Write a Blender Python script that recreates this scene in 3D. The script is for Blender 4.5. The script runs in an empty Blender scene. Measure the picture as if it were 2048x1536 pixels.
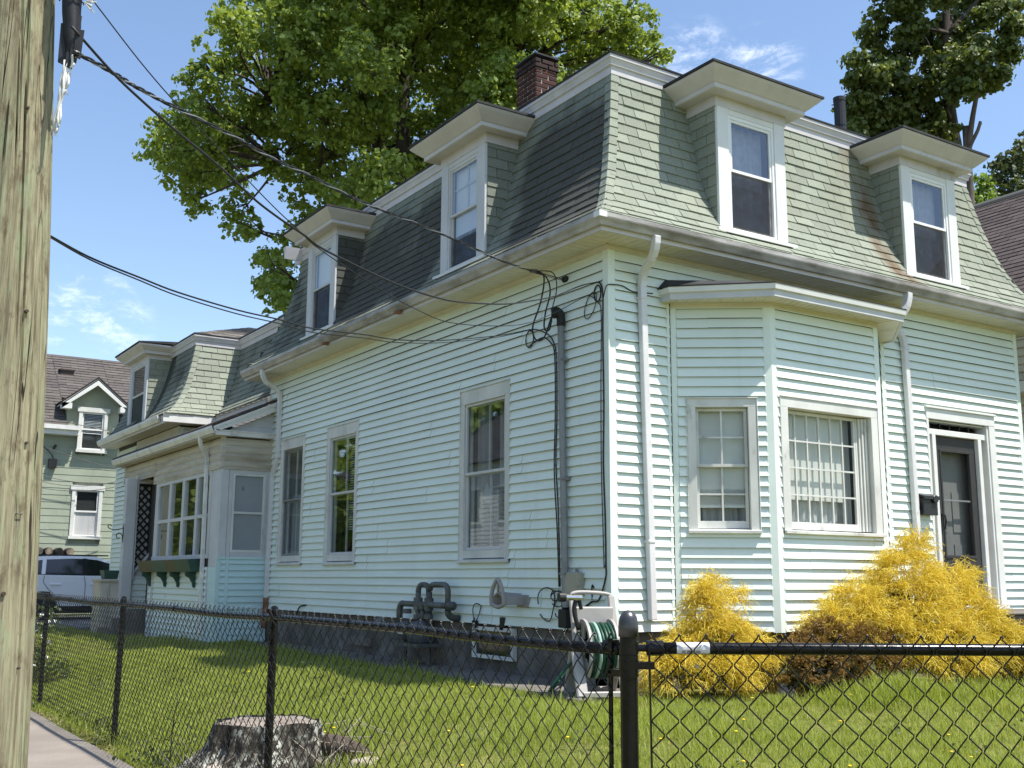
import bpy, bmesh, math, random
import numpy as np
from mathutils import Vector, Matrix

# ------------------------------------------------------------------ camera, sky, sun, exposure
SC = bpy.context.scene
COL = SC.collection
CAM_POS = Vector((-6.5759, -8.3467, 0.4918))
YAW, PITCH, ROLL = 0.5771, 0.1766, 0.0056
fwd = Vector((math.sin(YAW)*math.cos(PITCH), math.cos(YAW)*math.cos(PITCH), math.sin(PITCH)))
rgt = Vector((math.cos(YAW), -math.sin(YAW), 0.0))
upv = rgt.cross(fwd)
r2 = rgt*math.cos(ROLL) + upv*math.sin(ROLL)
u2 = -rgt*math.sin(ROLL) + upv*math.cos(ROLL)
cam_d = bpy.data.cameras.new('camera')
cam = bpy.data.objects.new('camera', cam_d)
COL.objects.link(cam)
cam.matrix_world = Matrix(((r2.x, u2.x, -fwd.x, CAM_POS.x), (r2.y, u2.y, -fwd.y, CAM_POS.y), (r2.z, u2.z, -fwd.z, CAM_POS.z), (0, 0, 0, 1)))
cam_d.sensor_fit = 'HORIZONTAL'
cam_d.sensor_width = 36.0
cam_d.lens = 2187.9*36.0/2048.0
cam_d.clip_start = 0.05
cam_d.clip_end = 3000.0
SC.camera = cam

SUN_DIR = Vector((0.62, -1.0, 2.45)).normalized()
SUN_EL = math.asin(SUN_DIR.z)
SUN_ROT = math.atan2(SUN_DIR.x, SUN_DIR.y)
EXPOSURE = 0.94
SKY_STRENGTH = 0.121
SUN_STRENGTH = 3.9

world = bpy.data.worlds.new('World')
SC.world = world
world.use_nodes = True


class G:
    """tiny node-graph helper"""
    def __init__(self, tree):
        self.t = tree
        tree.nodes.clear()

    def n(self, typ, props=None, **ins):
        nd = self.t.nodes.new(typ)
        for k, v in (props or {}).items():
            setattr(nd, k, v)
        for k, v in ins.items():
            key = int(k[1:]) if k[0] == '_' and k[1:].isdigit() else k.replace('__', ' ')
            self.set(nd.inputs[key], v)
        return nd

    def set(self, sock, v):
        if isinstance(v, bpy.types.NodeSocket):
            self.t.links.new(v, sock)
        elif isinstance(v, bpy.types.Node):
            self.t.links.new(v.outputs[0], sock)
        else:
            if isinstance(v, (tuple, list)) and len(v) == 3 and sock.type == 'RGBA':
                v = (*v, 1.0)
            sock.default_value = v

    def math(self, op, a, b=0.0, c=0.0, clamp=False):
        nd = self.n('ShaderNodeMath', {'operation': op, 'use_clamp': clamp})
        self.set(nd.inputs[0], a)
        self.set(nd.inputs[1], b)
        self.set(nd.inputs[2], c)
        return nd.outputs[0]

    def vmath(self, op, a, b=(0, 0, 0)):
        nd = self.n('ShaderNodeVectorMath', {'operation': op})
        self.set(nd.inputs[0], a)
        self.set(nd.inputs[1], b)
        return nd

    def mix(self, f, a, b, blend='MIX'):
        nd = self.n('ShaderNodeMix', {'data_type': 'RGBA', 'blend_type': blend})
        self.set(nd.inputs[0], f)
        self.set(nd.inputs[6], a)
        self.set(nd.inputs[7], b)
        return nd.outputs[2]

    def ramp(self, f, lo, hi, a=0.0, b=1.0):
        nd = self.n('ShaderNodeMapRange', {'interpolation_type': 'SMOOTHSTEP'})
        self.set(nd.inputs[0], f)
        nd.inputs[1].default_value = lo
        nd.inputs[2].default_value = hi
        nd.inputs[3].default_value = a
        nd.inputs[4].default_value = b
        return nd.outputs[0]

    def noise(self, vec, scale, detail=3.0, rough=0.55, col=False):
        nd = self.n('ShaderNodeTexNoise', Scale=scale, Detail=detail, Roughness=rough)
        if vec is not None:
            self.set(nd.inputs['Vector'], vec)
        return nd.outputs[1 if col else 0]

    def pos(self, sx=1.0, sy=1.0, sz=1.0):
        p = self.n('ShaderNodeNewGeometry').outputs['Position']
        if (sx, sy, sz) == (1.0, 1.0, 1.0):
            return p
        return self.vmath('MULTIPLY', p, (sx, sy, sz)).outputs[0]

    def xyz(self):
        s = self.n('ShaderNodeSeparateXYZ')
        self.set(s.inputs[0], self.pos())
        return s.outputs


g = G(world.node_tree)
sky = g.n('ShaderNodeTexSky')
sky.sky_type = 'NISHITA'
sky.sun_disc = False
sky.sun_elevation = SUN_EL
sky.sun_rotation = SUN_ROT
sky.altitude = 50.0
sky.air_density = 1.0
sky.dust_density = 0.6
sky.ozone_density = 1.6
dirv = g.n('ShaderNodeTexCoord').outputs['Generated']
warp = g.vmath('ADD', g.vmath('MULTIPLY', dirv, (1.0, 1.0, 2.6)).outputs[0],
               g.vmath('MULTIPLY', g.noise(dirv, 9.0, 3.0, 0.6, True), (0.10, 0.10, 0.10)).outputs[0]).outputs[0]
cl = g.noise(warp, 5.5, 8.0, 0.62)
cm = g.ramp(cl, 0.61, 0.76)
# thin fair-weather cloud banks low over the roofs
wisps = None
for d0, lo, hi, amt in (((0.197, 0.957, 0.213), 0.9984, 0.99985, 0.55), ((0.611, 0.659, 0.438), 0.9988, 0.99995, 0.55), ((0.656, 0.620, 0.431), 0.9990, 0.99997, 0.6), ((0.130, 0.958, 0.255), 0.9994, 0.99995, 0.4)):
    dn = Vector(d0).normalized()
    dot = g.vmath('DOT_PRODUCT', dirv, tuple(dn)).outputs['Value']
    m = g.math('MULTIPLY', g.ramp(dot, lo, hi), g.ramp(g.noise(warp, 16.0, 9.0, 0.7), 0.46, 0.74))
    m = g.math('MULTIPLY', m, amt)
    wisps = m if wisps is None else g.math('MAXIMUM', wisps, m)
allc = g.math('MAXIMUM', wisps, g.math('MULTIPLY', cm, 0.0))
skc = g.mix(allc, sky.outputs[0], (7.6, 7.8, 8.0))
bg = g.n('ShaderNodeBackground', Color=skc, Strength=SKY_STRENGTH)
g.n('ShaderNodeOutputWorld', Surface=bg)

sun_d = bpy.data.lights.new('sun', 'SUN')
sun_d.energy = SUN_STRENGTH
sun_d.angle = math.radians(0.53)
sun_d.color = (1.0, 0.955, 0.88)
sun = bpy.data.objects.new('sun', sun_d)
COL.objects.link(sun)
sun.rotation_euler = SUN_DIR.to_track_quat('Z', 'Y').to_euler()
sun.location = (5, -10, 30)

SC.view_settings.view_transform = 'Standard'
SC.view_settings.look = 'None'
SC.view_settings.exposure = EXPOSURE
SC.view_settings.gamma = 1.0
SC.view_settings.use_curve_mapping = False
SC.render.engine = 'CYCLES'

# ------------------------------------------------------------------ materials


def new_mat(name):
    m = bpy.data.materials.new(name)
    m.use_nodes = True
    return m, G(m.node_tree)


def finish(g, col, rough=0.6, metal=0.0, bump=None, bstr=0.3, bdist=0.01, spec=0.5, extra=None):
    b = g.n('ShaderNodeBsdfPrincipled', Roughness=rough, Metallic=metal)
    g.set(b.inputs['Base Color'], col)
    b.inputs['Specular IOR Level'].default_value = spec
    if bump is not None:
        bp_ = g.n('ShaderNodeBump', Strength=bstr, Distance=bdist, Height=bump)
        g.set(b.inputs['Normal'], bp_)
    for k, v in (extra or {}).items():
        g.set(b.inputs[k], v)
    g.n('ShaderNodeOutputMaterial', Surface=b)
    return b


def simple(name, c, rough=0.6, metal=0.0, var=0.12, scale=3.0, dirt=None, dscale=1.2, dlo=0.5, dhi=0.75, fine=40.0, bstr=0.15, spec=0.4, stretch=(1, 1, 1)):
    """base colour with soft large-scale variation, optional grime patches and fine relief"""
    m, g = new_mat(name)
    n1 = g.noise(g.pos(*stretch), scale, 4.0)
    lo = tuple(x*(1-var) for x in c)
    hi = tuple(min(1.0, x*(1+var)) for x in c)
    col = g.mix(g.ramp(n1, 0.3, 0.7), lo, hi)
    if dirt:
        n2 = g.noise(g.pos(*stretch), dscale, 6.0, 0.65)
        col = g.mix(g.ramp(n2, dlo, dhi), col, dirt)
    nf = g.noise(g.pos(), fine, 3.0)
    finish(g, col, rough, metal, nf, bstr, 0.004, spec)
    return m


M = {}


def vinyl(name, c):
    m, g = new_mat(name)
    p = g.pos()
    o = g.xyz()
    n1 = g.noise(g.pos(1, 1, 4), 0.9, 4.0)
    col = g.mix(g.ramp(n1, 0.35, 0.7), tuple(x*0.94 for x in c), c)
    # chalky streaks running down and a yellow-green tint high up under the eaves
    st = g.ramp(g.noise(g.pos(5, 5, 0.35), 1.6, 5.0, 0.6), 0.5, 0.8)
    col = g.mix(g.math('MULTIPLY', st, 0.16), col, (0.50, 0.52, 0.46))
    hz = g.math('MULTIPLY', g.ramp(o[2], 2.9, 3.75), g.ramp(g.noise(g.pos(1, 1, 2), 1.3, 4.0), 0.35, 0.7))
    col = g.mix(g.math('MULTIPLY', hz, 0.22), col, (0.56, 0.60, 0.42))
    hz2 = g.math('MULTIPLY', g.ramp(o[2], 0.55, 0.05), g.ramp(g.noise(g.pos(1, 1, 3), 2.2, 5.0), 0.45, 0.75))
    col = g.mix(g.math('MULTIPLY', hz2, 0.22), col, (0.42, 0.44, 0.36))
    nf = g.noise(g.pos(1, 1, 6), 55.0, 3.0)
    wav = g.noise(p, 2.2, 2.0)
    hgt = g.math('ADD', g.math('MULTIPLY', nf, 0.12), wav)
    finish(g, col, 0.50, 0.0, hgt, 0.25, 0.006, 0.35)
    return m


M['vinyl'] = vinyl('aqua_vinyl', (0.775, 0.855, 0.785))
M['vinyl_trim'] = vinyl('aqua_corner_trim', (0.775, 0.855, 0.785))
M['vinyl_blue'] = vinyl('blue_porch_vinyl', (0.56, 0.74, 0.745))
M['white'] = simple('white_painted_trim', (0.70, 0.70, 0.67), 0.5, var=0.05, dirt=(0.42, 0.40, 0.34), dscale=2.2, dlo=0.62, dhi=0.85)
M['vinylwhite'] = simple('white_vinyl_sash', (0.78, 0.78, 0.77), 0.4, var=0.03)
M['oldwhite'] = simple('weathered_white_wood', (0.62, 0.62, 0.58), 0.75, var=0.10, dirt=(0.30, 0.285, 0.25), dscale=5.0, dlo=0.56, dhi=0.78, fine=70, bstr=0.4, stretch=(1, 1, 0.5))
M['gutter'] = simple('stained_gutter', (0.43, 0.41, 0.385), 0.45, var=0.14, dirt=(0.17, 0.155, 0.135), dscale=2.2, dlo=0.38, dhi=0.72, stretch=(.6, .6, 2))
M['gutter_w'] = simple('white_gutter', (0.70, 0.695, 0.66), 0.45, var=0.08, dirt=(0.36, 0.33, 0.28), dscale=2.2, dlo=0.5, dhi=0.8)
M['downspout'] = simple('pale_downspout', (0.66, 0.65, 0.645), 0.4, var=0.06, dirt=(0.45, 0.42, 0.38), dscale=3.0, dlo=0.58, dhi=0.8)
M['soffit'] = simple('cream_soffit', (0.66, 0.62, 0.52), 0.55, var=0.06, dirt=(0.45, 0.42, 0.32), dscale=1.5, dlo=0.55, dhi=0.8)
M['cornice'] = simple('ivory_cornice', (0.55, 0.525, 0.52), 0.5, var=0.06, dirt=(0.36, 0.33, 0.30), dscale=1.6, dlo=0.55, dhi=0.8)
M['roofedge'] = simple('black_roof_edge', (0.035, 0.035, 0.037), 0.9, var=0.4)
M['porchbeige'] = simple('stained_beige_siding', (0.52, 0.475, 0.39), 0.6, var=0.10, dirt=(0.31, 0.26, 0.18), dscale=0.6, dlo=0.40, dhi=0.75, stretch=(1, 1, 7))
M['porchgrey'] = simple('grey_white_porch_wood', (0.55, 0.555, 0.56), 0.6, var=0.06)
M['mortar'] = simple('pale_mortar', (0.42, 0.38, 0.34), 0.95, var=0.2, scale=9)
M['foundation'] = simple('rough_old_foundation', (0.150, 0.138, 0.120), 0.95, var=0.45, scale=2.2, dirt=(0.09, 0.08, 0.07), dscale=3.5, dlo=0.45, dhi=0.65, fine=30, bstr=0.9)
M['concrete'] = simple('worn_concrete', (0.155, 0.14, 0.12), 0.9, var=0.22, scale=1.7, dirt=(0.16, 0.15, 0.13), dscale=2.2, fine=60, bstr=0.5)
M['sidewalk'] = simple('pale_sidewalk', (0.25, 0.215, 0.18), 0.9, var=0.14, scale=1.4, dirt=(0.16, 0.145, 0.125), dscale=90, dlo=0.50, dhi=0.70, fine=160, bstr=0.9)
M['asphalt'] = simple('driveway_asphalt', (0.20, 0.195, 0.19), 0.9, var=0.25, fine=90, bstr=0.5)
M['dark'] = simple('dark_shade_backing', (0.06, 0.058, 0.055), 0.9)  # dark colour stands in for shade in rooms and siding lap gaps
M['black'] = simple('black_plastic', (0.014, 0.014, 0.015), 0.5, var=0.3)
M['mailblack'] = simple('black_painted_steel', (0.02, 0.02, 0.022), 0.35, var=0.2)
M['cable'] = simple('black_cable', (0.016, 0.016, 0.018), 0.5, var=0.3)
M['cablegrey'] = simple('bare_grey_strand', (0.33, 0.33, 0.33), 0.4, 0.6)
M['conduit'] = simple('grey_conduit', (0.25, 0.255, 0.26), 0.5, 0.3, var=0.15, dirt=(0.15, 0.15, 0.14), dscale=3, stretch=(1, 1, .4))
M['gaspipe'] = simple('grey_painted_gas_pipe', (0.105, 0.11, 0.105), 0.55, 0.2, var=0.35, scale=7, dirt=(0.13, 0.10, 0.075), dscale=6)
M['gasmeter'] = simple('blue_grey_meter', (0.12, 0.135, 0.15), 0.5, 0.2, var=0.25)
M['nid'] = simple('tan_utility_box', (0.34, 0.325, 0.25), 0.55, var=0.08)
M['taupe'] = simple('taupe_plastic', (0.33, 0.305, 0.285), 0.5, var=0.07)
M['reel'] = simple('grey_tan_plastic', (0.34, 0.32, 0.30), 0.5, var=0.08)
M['hose'] = simple('green_hose', (0.012, 0.06, 0.035), 0.4, var=0.3)
M['hosestripe'] = simple('pale_green_hose_stripe', (0.30, 0.45, 0.38), 0.45)
M['chrome'] = simple('worn_chrome', (0.55, 0.55, 0.55), 0.25, 0.9)
M['door'] = simple('charcoal_storm_door', (0.042, 0.040, 0.040), 0.42, var=0.1)
M['curtain'] = simple('grey_curtain', (0.46, 0.46, 0.45), 0.9, var=0.15, stretch=(3, 3, .2))
M['lace'] = simple('white_lace_curtain', (0.62, 0.62, 0.60), 0.9, var=0.12, scale=8)
M['shade'] = simple('cream_roller_shade', (0.78, 0.77, 0.73), 0.85, var=0.04)
M['dormershade'] = simple('off_white_dormer_shade', (0.66, 0.65, 0.63), 0.85, var=0.05)
M['frost'] = simple('frosted_panel', (0.27, 0.295, 0.31), 0.35, var=0.05, scale=2)
M['screen'] = simple('insect_screen', (0.035, 0.035, 0.038), 0.8)
M['copper'] = simple('rusty_drain_pipe', (0.22, 0.10, 0.055), 0.8, var=0.4, scale=9)
M['fence'] = simple('black_fence_paint', (0.007, 0.0068, 0.0066), 0.20, var=0.3, scale=12, spec=0.25)
M['wire'] = simple('black_coated_wire', (0.010, 0.010, 0.010), 0.30, var=0.2)
M['capm'] = simple('worn_aluminium_cap', (0.085, 0.085, 0.087), 0.34, 0.6, var=0.35, scale=14)
M['sticker'] = simple('silver_sticker', (0.62, 0.62, 0.62), 0.5)
M['stickergrey'] = simple('grey_print', (0.24, 0.23, 0.21), 0.6)
M['blackcloth'] = simple('black_wrap', (0.012, 0.012, 0.013), 0.5, var=0.4, scale=20)
M['rope'] = simple('white_rope', (0.66, 0.65, 0.60), 0.9, var=0.12, scale=30)
M['rock'] = simple('pale_rock', (0.44, 0.38, 0.33), 0.9, var=0.2, scale=6, fine=40, bstr=0.5)
M['greyrock'] = simple('grey_rock', (0.33, 0.31, 0.29), 0.9, var=0.3, scale=8, fine=30, bstr=0.9)
M['neigh'] = simple('sage_green_shingle_siding', (0.31, 0.345, 0.265), 0.8, var=0.09, scale=1.5, dirt=(0.33, 0.35, 0.26), dscale=0.9, stretch=(1, 1, 1))  # base colour darkened in place of tree shade on the wall
M['neigh2'] = simple('beige_siding', (0.52, 0.48, 0.38), 0.7, var=0.06)
M['pipeblack'] = simple('black_vent_pipe', (0.028, 0.028, 0.03), 0.5, 0.3)
M['planter'] = simple('dark_green_planter', (0.03, 0.075, 0.055), 0.5)
M['planter2'] = simple('olive_planter', (0.095, 0.085, 0.045), 0.6)
M['cabinet'] = simple('beige_cabinet', (0.46, 0.42, 0.36), 0.6)
M['car'] = simple('white_car_paint', (0.80, 0.81, 0.82), 0.18, var=0.01, bstr=0.0, spec=0.6)
M['carblack'] = simple('car_black_trim', (0.012, 0.012, 0.013), 0.3)
M['tyre'] = simple('tyre_rubber', (0.02, 0.02, 0.02), 0.85)
M['alloy'] = simple('alloy_wheel', (0.35, 0.35, 0.36), 0.35, 0.8)
M['wood_end'] = simple('log_end_grain', (0.36, 0.27, 0.19), 0.9, var=0.2, scale=12)
M['bark'] = simple('tree_bark', (0.055, 0.045, 0.036), 0.95, var=0.4, scale=6, fine=25, bstr=1.0, stretch=(1, 1, .3))
M['branchgrey'] = simple('dead_branch', (0.12, 0.10, 0.085), 0.95, var=0.3)
M['soil'] = simple('mulch_soil', (0.085, 0.062, 0.042), 1.0, var=0.4, scale=12, fine=50, bstr=1.0)
M['carglass'] = simple('dark_car_glass', (0.015, 0.018, 0.018), 0.06, var=0.1, bstr=0.0, spec=0.7)


def glass(name, tint, base, gain=0.22, spec_rough=0.02):
    m, g = new_mat(name)
    lw = g.n('ShaderNodeFresnel', IOR=1.5)
    fac = g.math('ADD', g.math('MULTIPLY', lw, gain), base, clamp=True)
    wob = g.noise(g.pos(), 2.2, 2.0)
    bp_ = g.n('ShaderNodeBump', Strength=0.02, Distance=0.02, Height=wob)
    tr = g.n('ShaderNodeBsdfTransparent', Color=tint)
    gl = g.n('ShaderNodeBsdfGlossy', Color=(0.95, 0.97, 1.0), Roughness=spec_rough, Normal=bp_)
    mx = g.n('ShaderNodeMixShader', _0=fac, _1=tr, _2=gl)
    g.n('ShaderNodeOutputMaterial', Surface=mx)
    return m


M['glass'] = glass('window_glass', (0.84, 0.87, 0.86), 0.0)
M['innerglass'] = glass('inner_window_glass', (0.86, 0.88, 0.87), 0.0, 0.08)
M['stormglass'] = glass('storm_window_glass', (0.74, 0.78, 0.79), 0.015)
M['blueglass'] = glass('dormer_glass', (0.62, 0.64, 0.69), 0.14)


def shingle_mat(name, c, stain, region):
    m, g = new_mat(name)
    oi = g.n('ShaderNodeObjectInfo').outputs['Random']
    ri = g.n('ShaderNodeNewGeometry').outputs['Random Per Island']
    rnd = g.math('FRACT', g.math('ADD', g.math('MULTIPLY', oi, 7.31), ri))
    o = g.xyz()
    col = g.mix(rnd, tuple(x*0.84 for x in c), tuple(x*1.14 for x in c))
    big = g.noise(g.pos(), 1.1, 4.0)
    col = g.mix(g.math('MULTIPLY', g.ramp(big, 0.4, 0.7), 0.35), col, (c[0]*1.12, c[1]*1.02, c[2]*0.86))
    grain = g.noise(g.pos(), 150.0, 2.0, 0.7)
    col = g.mix(g.ramp(grain, 0.3, 0.72), g.mix(0.42, col, (0.03, 0.035, 0.03)), g.mix(0.16, col, (0.55, 0.58, 0.5)))
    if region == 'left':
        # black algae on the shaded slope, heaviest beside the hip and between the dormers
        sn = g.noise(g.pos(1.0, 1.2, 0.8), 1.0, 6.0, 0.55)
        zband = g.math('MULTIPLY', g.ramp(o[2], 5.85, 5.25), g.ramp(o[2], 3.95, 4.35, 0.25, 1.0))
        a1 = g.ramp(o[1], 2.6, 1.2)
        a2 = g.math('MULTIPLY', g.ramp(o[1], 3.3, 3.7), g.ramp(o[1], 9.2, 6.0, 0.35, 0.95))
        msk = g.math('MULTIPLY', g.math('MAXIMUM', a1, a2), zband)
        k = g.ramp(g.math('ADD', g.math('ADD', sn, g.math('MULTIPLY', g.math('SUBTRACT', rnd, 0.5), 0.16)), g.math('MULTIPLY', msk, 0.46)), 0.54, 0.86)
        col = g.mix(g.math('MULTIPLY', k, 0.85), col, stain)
    else:
        # rust wash below the second dormer's near cheek
        ctr = g.math('ADD', 4.30, g.math('MULTIPLY', g.math('SUBTRACT', 4.2, o[2]), 0.10))
        dd = g.math('ABSOLUTE', g.math('SUBTRACT', o[0], ctr))
        k = g.math('MULTIPLY', g.ramp(dd, 0.34, 0.02), g.ramp(o[2], 5.8, 5.2, 0.55, 1.0))
        k = g.math('MULTIPLY', k, g.ramp(g.noise(g.pos(1, 1, .4), 4.0, 5.0), 0.25, 0.62))
        col = g.mix(g.math('MULTIPLY', k, 0.85), col, (0.13, 0.07, 0.035))
        k2 = g.math('MULTIPLY', g.ramp(g.noise(g.pos(1, 1, .4), 0.9, 5.0), 0.5, 0.75), 0.35)
        col = g.mix(k2, col, stain)
    finish(g, col, 0.92, 0.0, grain, 0.5, 0.004, 0.25)
    return m


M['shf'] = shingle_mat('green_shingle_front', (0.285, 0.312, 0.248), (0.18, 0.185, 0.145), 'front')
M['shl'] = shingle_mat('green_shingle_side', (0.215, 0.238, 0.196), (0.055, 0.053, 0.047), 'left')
M['deck'] = simple('roof_underlay', (0.05, 0.06, 0.05), 0.95)


def rand_mat(name, a, b, rough=0.9, grain=60.0, bstr=0.4):
    m, g = new_mat(name)
    oi = g.n('ShaderNodeObjectInfo').outputs['Random']
    ri = g.n('ShaderNodeNewGeometry').outputs['Random Per Island']
    rnd = g.math('FRACT', g.math('ADD', g.math('MULTIPLY', oi, 7.31), ri))
    gr = g.noise(g.pos(), grain, 3.0, 0.6)
    col = g.mix(rnd, a, b)
    col = g.mix(g.math('MULTIPLY', g.ramp(gr, 0.35, 0.7), 0.35), col, tuple(x*0.45 for x in a))
    finish(g, col, rough, 0.0, gr, bstr, 0.004, 0.3)
    return m


M['brick'] = rand_mat('dark_red_brick', (0.050, 0.020, 0.017), (0.105, 0.040, 0.032))
M['brickcap'] = rand_mat('sooty_brick', (0.035, 0.022, 0.02), (0.06, 0.032, 0.028))
M['roofbrown'] = rand_mat('brown_asphalt_shingle', (0.088, 0.078, 0.072), (0.135, 0.120, 0.110))
M['roofdark'] = rand_mat('dark_brown_shingle', (0.070, 0.055, 0.052), (0.105, 0.083, 0.078))
M['roofgrey'] = rand_mat('grey_tan_shingle', (0.22, 0.20, 0.175), (0.33, 0.30, 0.27))


def leaf_mat(name, a, b, trans=0.35, rough=0.5):
    m, g = new_mat(name)
    ri = g.n('ShaderNodeNewGeometry').outputs['Random Per Island']
    big = g.noise(g.pos(), 0.8, 3.0)
    f = g.math('ADD', g.math('MULTIPLY', ri, 0.6), g.math('MULTIPLY', big, 0.4))
    col = g.mix(f, a, b)
    pb = g.n('ShaderNodeBsdfPrincipled', Roughness=rough)
    g.set(pb.inputs['Base Color'], col)
    pb.inputs['Specular IOR Level'].default_value = 0.45
    tl = g.n('ShaderNodeBsdfTranslucent', Color=g.mix(0.5, col, (b[0]*1.6, b[1]*1.5, b[2]*0.6)))
    mx = g.n('ShaderNodeMixShader', _0=trans, _1=pb, _2=tl)
    g.n('ShaderNodeOutputMaterial', Surface=mx)
    return m


M['maple'] = leaf_mat('maple_leaves', (0.060, 0.105, 0.016), (0.31, 0.40, 0.075), 0.38)
M['darkleaf'] = leaf_mat('dark_green_leaves', (0.045, 0.072, 0.018), (0.16, 0.205, 0.05), 0.34)
M['lightleaf'] = leaf_mat('lime_green_leaves', (0.10, 0.18, 0.02), (0.20, 0.30, 0.035), 0.4)
M['olivleaf'] = leaf_mat('olive_leaves', (0.045, 0.065, 0.022), (0.11, 0.14, 0.05), 0.3)
M['gold'] = leaf_mat('golden_thread_foliage', (0.34, 0.265, 0.022), (0.88, 0.70, 0.105), 0.24, 0.6)
M['goldcore'] = leaf_mat('inner_brown_green_twigs', (0.03, 0.035, 0.01), (0.10, 0.085, 0.02), 0.1, 0.8)
M['rust'] = leaf_mat('rusty_evergreen_foliage', (0.12, 0.070, 0.02), (0.36, 0.225, 0.07), 0.22, 0.7)
M['grass'] = leaf_mat('lawn_grass', (0.155, 0.215, 0.030), (0.43, 0.49, 0.105), 0.42, 0.55)
M['straw'] = leaf_mat('dry_grass', (0.22, 0.17, 0.08), (0.40, 0.33, 0.18), 0.2, 0.8)
M['flower'] = simple('yellow_petals', (0.75, 0.52, 0.02), 0.7)
M['whitepetal'] = simple('white_petals', (0.78, 0.78, 0.75), 0.7)
M['twig'] = simple('dry_twigs', (0.28, 0.24, 0.19), 0.9)


def lawn_mat():
    m, g = new_mat('lawn_ground')
    n1 = g.noise(g.pos(), 1.1, 5.0, 0.6)
    n2 = g.noise(g.pos(), 14.0, 4.0, 0.6)
    col = g.mix(g.ramp(n2, 0.3, 0.7), (0.085, 0.105, 0.022), (0.17, 0.165, 0.05))
    col = g.mix(g.ramp(n1, 0.55, 0.75), col, (0.27, 0.24, 0.10))
    finish(g, col, 1.0, 0.0, n2, 0.8, 0.02, 0.1)
    return m


M['lawn'] = lawn_mat()


def pole_mat():
    m, g = new_mat('weathered_pole_wood')
    fib = g.noise(g.pos(38, 38, 1.0), 1.5, 7.0, 0.68)
    fib2 = g.noise(g.pos(120, 120, 3.0), 1.2, 5.0, 0.65)
    blot = g.noise(g.pos(7, 7, 1.6), 1.9, 7.0, 0.68)
    blot2 = g.noise(g.pos(9.0, 9.0, 3.5), 1.5, 7.0, 0.68)
    col = g.mix(g.ramp(fib, 0.28, 0.70), (0.135, 0.112, 0.072), (0.360, 0.330, 0.205))
    col = g.mix(g.math('MULTIPLY', g.ramp(blot, 0.48, 0.66), 0.75), col, (0.270, 0.310, 0.180))
    col = g.mix(g.math('MULTIPLY', g.ramp(blot2, 0.50, 0.66), 0.72), col, (0.095, 0.066, 0.038))
    col = g.mix(g.math('MULTIPLY', g.ramp(fib2, 0.52, 0.74), 0.45), col, (0.43, 0.40, 0.275))
    # long drying checks
    ck = g.noise(g.pos(16, 16, 0.16), 1.0, 2.0, 0.4)
    ckm = g.math('MULTIPLY', g.ramp(g.math('ABSOLUTE', g.math('SUBTRACT', ck, 0.5)), 0.010, 0.002), g.ramp(g.noise(g.pos(2, 2, 0.7), 1.3), 0.45, 0.55))
    col = g.mix(ckm, col, (0.028, 0.020, 0.013))
    hgt = g.math('SUBTRACT', g.math('ADD', g.math('MULTIPLY', fib, 0.7), g.math('MULTIPLY', fib2, 0.3)), g.math('MULTIPLY', ckm, 1.6))
    finish(g, col, 0.88, 0.0, hgt, 0.85, 0.010, 0.2)
    return m


M['pole'] = pole_mat()


def stump_mat():
    m, g = new_mat('lichen_stump_bark')
    v = g.noise(g.pos(26, 26, 6), 1.0, 5.0, 0.65)
    lich = g.noise(g.pos(1, 1, 0.8), 22.0, 5.0, 0.7)
    msk = g.ramp(g.noise(g.pos(), 4.5, 3.0), 0.40, 0.60)
    col = g.mix(g.ramp(v, 0.3, 0.7), (0.012, 0.010, 0.009), (0.085, 0.07, 0.055))
    col = g.mix(g.math('MULTIPLY', g.ramp(lich, 0.46, 0.57), msk), col, (0.46, 0.47, 0.40))
    finish(g, col, 0.95, 0.0, v, 1.0, 0.03, 0.2)
    return m


M['stump'] = stump_mat()
M['stumptop'] = simple('grey_cut_wood', (0.235, 0.20, 0.165), 0.9, var=0.25, scale=9, dirt=(0.17, 0.13, 0.10), dscale=7, fine=60, bstr=0.6)
M['rootbrown'] = simple('exposed_root_bark', (0.075, 0.055, 0.042), 0.95, var=0.4, scale=15, fine=40, bstr=0.8)

# ------------------------------------------------------------------ mesh helpers
Z3 = Vector((0, 0, 1))


class Fr:
    """wall frame: u along the wall, n outward, z up"""
    def __init__(self, O, U, N):
        self.O, self.U, self.N = Vector(O), Vector(U).normalized(), Vector(N).normalized()

    def p(self, u, n, z):
        return self.O + self.U*u + self.N*n + Z3*z


SINGLY = {'porch_trim', 'base_bar', 'porch_rail', 'strap', 'porch_post', 'gutter_bracket', 'window_casing', 'knot', 'staple', 'cloth_tail', 'door_seam', 'eave', 'transom_bar', 'fitting', 'pent_trim', 'roof_cornice_end', 'inner_corner_trim', 'cable_end', 'brace_band', 'rail_end_cup', 'wire_hook'}
WORLD = Fr((0, 0, 0), (1, 0, 0), (0, 1, 0))


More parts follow.
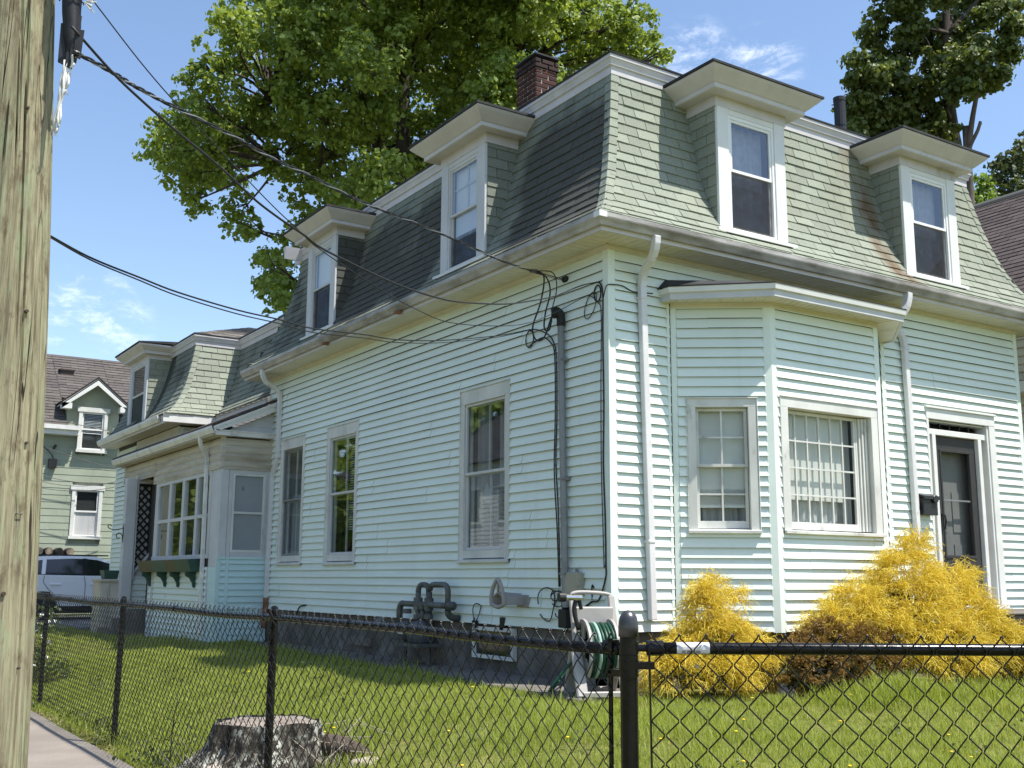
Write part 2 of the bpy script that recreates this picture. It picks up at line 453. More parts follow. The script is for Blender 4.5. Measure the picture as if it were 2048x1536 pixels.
class MB:
    def __init__(self):
        self.v, self.f = [], []

    def add(self, vs, fs):
        b = len(self.v)
        self.v.extend([tuple(x) for x in vs])
        self.f.extend([tuple(i+b for i in f) for f in fs])

    def quad(self, a, b, c, d):
        self.add((a, b, c, d), ((0, 1, 2, 3),))

    def poly(self, pts):
        self.add(pts, (tuple(range(len(pts))),))

    def hexa(self, p):
        self.add(p, ((0, 1, 2, 3), (7, 6, 5, 4), (0, 4, 5, 1), (1, 5, 6, 2), (2, 6, 7, 3), (3, 7, 4, 0)))

    def box(self, u0, u1, n0, n1, z0, z1, fr=WORLD):
        self.hexa([fr.p(u0, n0, z0), fr.p(u1, n0, z0), fr.p(u1, n1, z0), fr.p(u0, n1, z0),
                   fr.p(u0, n0, z1), fr.p(u1, n0, z1), fr.p(u1, n1, z1), fr.p(u0, n1, z1)])

    def bar(self, a, b, w, h, up=Z3):
        a, b = Vector(a), Vector(b)
        d = (b-a).normalized()
        s = d.cross(up)
        s = s.normalized() if s.length > 1e-6 else Vector((1, 0, 0))
        t = s.cross(d).normalized()
        s *= w/2
        t *= h/2
        self.hexa([a-s-t, a+s-t, a+s+t, a-s+t, b-s-t, b+s-t, b+s+t, b-s+t])

    def tube(self, pts, r, n=8, cap=True):
        pts = [Vector(p) for p in pts]
        rs = r if isinstance(r, (list, tuple)) else [r]*len(pts)
        base = len(self.v)
        prev = None
        for i, p in enumerate(pts):
            d = (pts[min(i+1, len(pts)-1)]-pts[max(i-1, 0)])
            d = d.normalized() if d.length > 1e-9 else Vector((0, 0, 1))
            if prev is None:
                a = Vector((0, 0, 1)) if abs(d.z) < 0.9 else Vector((1, 0, 0))
                s = d.cross(a).normalized()
            else:
                s = (prev - d*prev.dot(d))
                s = s.normalized() if s.length > 1e-6 else d.orthogonal().normalized()
            prev = s
            t = d.cross(s)
            for k in range(n):
                an = 2*math.pi*k/n
                self.v.append(tuple(p + (s*math.cos(an)+t*math.sin(an))*rs[i]))
        for i in range(len(pts)-1):
            for k in range(n):
                k2 = (k+1) % n
                self.f.append((base+i*n+k, base+i*n+k2, base+(i+1)*n+k2, base+(i+1)*n+k))
        if cap:
            self.f.append(tuple(base+k for k in range(n))[::-1])
            self.f.append(tuple(base+(len(pts)-1)*n+k for k in range(n)))

    def lathe(self, c, prof, n=16, axis='z'):
        c = Vector(c)
        base = len(self.v)
        for r, h in prof:
            for k in range(n):
                a = 2*math.pi*k/n
                q = {'z': Vector((r*math.cos(a), r*math.sin(a), h)), 'x': Vector((h, r*math.cos(a), r*math.sin(a))), 'y': Vector((r*math.cos(a), h, r*math.sin(a)))}[axis]
                self.v.append(tuple(c+q))
        for i in range(len(prof)-1):
            for k in range(n):
                k2 = (k+1) % n
                self.f.append((base+i*n+k, base+i*n+k2, base+(i+1)*n+k2, base+(i+1)*n+k))
        self.f.append(tuple(base+k for k in range(n))[::-1])
        self.f.append(tuple(base+(len(prof)-1)*n+k for k in range(n)))

    def sweep(self, path, prof, closed_prof=True):
        """sweep a closed (outward, z) profile along a plan polyline; outward is to the right of travel"""
        P = [Vector((p[0], p[1])) for p in path]
        ms = []
        for i in range(len(P)):
            ns = []
            if i > 0:
                d = (P[i]-P[i-1]).normalized()
                ns.append(Vector((d.y, -d.x)))
            if i < len(P)-1:
                d = (P[i+1]-P[i]).normalized()
                ns.append(Vector((d.y, -d.x)))
            ms.append(ns[0] if len(ns) == 1 else (ns[0]+ns[1])/(1+ns[0].dot(ns[1])))
        base = len(self.v)
        n = len(prof)
        for p, m in zip(P, ms):
            for o, z in prof:
                self.v.append((p.x+m.x*o, p.y+m.y*o, z))
        for i in range(len(P)-1):
            for k in range(n):
                k2 = (k+1) % n
                self.f.append((base+i*n+k, base+i*n+k2, base+(i+1)*n+k2, base+(i+1)*n+k))
        self.f.append(tuple(base+k for k in range(n)))
        self.f.append(tuple(base+(len(P)-1)*n+k for k in range(n))[::-1])

    def prism(self, pts, ext):
        """polygon of 3D points extruded by a vector"""
        e = Vector(ext)
        n = len(pts)
        a = [Vector(p) for p in pts]
        self.add(a+[p+e for p in a], [tuple(range(n)), tuple(range(2*n-1, n-1, -1))]+[(i, (i+1) % n, n+(i+1) % n, n+i) for i in range(n)])

    def loose(self):
        """one MB per connected piece"""
        root = list(range(len(self.v)))

        def find(i):
            while root[i] != i:
                root[i] = root[root[i]]
                i = root[i]
            return i
        for f in self.f:
            a = find(f[0])
            for j in f[1:]:
                root[find(j)] = a
        out = {}
        for f in self.f:
            m, mp = out.setdefault(find(f[0]), (MB(), {}))
            for j in f:
                if j not in mp:
                    mp[j] = len(m.v)
                    m.v.append(self.v[j])
            m.f.append(tuple(mp[j] for j in f))
        return [m for m, _ in out.values()]

    def build(self, name, mat, parent=None, smooth=False, fix=True, bevel=0.0, loc=None):
        if name in SINGLY:
            pieces = self.loose()
            if len(pieces) > 1:
                return [m.build(name, mat, parent, smooth, fix, bevel, loc) for m in pieces][0]
        me = bpy.data.meshes.new(name)
        me.from_pydata(self.v, [], self.f)
        if fix:
            bm = bmesh.new()
            bm.from_mesh(me)
            bmesh.ops.recalc_face_normals(bm, faces=bm.faces)
            if bevel > 0:
                try:
                    bmesh.ops.bevel(bm, geom=[e for e in bm.edges], offset=bevel, segments=1, affect='EDGES', clamp_overlap=True)
                except Exception:
                    pass
            bm.to_mesh(me)
            bm.free()
        return link(name, me, mat, parent, smooth, loc)


def link(name, me, mat, parent=None, smooth=False, loc=None):
    if mat is not None and not me.materials:
        me.materials.append(M[mat] if isinstance(mat, str) else mat)
    if smooth:
        me.polygons.foreach_set('use_smooth', [True]*len(me.polygons))
    o = bpy.data.objects.new(name, me)
    COL.objects.link(o)
    if parent is not None:
        o.parent = parent
        if parent.type == 'EMPTY':
            o.matrix_parent_inverse = Matrix.Translation(-parent.location)
    if loc is not None:
        o.location = loc
    return o


def np_mesh(name, verts, faces_flat, nper, mat, parent=None):
    """fast mesh from numpy: faces all with nper corners"""
    me = bpy.data.meshes.new(name)
    nv, nf = len(verts), len(faces_flat)//nper
    me.vertices.add(nv)
    me.vertices.foreach_set('co', np.asarray(verts, dtype=np.float32).ravel())
    me.loops.add(nf*nper)
    me.loops.foreach_set('vertex_index', np.asarray(faces_flat, dtype=np.int32))
    me.polygons.add(nf)
    me.polygons.foreach_set('loop_start', np.arange(nf, dtype=np.int32)*nper)
    me.update(calc_edges=True)
    me.validate()
    return link(name, me, mat, parent)


def tag(o, label=None, cat=None, group=None, kind=None):
    if label:
        o['label'] = label
    if cat:
        o['category'] = cat
    if group:
        o['group'] = group
    if kind:
        o['kind'] = kind
    return o


def thing(name, label, cat, group=None, loc=None):
    o = bpy.data.objects.new(name, None)
    o.empty_display_size = 0.2
    COL.objects.link(o)
    if loc is not None:
        o.location = loc
    return tag(o, label, cat, group)


RND = random.Random(11)

# ------------------------------------------------------------------ ground
D = 0.1016                     # siding exposure
W, L = 6.89, 9.25              # main block of the house
FCX, FCY = -4.137, -5.342      # fence corner post
FDX, FDY = 1.06, -0.69         # direction of the front fence
_fl = math.hypot(FDX, FDY)
FDX, FDY = FDX/_fl, FDY/_fl


def house_dist(x, y):
    dx = max(-x, 0.0, x-W)
    dy = max(-y, 0.0, y-17.0)
    return math.hypot(dx, dy)


def ground_z(x, y):
    d = house_dist(x, y)
    z = -0.55 if d < 1.7 else -0.55-0.35*min(1.0, (d-1.7)/2.4)
    if x > 4.5:
        z = max(z, -0.62)
    if y > 10:
        k = min(1.0, (y-10)/8.0)
        z = z*(1-k) + (-0.66)*k
    if d > 8.0 and y < 10:
        z = min(z, -0.92)
    if x < FCX-0.13 and y < 13:
        return -0.97
    return z + 0.018*math.sin(x*1.7+y*0.9)*min(1.0, d*0.5) - 0.012*math.cos(y*2.3-x)*min(1.0, d*0.5)


def build_ground():
    xs = [-700, -200, -60, -25, -12, -8] + [-6+0.3*i for i in range(67)] + [16, 22, 40, 120, 700]
    ys = [-300, -60, -25, -14] + [-11+0.3*i for i in range(85)] + [16, 19, 22, 26, 32, 50, 150, 900]
    v = [(x, y, ground_z(x, y)-0.01) for y in ys for x in xs]
    nx = len(xs)
    f = [(j*nx+i, j*nx+i+1, (j+1)*nx+i+1, (j+1)*nx+i) for j in range(len(ys)-1) for i in range(nx-1)]
    mb = MB()
    mb.add(v, f)
    tag(mb.build('ground', 'lawn', smooth=True, fix=False), kind='structure')


build_ground()

mb = MB()                      # pavement outside the fence, in slabs
for k in range(-8, 12):
    y0 = k*1.52
    mb.box(-7.6, FCX-0.16, y0+0.006, y0+1.514, -1.05, -0.885-0.004*(k % 2))
tag(mb.build('pavement', 'sidewalk', bevel=0.006), kind='structure')
mb = MB()
mb.box(-30, -7.62, -40, 40, -1.2, -1.0)
tag(mb.build('road', 'asphalt'), kind='structure')
mb = MB()
mb.box(-12, 3.0, 17.6, 25.4, -0.8, -0.61)
tag(mb.build('driveway', 'asphalt'), kind='structure')
mb = MB()                      # concrete apron along the side wall
for (a, b, w) in ((-0.55, 0.55, 0.80), (0.56, 1.55, 0.74), (1.56, 2.5, 0.62), (2.51, 3.6, 0.55), (3.61, 5.4, 0.50), (5.41, 8.8, 0.40)):
    mb.hexa([(-w, a, -0.7), (0.02, a, -0.7), (0.02, b, -0.7), (-w+0.05, b, -0.7), (-w, a, -0.515), (0.02, a, -0.50), (0.02, b, -0.505), (-w+0.05, b, -0.52)])
tag(mb.build('concrete_apron', 'concrete', bevel=0.01), kind='structure')

# ------------------------------------------------------------------ the green-roofed house
house = thing('mansard_house', 'long pale aqua clapboard house with green shingled mansard roof and ivory dormers', 'house', loc=(0, 0, -0.55))

FL = Fr((0, 0, 0), (0, 1, 0), (-1, 0, 0))      # side wall, u = y
FF = Fr((0, 0, 0), (1, 0, 0), (0, -1, 0))      # front wall, u = x
BP = [(0.806, 0.0), (1.62, -0.60), (3.29, -0.60), (4.10, 0.0)]


def edge_frame(a, b):
    d = Vector((b[0]-a[0], b[1]-a[1], 0)).normalized()
    return Fr((a[0], a[1], 0), d, (d.y, -d.x, 0))


FB = [edge_frame(BP[i], BP[i+1]) for i in range(3)]
BL = [math.dist(BP[i], BP[i+1]) for i in range(3)]

wallroot = {}


def siding(wall_part, fr, u0, u1, zlo, zhi, opens=(), mat='vinyl', name='siding_board', d=D, out=0.023):
    k0, k1 = int(round(zlo/d)), int(math.ceil(zhi/d-1e-6))
    for k in range(k0, k1):
        za, zt = k*d, min((k+1)*d, zhi)
        cuts = [(max(o[0], u0), min(o[1], u1), o[2], o[3]) for o in opens if o[2] < zt-0.004 and o[3] > za+0.004 and o[1] > u0 and o[0] < u1]
        cuts.sort()
        segs, cur = [], u0
        for (a, b, z0, z1) in cuts:
            if a > cur+1e-4:
                segs.append((cur, a, za, zt))
            if z0-za > 0.006:
                segs.append((a, b, za, z0))
            if zt-z1 > 0.006:
                segs.append((a, b, z1, zt))
            cur = max(cur, b)
        if u1 > cur+1e-4:
            segs.append((cur, u1, za, zt))
        if not segs:
            continue
        for (a, b, z0, z1) in segs:
            mb = MB()
            # panels are two courses high: their vertical butt joints pair up and step out a little
            rs_ = random.Random(k//2*31+int(u1*7))
            cutp = []
            q_ = u0-rs_.uniform(0, 3.4)
            while q_ < b:
                if q_ > a+0.05 and q_ < b-0.05:
                    cutp.append(q_)
                q_ += 3.66
            knots = sorted([a, b]+cutp+[a+(b-a)*i_/max(1, int((b-a)/1.1)) for i_ in range(1, max(1, int((b-a)/1.1)))])
            m = len(knots)-1
            jit = [0.0]+[RND.uniform(-0.0016, 0.0016) for _ in range(m-1)]+[0.0]
            n0 = 0.003+out*(za+d-z0)/d
            n1 = 0.003+out*(za+d-z1)/d
            for q in range(m):
                ua, ub = knots[q], knots[q+1]
                stp = 0.0026*(sum(1 for c_ in cutp if c_ <= ua+1e-6) % 2)
                ja, jb = jit[q]+stp, jit[q+1]+stp
                up = 0.002 if abs(z1-zt) < 1e-6 else 0.0
                mb.quad(fr.p(ua, n0+ja, z0+ja), fr.p(ub, n0+jb, z0+jb), fr.p(ub, n1+jb*.5-0.0014, z1+up), fr.p(ua, n1+ja*.5-0.0014, z1+up))
                # rolled butt edge; gap left open on dark backing to deepen the shade line
                mb.quad(fr.p(ua, n0+ja-0.0028, z0+ja+0.0012), fr.p(ub, n0+jb-0.0028, z0+jb+0.0012), fr.p(ub, n0+jb, z0+jb), fr.p(ua, n0+ja, z0+ja))
            mb.build(name, mat, wall_part, fix=False)


def sheathing(fr, u0, u1, z0, z1, opens, name, mat='dark', n0=-0.05, n1=-0.006):
    """backing boards of a wall, with real openings"""
    us = sorted({u0, u1, *[max(u0, min(u1, o[k])) for o in opens for k in (0, 1)]})
    mb = MB()
    for a, b in zip(us[:-1], us[1:]):
        if b-a < 1e-4:
            continue
        zs = [(o[2], o[3]) for o in opens if o[0] <= a+1e-4 and o[1] >= b-1e-4]
        zs.sort()
        cur = z0
        for (p, q) in zs:
            if p > cur:
                mb.box(a, b, n0, n1, cur, p, fr)
            cur = max(cur, q)
        if cur < z1:
            mb.box(a, b, n0, n1, cur, z1, fr)
    return mb.build(name, mat, house)


# ---- openings (outer casing) -------------------------------------------------
WIN_L = [(1.775, 2.840, 0.672, 2.690), (5.690, 6.750, 0.680, 2.690), (7.620, 8.600, 0.690, 2.690)]
DOOR = (4.885, 6.275, 0.20, 2.590)
WIN_B0 = (0.149, 0.846, 0.950, 2.310)
WIN_B1 = (0.095, 1.590, 0.955, 2.345)

ZT = 3.80
wl = sheathing(FL, 0.0, L, 0.0, ZT, WIN_L, 'side_wall')
wf = sheathing(FF, 0.0, W, 0.0, ZT, [(0.82, 4.08, 0.0, 3.30), DOOR], 'front_wall')
wb = sheathing(FB[0], 0.0, BL[0], 0.0, 3.35, [WIN_B0], 'bay_wall')
wb1 = sheathing(FB[1], 0.0, BL[1], 0.0, 3.35, [WIN_B1], 'bay_wall')
wb2 = sheathing(FB[2], 0.0, BL[2], 0.0, 3.35, [], 'bay_wall')
ctr = 0.07
siding(wl, FL, ctr, L, 0.0, 3.76, WIN_L)
siding(wf, FF, ctr, W-0.06, 0.0, 3.76, [(0.78, 4.13, -1.0, 3.36), DOOR])
siding(wb, FB[0], 0.06, BL[0]-0.06, 0.0, 3.31, [WIN_B0])
siding(wb1, FB[1], 0.06, BL[1]-0.06, 0.0, 3.31, [WIN_B1])
siding(wb2, FB[2], 0.06, BL[2]-0.06, 0.0, 3.31, name='return_board')


def corner_post(x, y, fa, fb, z0, z1, w=0.072):
    """two-faced corner trim: runs back along -fa.U and forward along fb.U"""
    mb = MB()
    P = Vector((x, y, 0))
    for fr, s in ((fa, -1), (fb, 1)):
        a = P + fr.N*0.019
        other = fb if fr is fa else fa
        # outer arris shared by both faces
        m = (fa.N+fb.N)/(1+fa.N.dot(fb.N))
        A = P + m*0.019
        B = P + fr.U*(s*w) + fr.N*0.019
        C_ = P + fr.U*(s*w) + fr.N*0.0
        O_ = P + m*0.0
        mb.hexa([O_+Z3*z0, A+Z3*z0, B+Z3*z0, C_+Z3*z0, O_+Z3*z1, A+Z3*z1, B+Z3*z1, C_+Z3*z1])
    mb.build('corner_trim', 'vinyl_trim', house)


FLr = Fr((0, 0, 0), (0, -1, 0), (-1, 0, 0))    # side wall travelling towards the corner
corner_post(0, 0, FLr, FF, -0.01, 3.775)
corner_post(BP[1][0], BP[1][1], FB[0], FB[1], -0.01, 3.30, 0.07)
corner_post(BP[2][0], BP[2][1], FB[1], FB[2], -0.01, 3.30, 0.07)
FE = Fr((W, 0, 0), (0, 1, 0), (1, 0, 0))
corner_post(W, 0, FF, FE, -0.01, 3.775, 0.06)
mb = MB()                                       # inner corner strips where the bay meets the wall
mb.box(0.742, 0.775, 0.0, 0.022, 0.0, 3.34, FF)
mb.build('inner_corner_trim', 'vinyl_trim', house)
mb = MB()
mb.box(4.085, 4.16, 0.0, 0.022, 0.0, 3.34, FF)
mb.build('inner_corner_trim', 'vinyl_trim', house)
mb = MB()
mb.box(0.0, 0.058, 0.0, 0.016, 0.0, 3.30, FB[0])
mb.build('inner_corner_trim', 'vinyl_trim', house)
mb = MB()
mb.box(W-0.001, W+0.05, 0.0, L, 0.0, ZT)         # far side and rear walls
mb.box(0.0, W, L-0.05, L, 0.0, ZT)
mb.build('rear_wall', 'vinyl', house)
mb = MB()                                       # dark sheets added for unlit rooms behind the panes, blocking light leaks
mb.box(0.62, 0.66, 0.7, L-0.1, -0.2, 3.7)
mb.box(0.62, W-0.1, 0.66, 0.70, -0.2, 3.7)
mb.box(0.05, W-0.05, 0.05, L-0.1, 3.70, 3.74)
mb.box(0.05, W-0.05, 0.05, L-0.1, -0.06, -0.02)
mb.build('dark_room_sheet', 'dark', house)

mb = MB()                                       # foundation
mb.box(0.03, 0.30, 0.03, L, -0.9, -0.004)
mb.box(0.03, W, 0.03, 0.30, -0.9, -0.004)
mb.prism([(BP[0][0]+.05, 0.1, -.9), (BP[1][0]+.03, BP[1][1]+.04, -.9), (BP[2][0]-.03, BP[2][1]+.04, -.9), (BP[3][0]-.05, .1, -.9)], (0, 0, 0.896))
fnd = mb.build('foundation', 'foundation', house)
mb = MB()
mb.box(5.15, 5.9, -0.03, 0.01, -0.40, -0.30, FL)
mb.build('sill_block', 'concrete', fnd)


def casing(fr, o, cw, rec, mat, sill=True, top=None, proud=0.024, name='window'):
    """outer frame of an opening with reveals; returns the window part"""
    u0, u1, z0, z1 = o
    ct = top or cw
    mb = MB()
    mb.box(u0, u0+cw, -0.02, proud, z0, z1-ct, fr)
    mb.box(u1-cw, u1, -0.02, proud, z0, z1-ct, fr)
    mb.box(u0, u1, -0.02, proud, z1-ct, z1, fr)
    mb.box(u0-0.012, u1+0.012, -0.02, proud+0.012, z1, z1+0.014, fr)
    for a, b in ((u0-0.012, u0-0.002), (u1+0.002, u1+0.012)):
        mb.box(a, b, 0.0, proud+0.006, z0, z1, fr)
    # reveals
    mb.box(u0+cw-0.03, u0+cw-0.002, -rec, -0.021, z0+0.02, z1-ct+0.02, fr)
    mb.box(u1-cw+0.002, u1-cw+0.03, -rec, -0.021, z0+0.02, z1-ct+0.02, fr)
    mb.box(u0+cw, u1-cw, -rec, -0.021, z1-ct+0.002, z1-ct+0.03, fr)
    w = mb.build(name, mat, house, bevel=0.003)
    if sill:
        mb = MB()
        h = 0.052
        p = [fr.p(u0-0.012, -rec, z0+h), fr.p(u0-0.012, proud+0.035, z0+h*0.62), fr.p(u0-0.012, proud+0.035, z0), fr.p(u0-0.012, -rec, z0)]
        mb.prism(p, fr.U*(u1-u0+0.024))
        mb.build('sill', mat, w, bevel=0.003)
    return w


def sash(win, fr, u0, u1, z0, z1, n, fw, mat, cols=1, rows=1, mw=0.018, pane='glass', depth=0.03, bot=None):
    mb = MB()
    bt = bot or fw
    mb.box(u0, u0+fw, n-depth, n, z0, z1, fr)
    mb.box(u1-fw, u1, n-depth, n, z0, z1, fr)
    mb.box(u0+fw, u1-fw, n-depth, n-0.001, z1-fw, z1, fr)
    mb.box(u0+fw, u1-fw, n-depth, n-0.001, z0, z0+bt, fr)
    gu0, gu1, gz0, gz1 = u0+fw, u1-fw, z0+bt, z1-fw
    for i in range(1, cols):
        c = gu0+(gu1-gu0)*i/cols
        mb.box(c-mw/2, c+mw/2, n-depth+0.004, n-0.003, gz0, gz1, fr)
    for j in range(1, rows):
        c = gz0+(gz1-gz0)*j/rows
        mb.box(gu0, gu1, n-depth+0.006, n-0.005, c-mw/2, c+mw/2, fr)
    s = mb.build('sash', mat, win)
    for i in range(cols):
        for j in range(rows):
            mb = MB()
            a, b = gu0+(gu1-gu0)*i/cols, gu0+(gu1-gu0)*(i+1)/cols
            c, d = gz0+(gz1-gz0)*j/rows, gz0+(gz1-gz0)*(j+1)/rows
            nn = n-depth*0.6
            mb.quad(fr.p(a, nn, c), fr.p(b, nn, c), fr.p(b, nn, d), fr.p(a, nn, d))
            mb.build('pane', pane, win, fix=False)
    return s


def drape(win, fr, u0, u1, z0, z1, n, mat, folds=6, amp=0.018, name='curtain', seed=0):
    r = random.Random(seed)
    m = folds*6
    mb = MB()
    ph = r.uniform(0, 6)
    row = []
    for i in range(m+1):
        t = i/m
        off = amp*math.sin(t*folds*2*math.pi+ph)+amp*0.4*math.sin(t*folds*4.6*math.pi+ph*2)
        row.append((u0+(u1-u0)*t, n+off))
    for (a, na), (b, nb) in zip(row[:-1], row[1:]):
        mb.quad(fr.p(a, na, z0), fr.p(b, nb, z0), fr.p(b, nb*1.0, z1), fr.p(a, na*1.0, z1))
    mb.build(name, mat, win, smooth=True, fix=False)


def blind(win, fr, u0, u1, z0, z1, n, mat, pitch=0.03):
    mb = MB()
    z = z1
    while z > z0:
        mb.quad(fr.p(u0, n+0.009, z-0.018), fr.p(u1, n+0.009, z-0.018), fr.p(u1, n-0.009, z), fr.p(u0, n-0.009, z))
        z -= pitch
    mb.build('blind', mat, win, fix=False)


# ---- the three tall side windows -------------------------------------------------
for i, o in enumerate(WIN_L):
    u0, u1, z0, z1 = o
    w = casing(FL, o, 0.085, 0.05, 'oldwhite', top=0.15)
    mb = MB()                                   # weathered bottom board below the storm sash
    mb.box(u0+0.085, u1-0.085, -0.045, 0.010, z0+0.055, z0+0.145, FL)
    mb.build('apron', 'oldwhite', w)
    mb = MB()
    mb.box(u0+0.09, u1-0.09, -0.03, 0.030, z1-0.16, z1-0.135, FL)
    mb.build('head_stop', 'oldwhite', w)
    a, b, zb, zt = u0+0.092, u1-0.092, z0+0.148, z1-0.162
    mid = zb+(zt-zb)*0.515
    sash(w, FL, a, b, mid-0.012, zt, 0.006, 0.030, 'conduit' if i == 2 else 'porchgrey', pane='stormglass')
    sash(w, FL, a, b, zb, mid+0.012, -0.012, 0.030, 'conduit' if i == 2 else 'porchgrey', pane='stormglass')
    sash(w, FL, a, b, mid-0.02, zt, -0.05, 0.04, 'oldwhite', cols=2, pane='innerglass', mw=0.022)
    sash(w, FL, a, b, zb, mid+0.02, -0.075, 0.04, 'oldwhite', cols=2, pane='innerglass', mw=0.022)
    if i == 0:
        drape(w, FL, a+0.02, a+0.40, zb, zt, -0.19, 'curtain', 4, 0.02, seed=1)
        drape(w, FL, a+0.60, b, zb+0.1, zt, -0.17, 'curtain', 3, 0.03, seed=2)
        mb = MB()
        mb.prism([FL.p(a+0.50, -0.13, zb+0.66), FL.p(a+0.62, -0.13, zb+0.78), FL.p(a+0.70, -0.13, zb+0.58), FL.p(a+0.55, -0.13, zb+0.52)], FL.N*(-0.01))
        mb.build('paper_sheet', 'lace', w)
        blind(w, FL, a+0.02, b-0.02, zb, mid-0.15, -0.15, 'curtain', 0.05)
    elif i == 1:
        blind(w, FL, a, a+0.5, zb+0.35, zt, -0.15, 'shade', 0.035)
        drape(w, FL, a, a+0.38, zb, mid, -0.20, 'lace', 4, 0.02, seed=4)
    else:
        drape(w, FL, a, a+0.30, zb, zt, -0.18, 'lace', 3, 0.02, seed=6)
        drape(w, FL, a+0.42, b, zb, mid+0.1, -0.18, 'curtain', 4, 0.02, seed=7)

# ---- bay windows ---------------------------------------------------------------
w = casing(FB[0], WIN_B0, 0.085, 0.10, 'oldwhite')
u0, u1, z0, z1 = WIN_B0
a, b, zb, zt = u0+0.09, u1-0.09, z0+0.055, z1-0.09
mid = 1.635
sash(w, FB[0], a, b, mid-0.012, zt, -0.040, 0.030, 'oldwhite', cols=2, rows=2)
sash(w, FB[0], a, b, zb, mid+0.012, -0.072, 0.030, 'oldwhite', cols=2, rows=2, bot=0.075)
mb = MB()
mb.box(a+0.015, b-0.015, -0.125, -0.118, 1.225, zt, FB[0])
mb.box(a+0.015, b-0.015, -0.130, -0.113, 1.215, 1.235, FB[0])
mb.box(a+0.015, b-0.015, -0.125, -0.118, 1.245, 1.40, FB[0])
mb.build('roller_shade', 'shade', w)
drape(w, FB[0], a, b, zb, 1.30, -0.20, 'curtain', 5, 0.02, seed=9)

w = casing(FB[1], WIN_B1, 0.105, 0.19, 'oldwhite')
u0, u1, z0, z1 = WIN_B1
a, b, zb, zt = u0+0.11, u1-0.11, z0+0.055, z1-0.115
sash(w, FB[1], a, b-0.13, zb, zt, -0.09, 0.030, 'oldwhite', cols=6, rows=4, mw=0.017, bot=0.075)
mb = MB()                                      # fluted right-hand jamb
for k in range(4):
    mb.box(b-0.128+0.032*k, b-0.128+0.032*k+0.027, -0.12+0.018*k, -0.088+0.018*k, zb, zt, FB[1])
mb.build('jamb', 'oldwhite', w)
mb = MB()
mb.box(a+0.02, b-0.28, -0.175, -0.168, 1.32, zt, FB[1])
mb.build('roller_shade', 'shade', w)
drape(w, FB[1], a, b-0.15, zb, 1.42, -0.24, 'lace', 7, 0.02, seed=12)
drape(w, FB[1], b-0.27, b-0.13, zb, zt, -0.21, 'curtain', 2, 0.02, seed=13)

# ---- front door ------------------------------------------------------------------
u0, u1, z0, z1 = DOOR
df = MB()
df.box(u0, u0+0.045, -0.16, 0.026, z0, z1-0.13, FF)
df.box(u1-0.125, u1, -0.02, 0.026, z0, z1-0.13, FF)
df.box(u1-0.16, u1-0.126, -0.16, 0.010, z0, z1-0.13, FF)
df.box(u0, u1, -0.02, 0.028, z1-0.13, z1, FF)
df.box(u0-0.015, u1+0.015, -0.02, 0.05, z1, z1+0.025, FF)
df.box(u0+0.045, u1-0.16, -0.16, -0.015, 2.275, 2.345, FF)         # transom bar
df.box(u0+0.045, u1-0.16, -0.16, -0.03, 2.440, z1-0.131, FF)
df.box(u0, u1, -0.18, 0.06, z0-0.05, z0, FF)                       # threshold
for a, b in ((5.03, 5.10), (5.955, 6.025)):                        # deep mullions either side of the door
    df.box(a, b, -0.16, -0.014, z0, 2.275, FF)
door_part = df.build('door', 'white', house, bevel=0.004)
mb = MB()
a, b, zb, zt = 5.105, 5.95, 0.235, 2.272
n0, n1 = -0.11, -0.065
mb.box(a, a+0.14, n0, n1, zb, zt, FF)
mb.box(b-0.14, b, n0, n1, zb, zt, FF)
mb.box(a+0.14, b-0.14, n0, n1, 2.10, zt, FF)
mb.box(a+0.14, b-0.14, n0, n1, zb, 0.80, FF)
mb.box(a+0.11, b-0.11, n1-0.002, n1+0.012, 2.08, 2.115, FF)
mb.box(a+0.11, a+0.14, n1-0.002, n1+0.010, 0.80, 2.08, FF)
mb.box(b-0.14, b-0.11, n1-0.002, n1+0.010, 0.80, 2.08, FF)
mb.box(a+0.11, b-0.11, n1-0.002, n1+0.012, 0.775, 0.81, FF)
for q0, q1 in ((a+0.17, b-0.17),):
    mb.box(q0, q1, n1-0.001, n1+0.012, 0.36, 0.375, FF)
    mb.box(q0, q1, n1-0.001, n1+0.012, 0.635, 0.65, FF)
    mb.box(q0, q0+0.015, n1-0.001, n1+0.012, 0.375, 0.635, FF)
    mb.box(q1-0.015, q1, n1-0.001, n1+0.012, 0.375, 0.635, FF)
    mb.box(q0+0.04, q1-0.04, n1-0.001, n1+0.006, 0.40, 0.61, FF)
mb.build('storm_door', 'door', door_part, bevel=0.003)
mb = MB()
mb.quad(FF.p(a+0.14, -0.09, 0.80), FF.p(b-0.14, -0.09, 0.80), FF.p(b-0.14, -0.09, 2.10), FF.p(a+0.14, -0.09, 2.10))
mb.build('pane', 'stormglass', door_part, fix=False)
mb = MB()
mb.box(a+0.15, b-0.15, -0.095, -0.075, 1.475, 1.495, FF)
mb.build('glazing_bar', 'conduit', door_part)
mb = MB()
mb.box(a+0.05, a+0.09, -0.066, -0.050, 1.10, 1.32, FF)
mb.tube([FF.p(a+0.07, -0.05, 1.30), FF.p(a+0.07, -0.005, 1.29), FF.p(a+0.075, 0.0, 1.22), FF.p(a+0.08, -0.02, 1.12)], 0.010)
mb.build('handle', 'black', door_part)
mb = MB()                                       # inner panelled door seen through the glass
mb.box(a, b, -0.23, -0.20, zb, zt, FF)
for (p0, p1) in ((a+0.14, a+0.36), (b-0.36, b-0.14)):
    for (q0, q1) in ((0.40, 0.95), (1.10, 1.60)):
        mb.box(p0, p1, -0.20, -0.188, q0, q1, FF)
mb.build('inner_door', 'taupe', door_part)
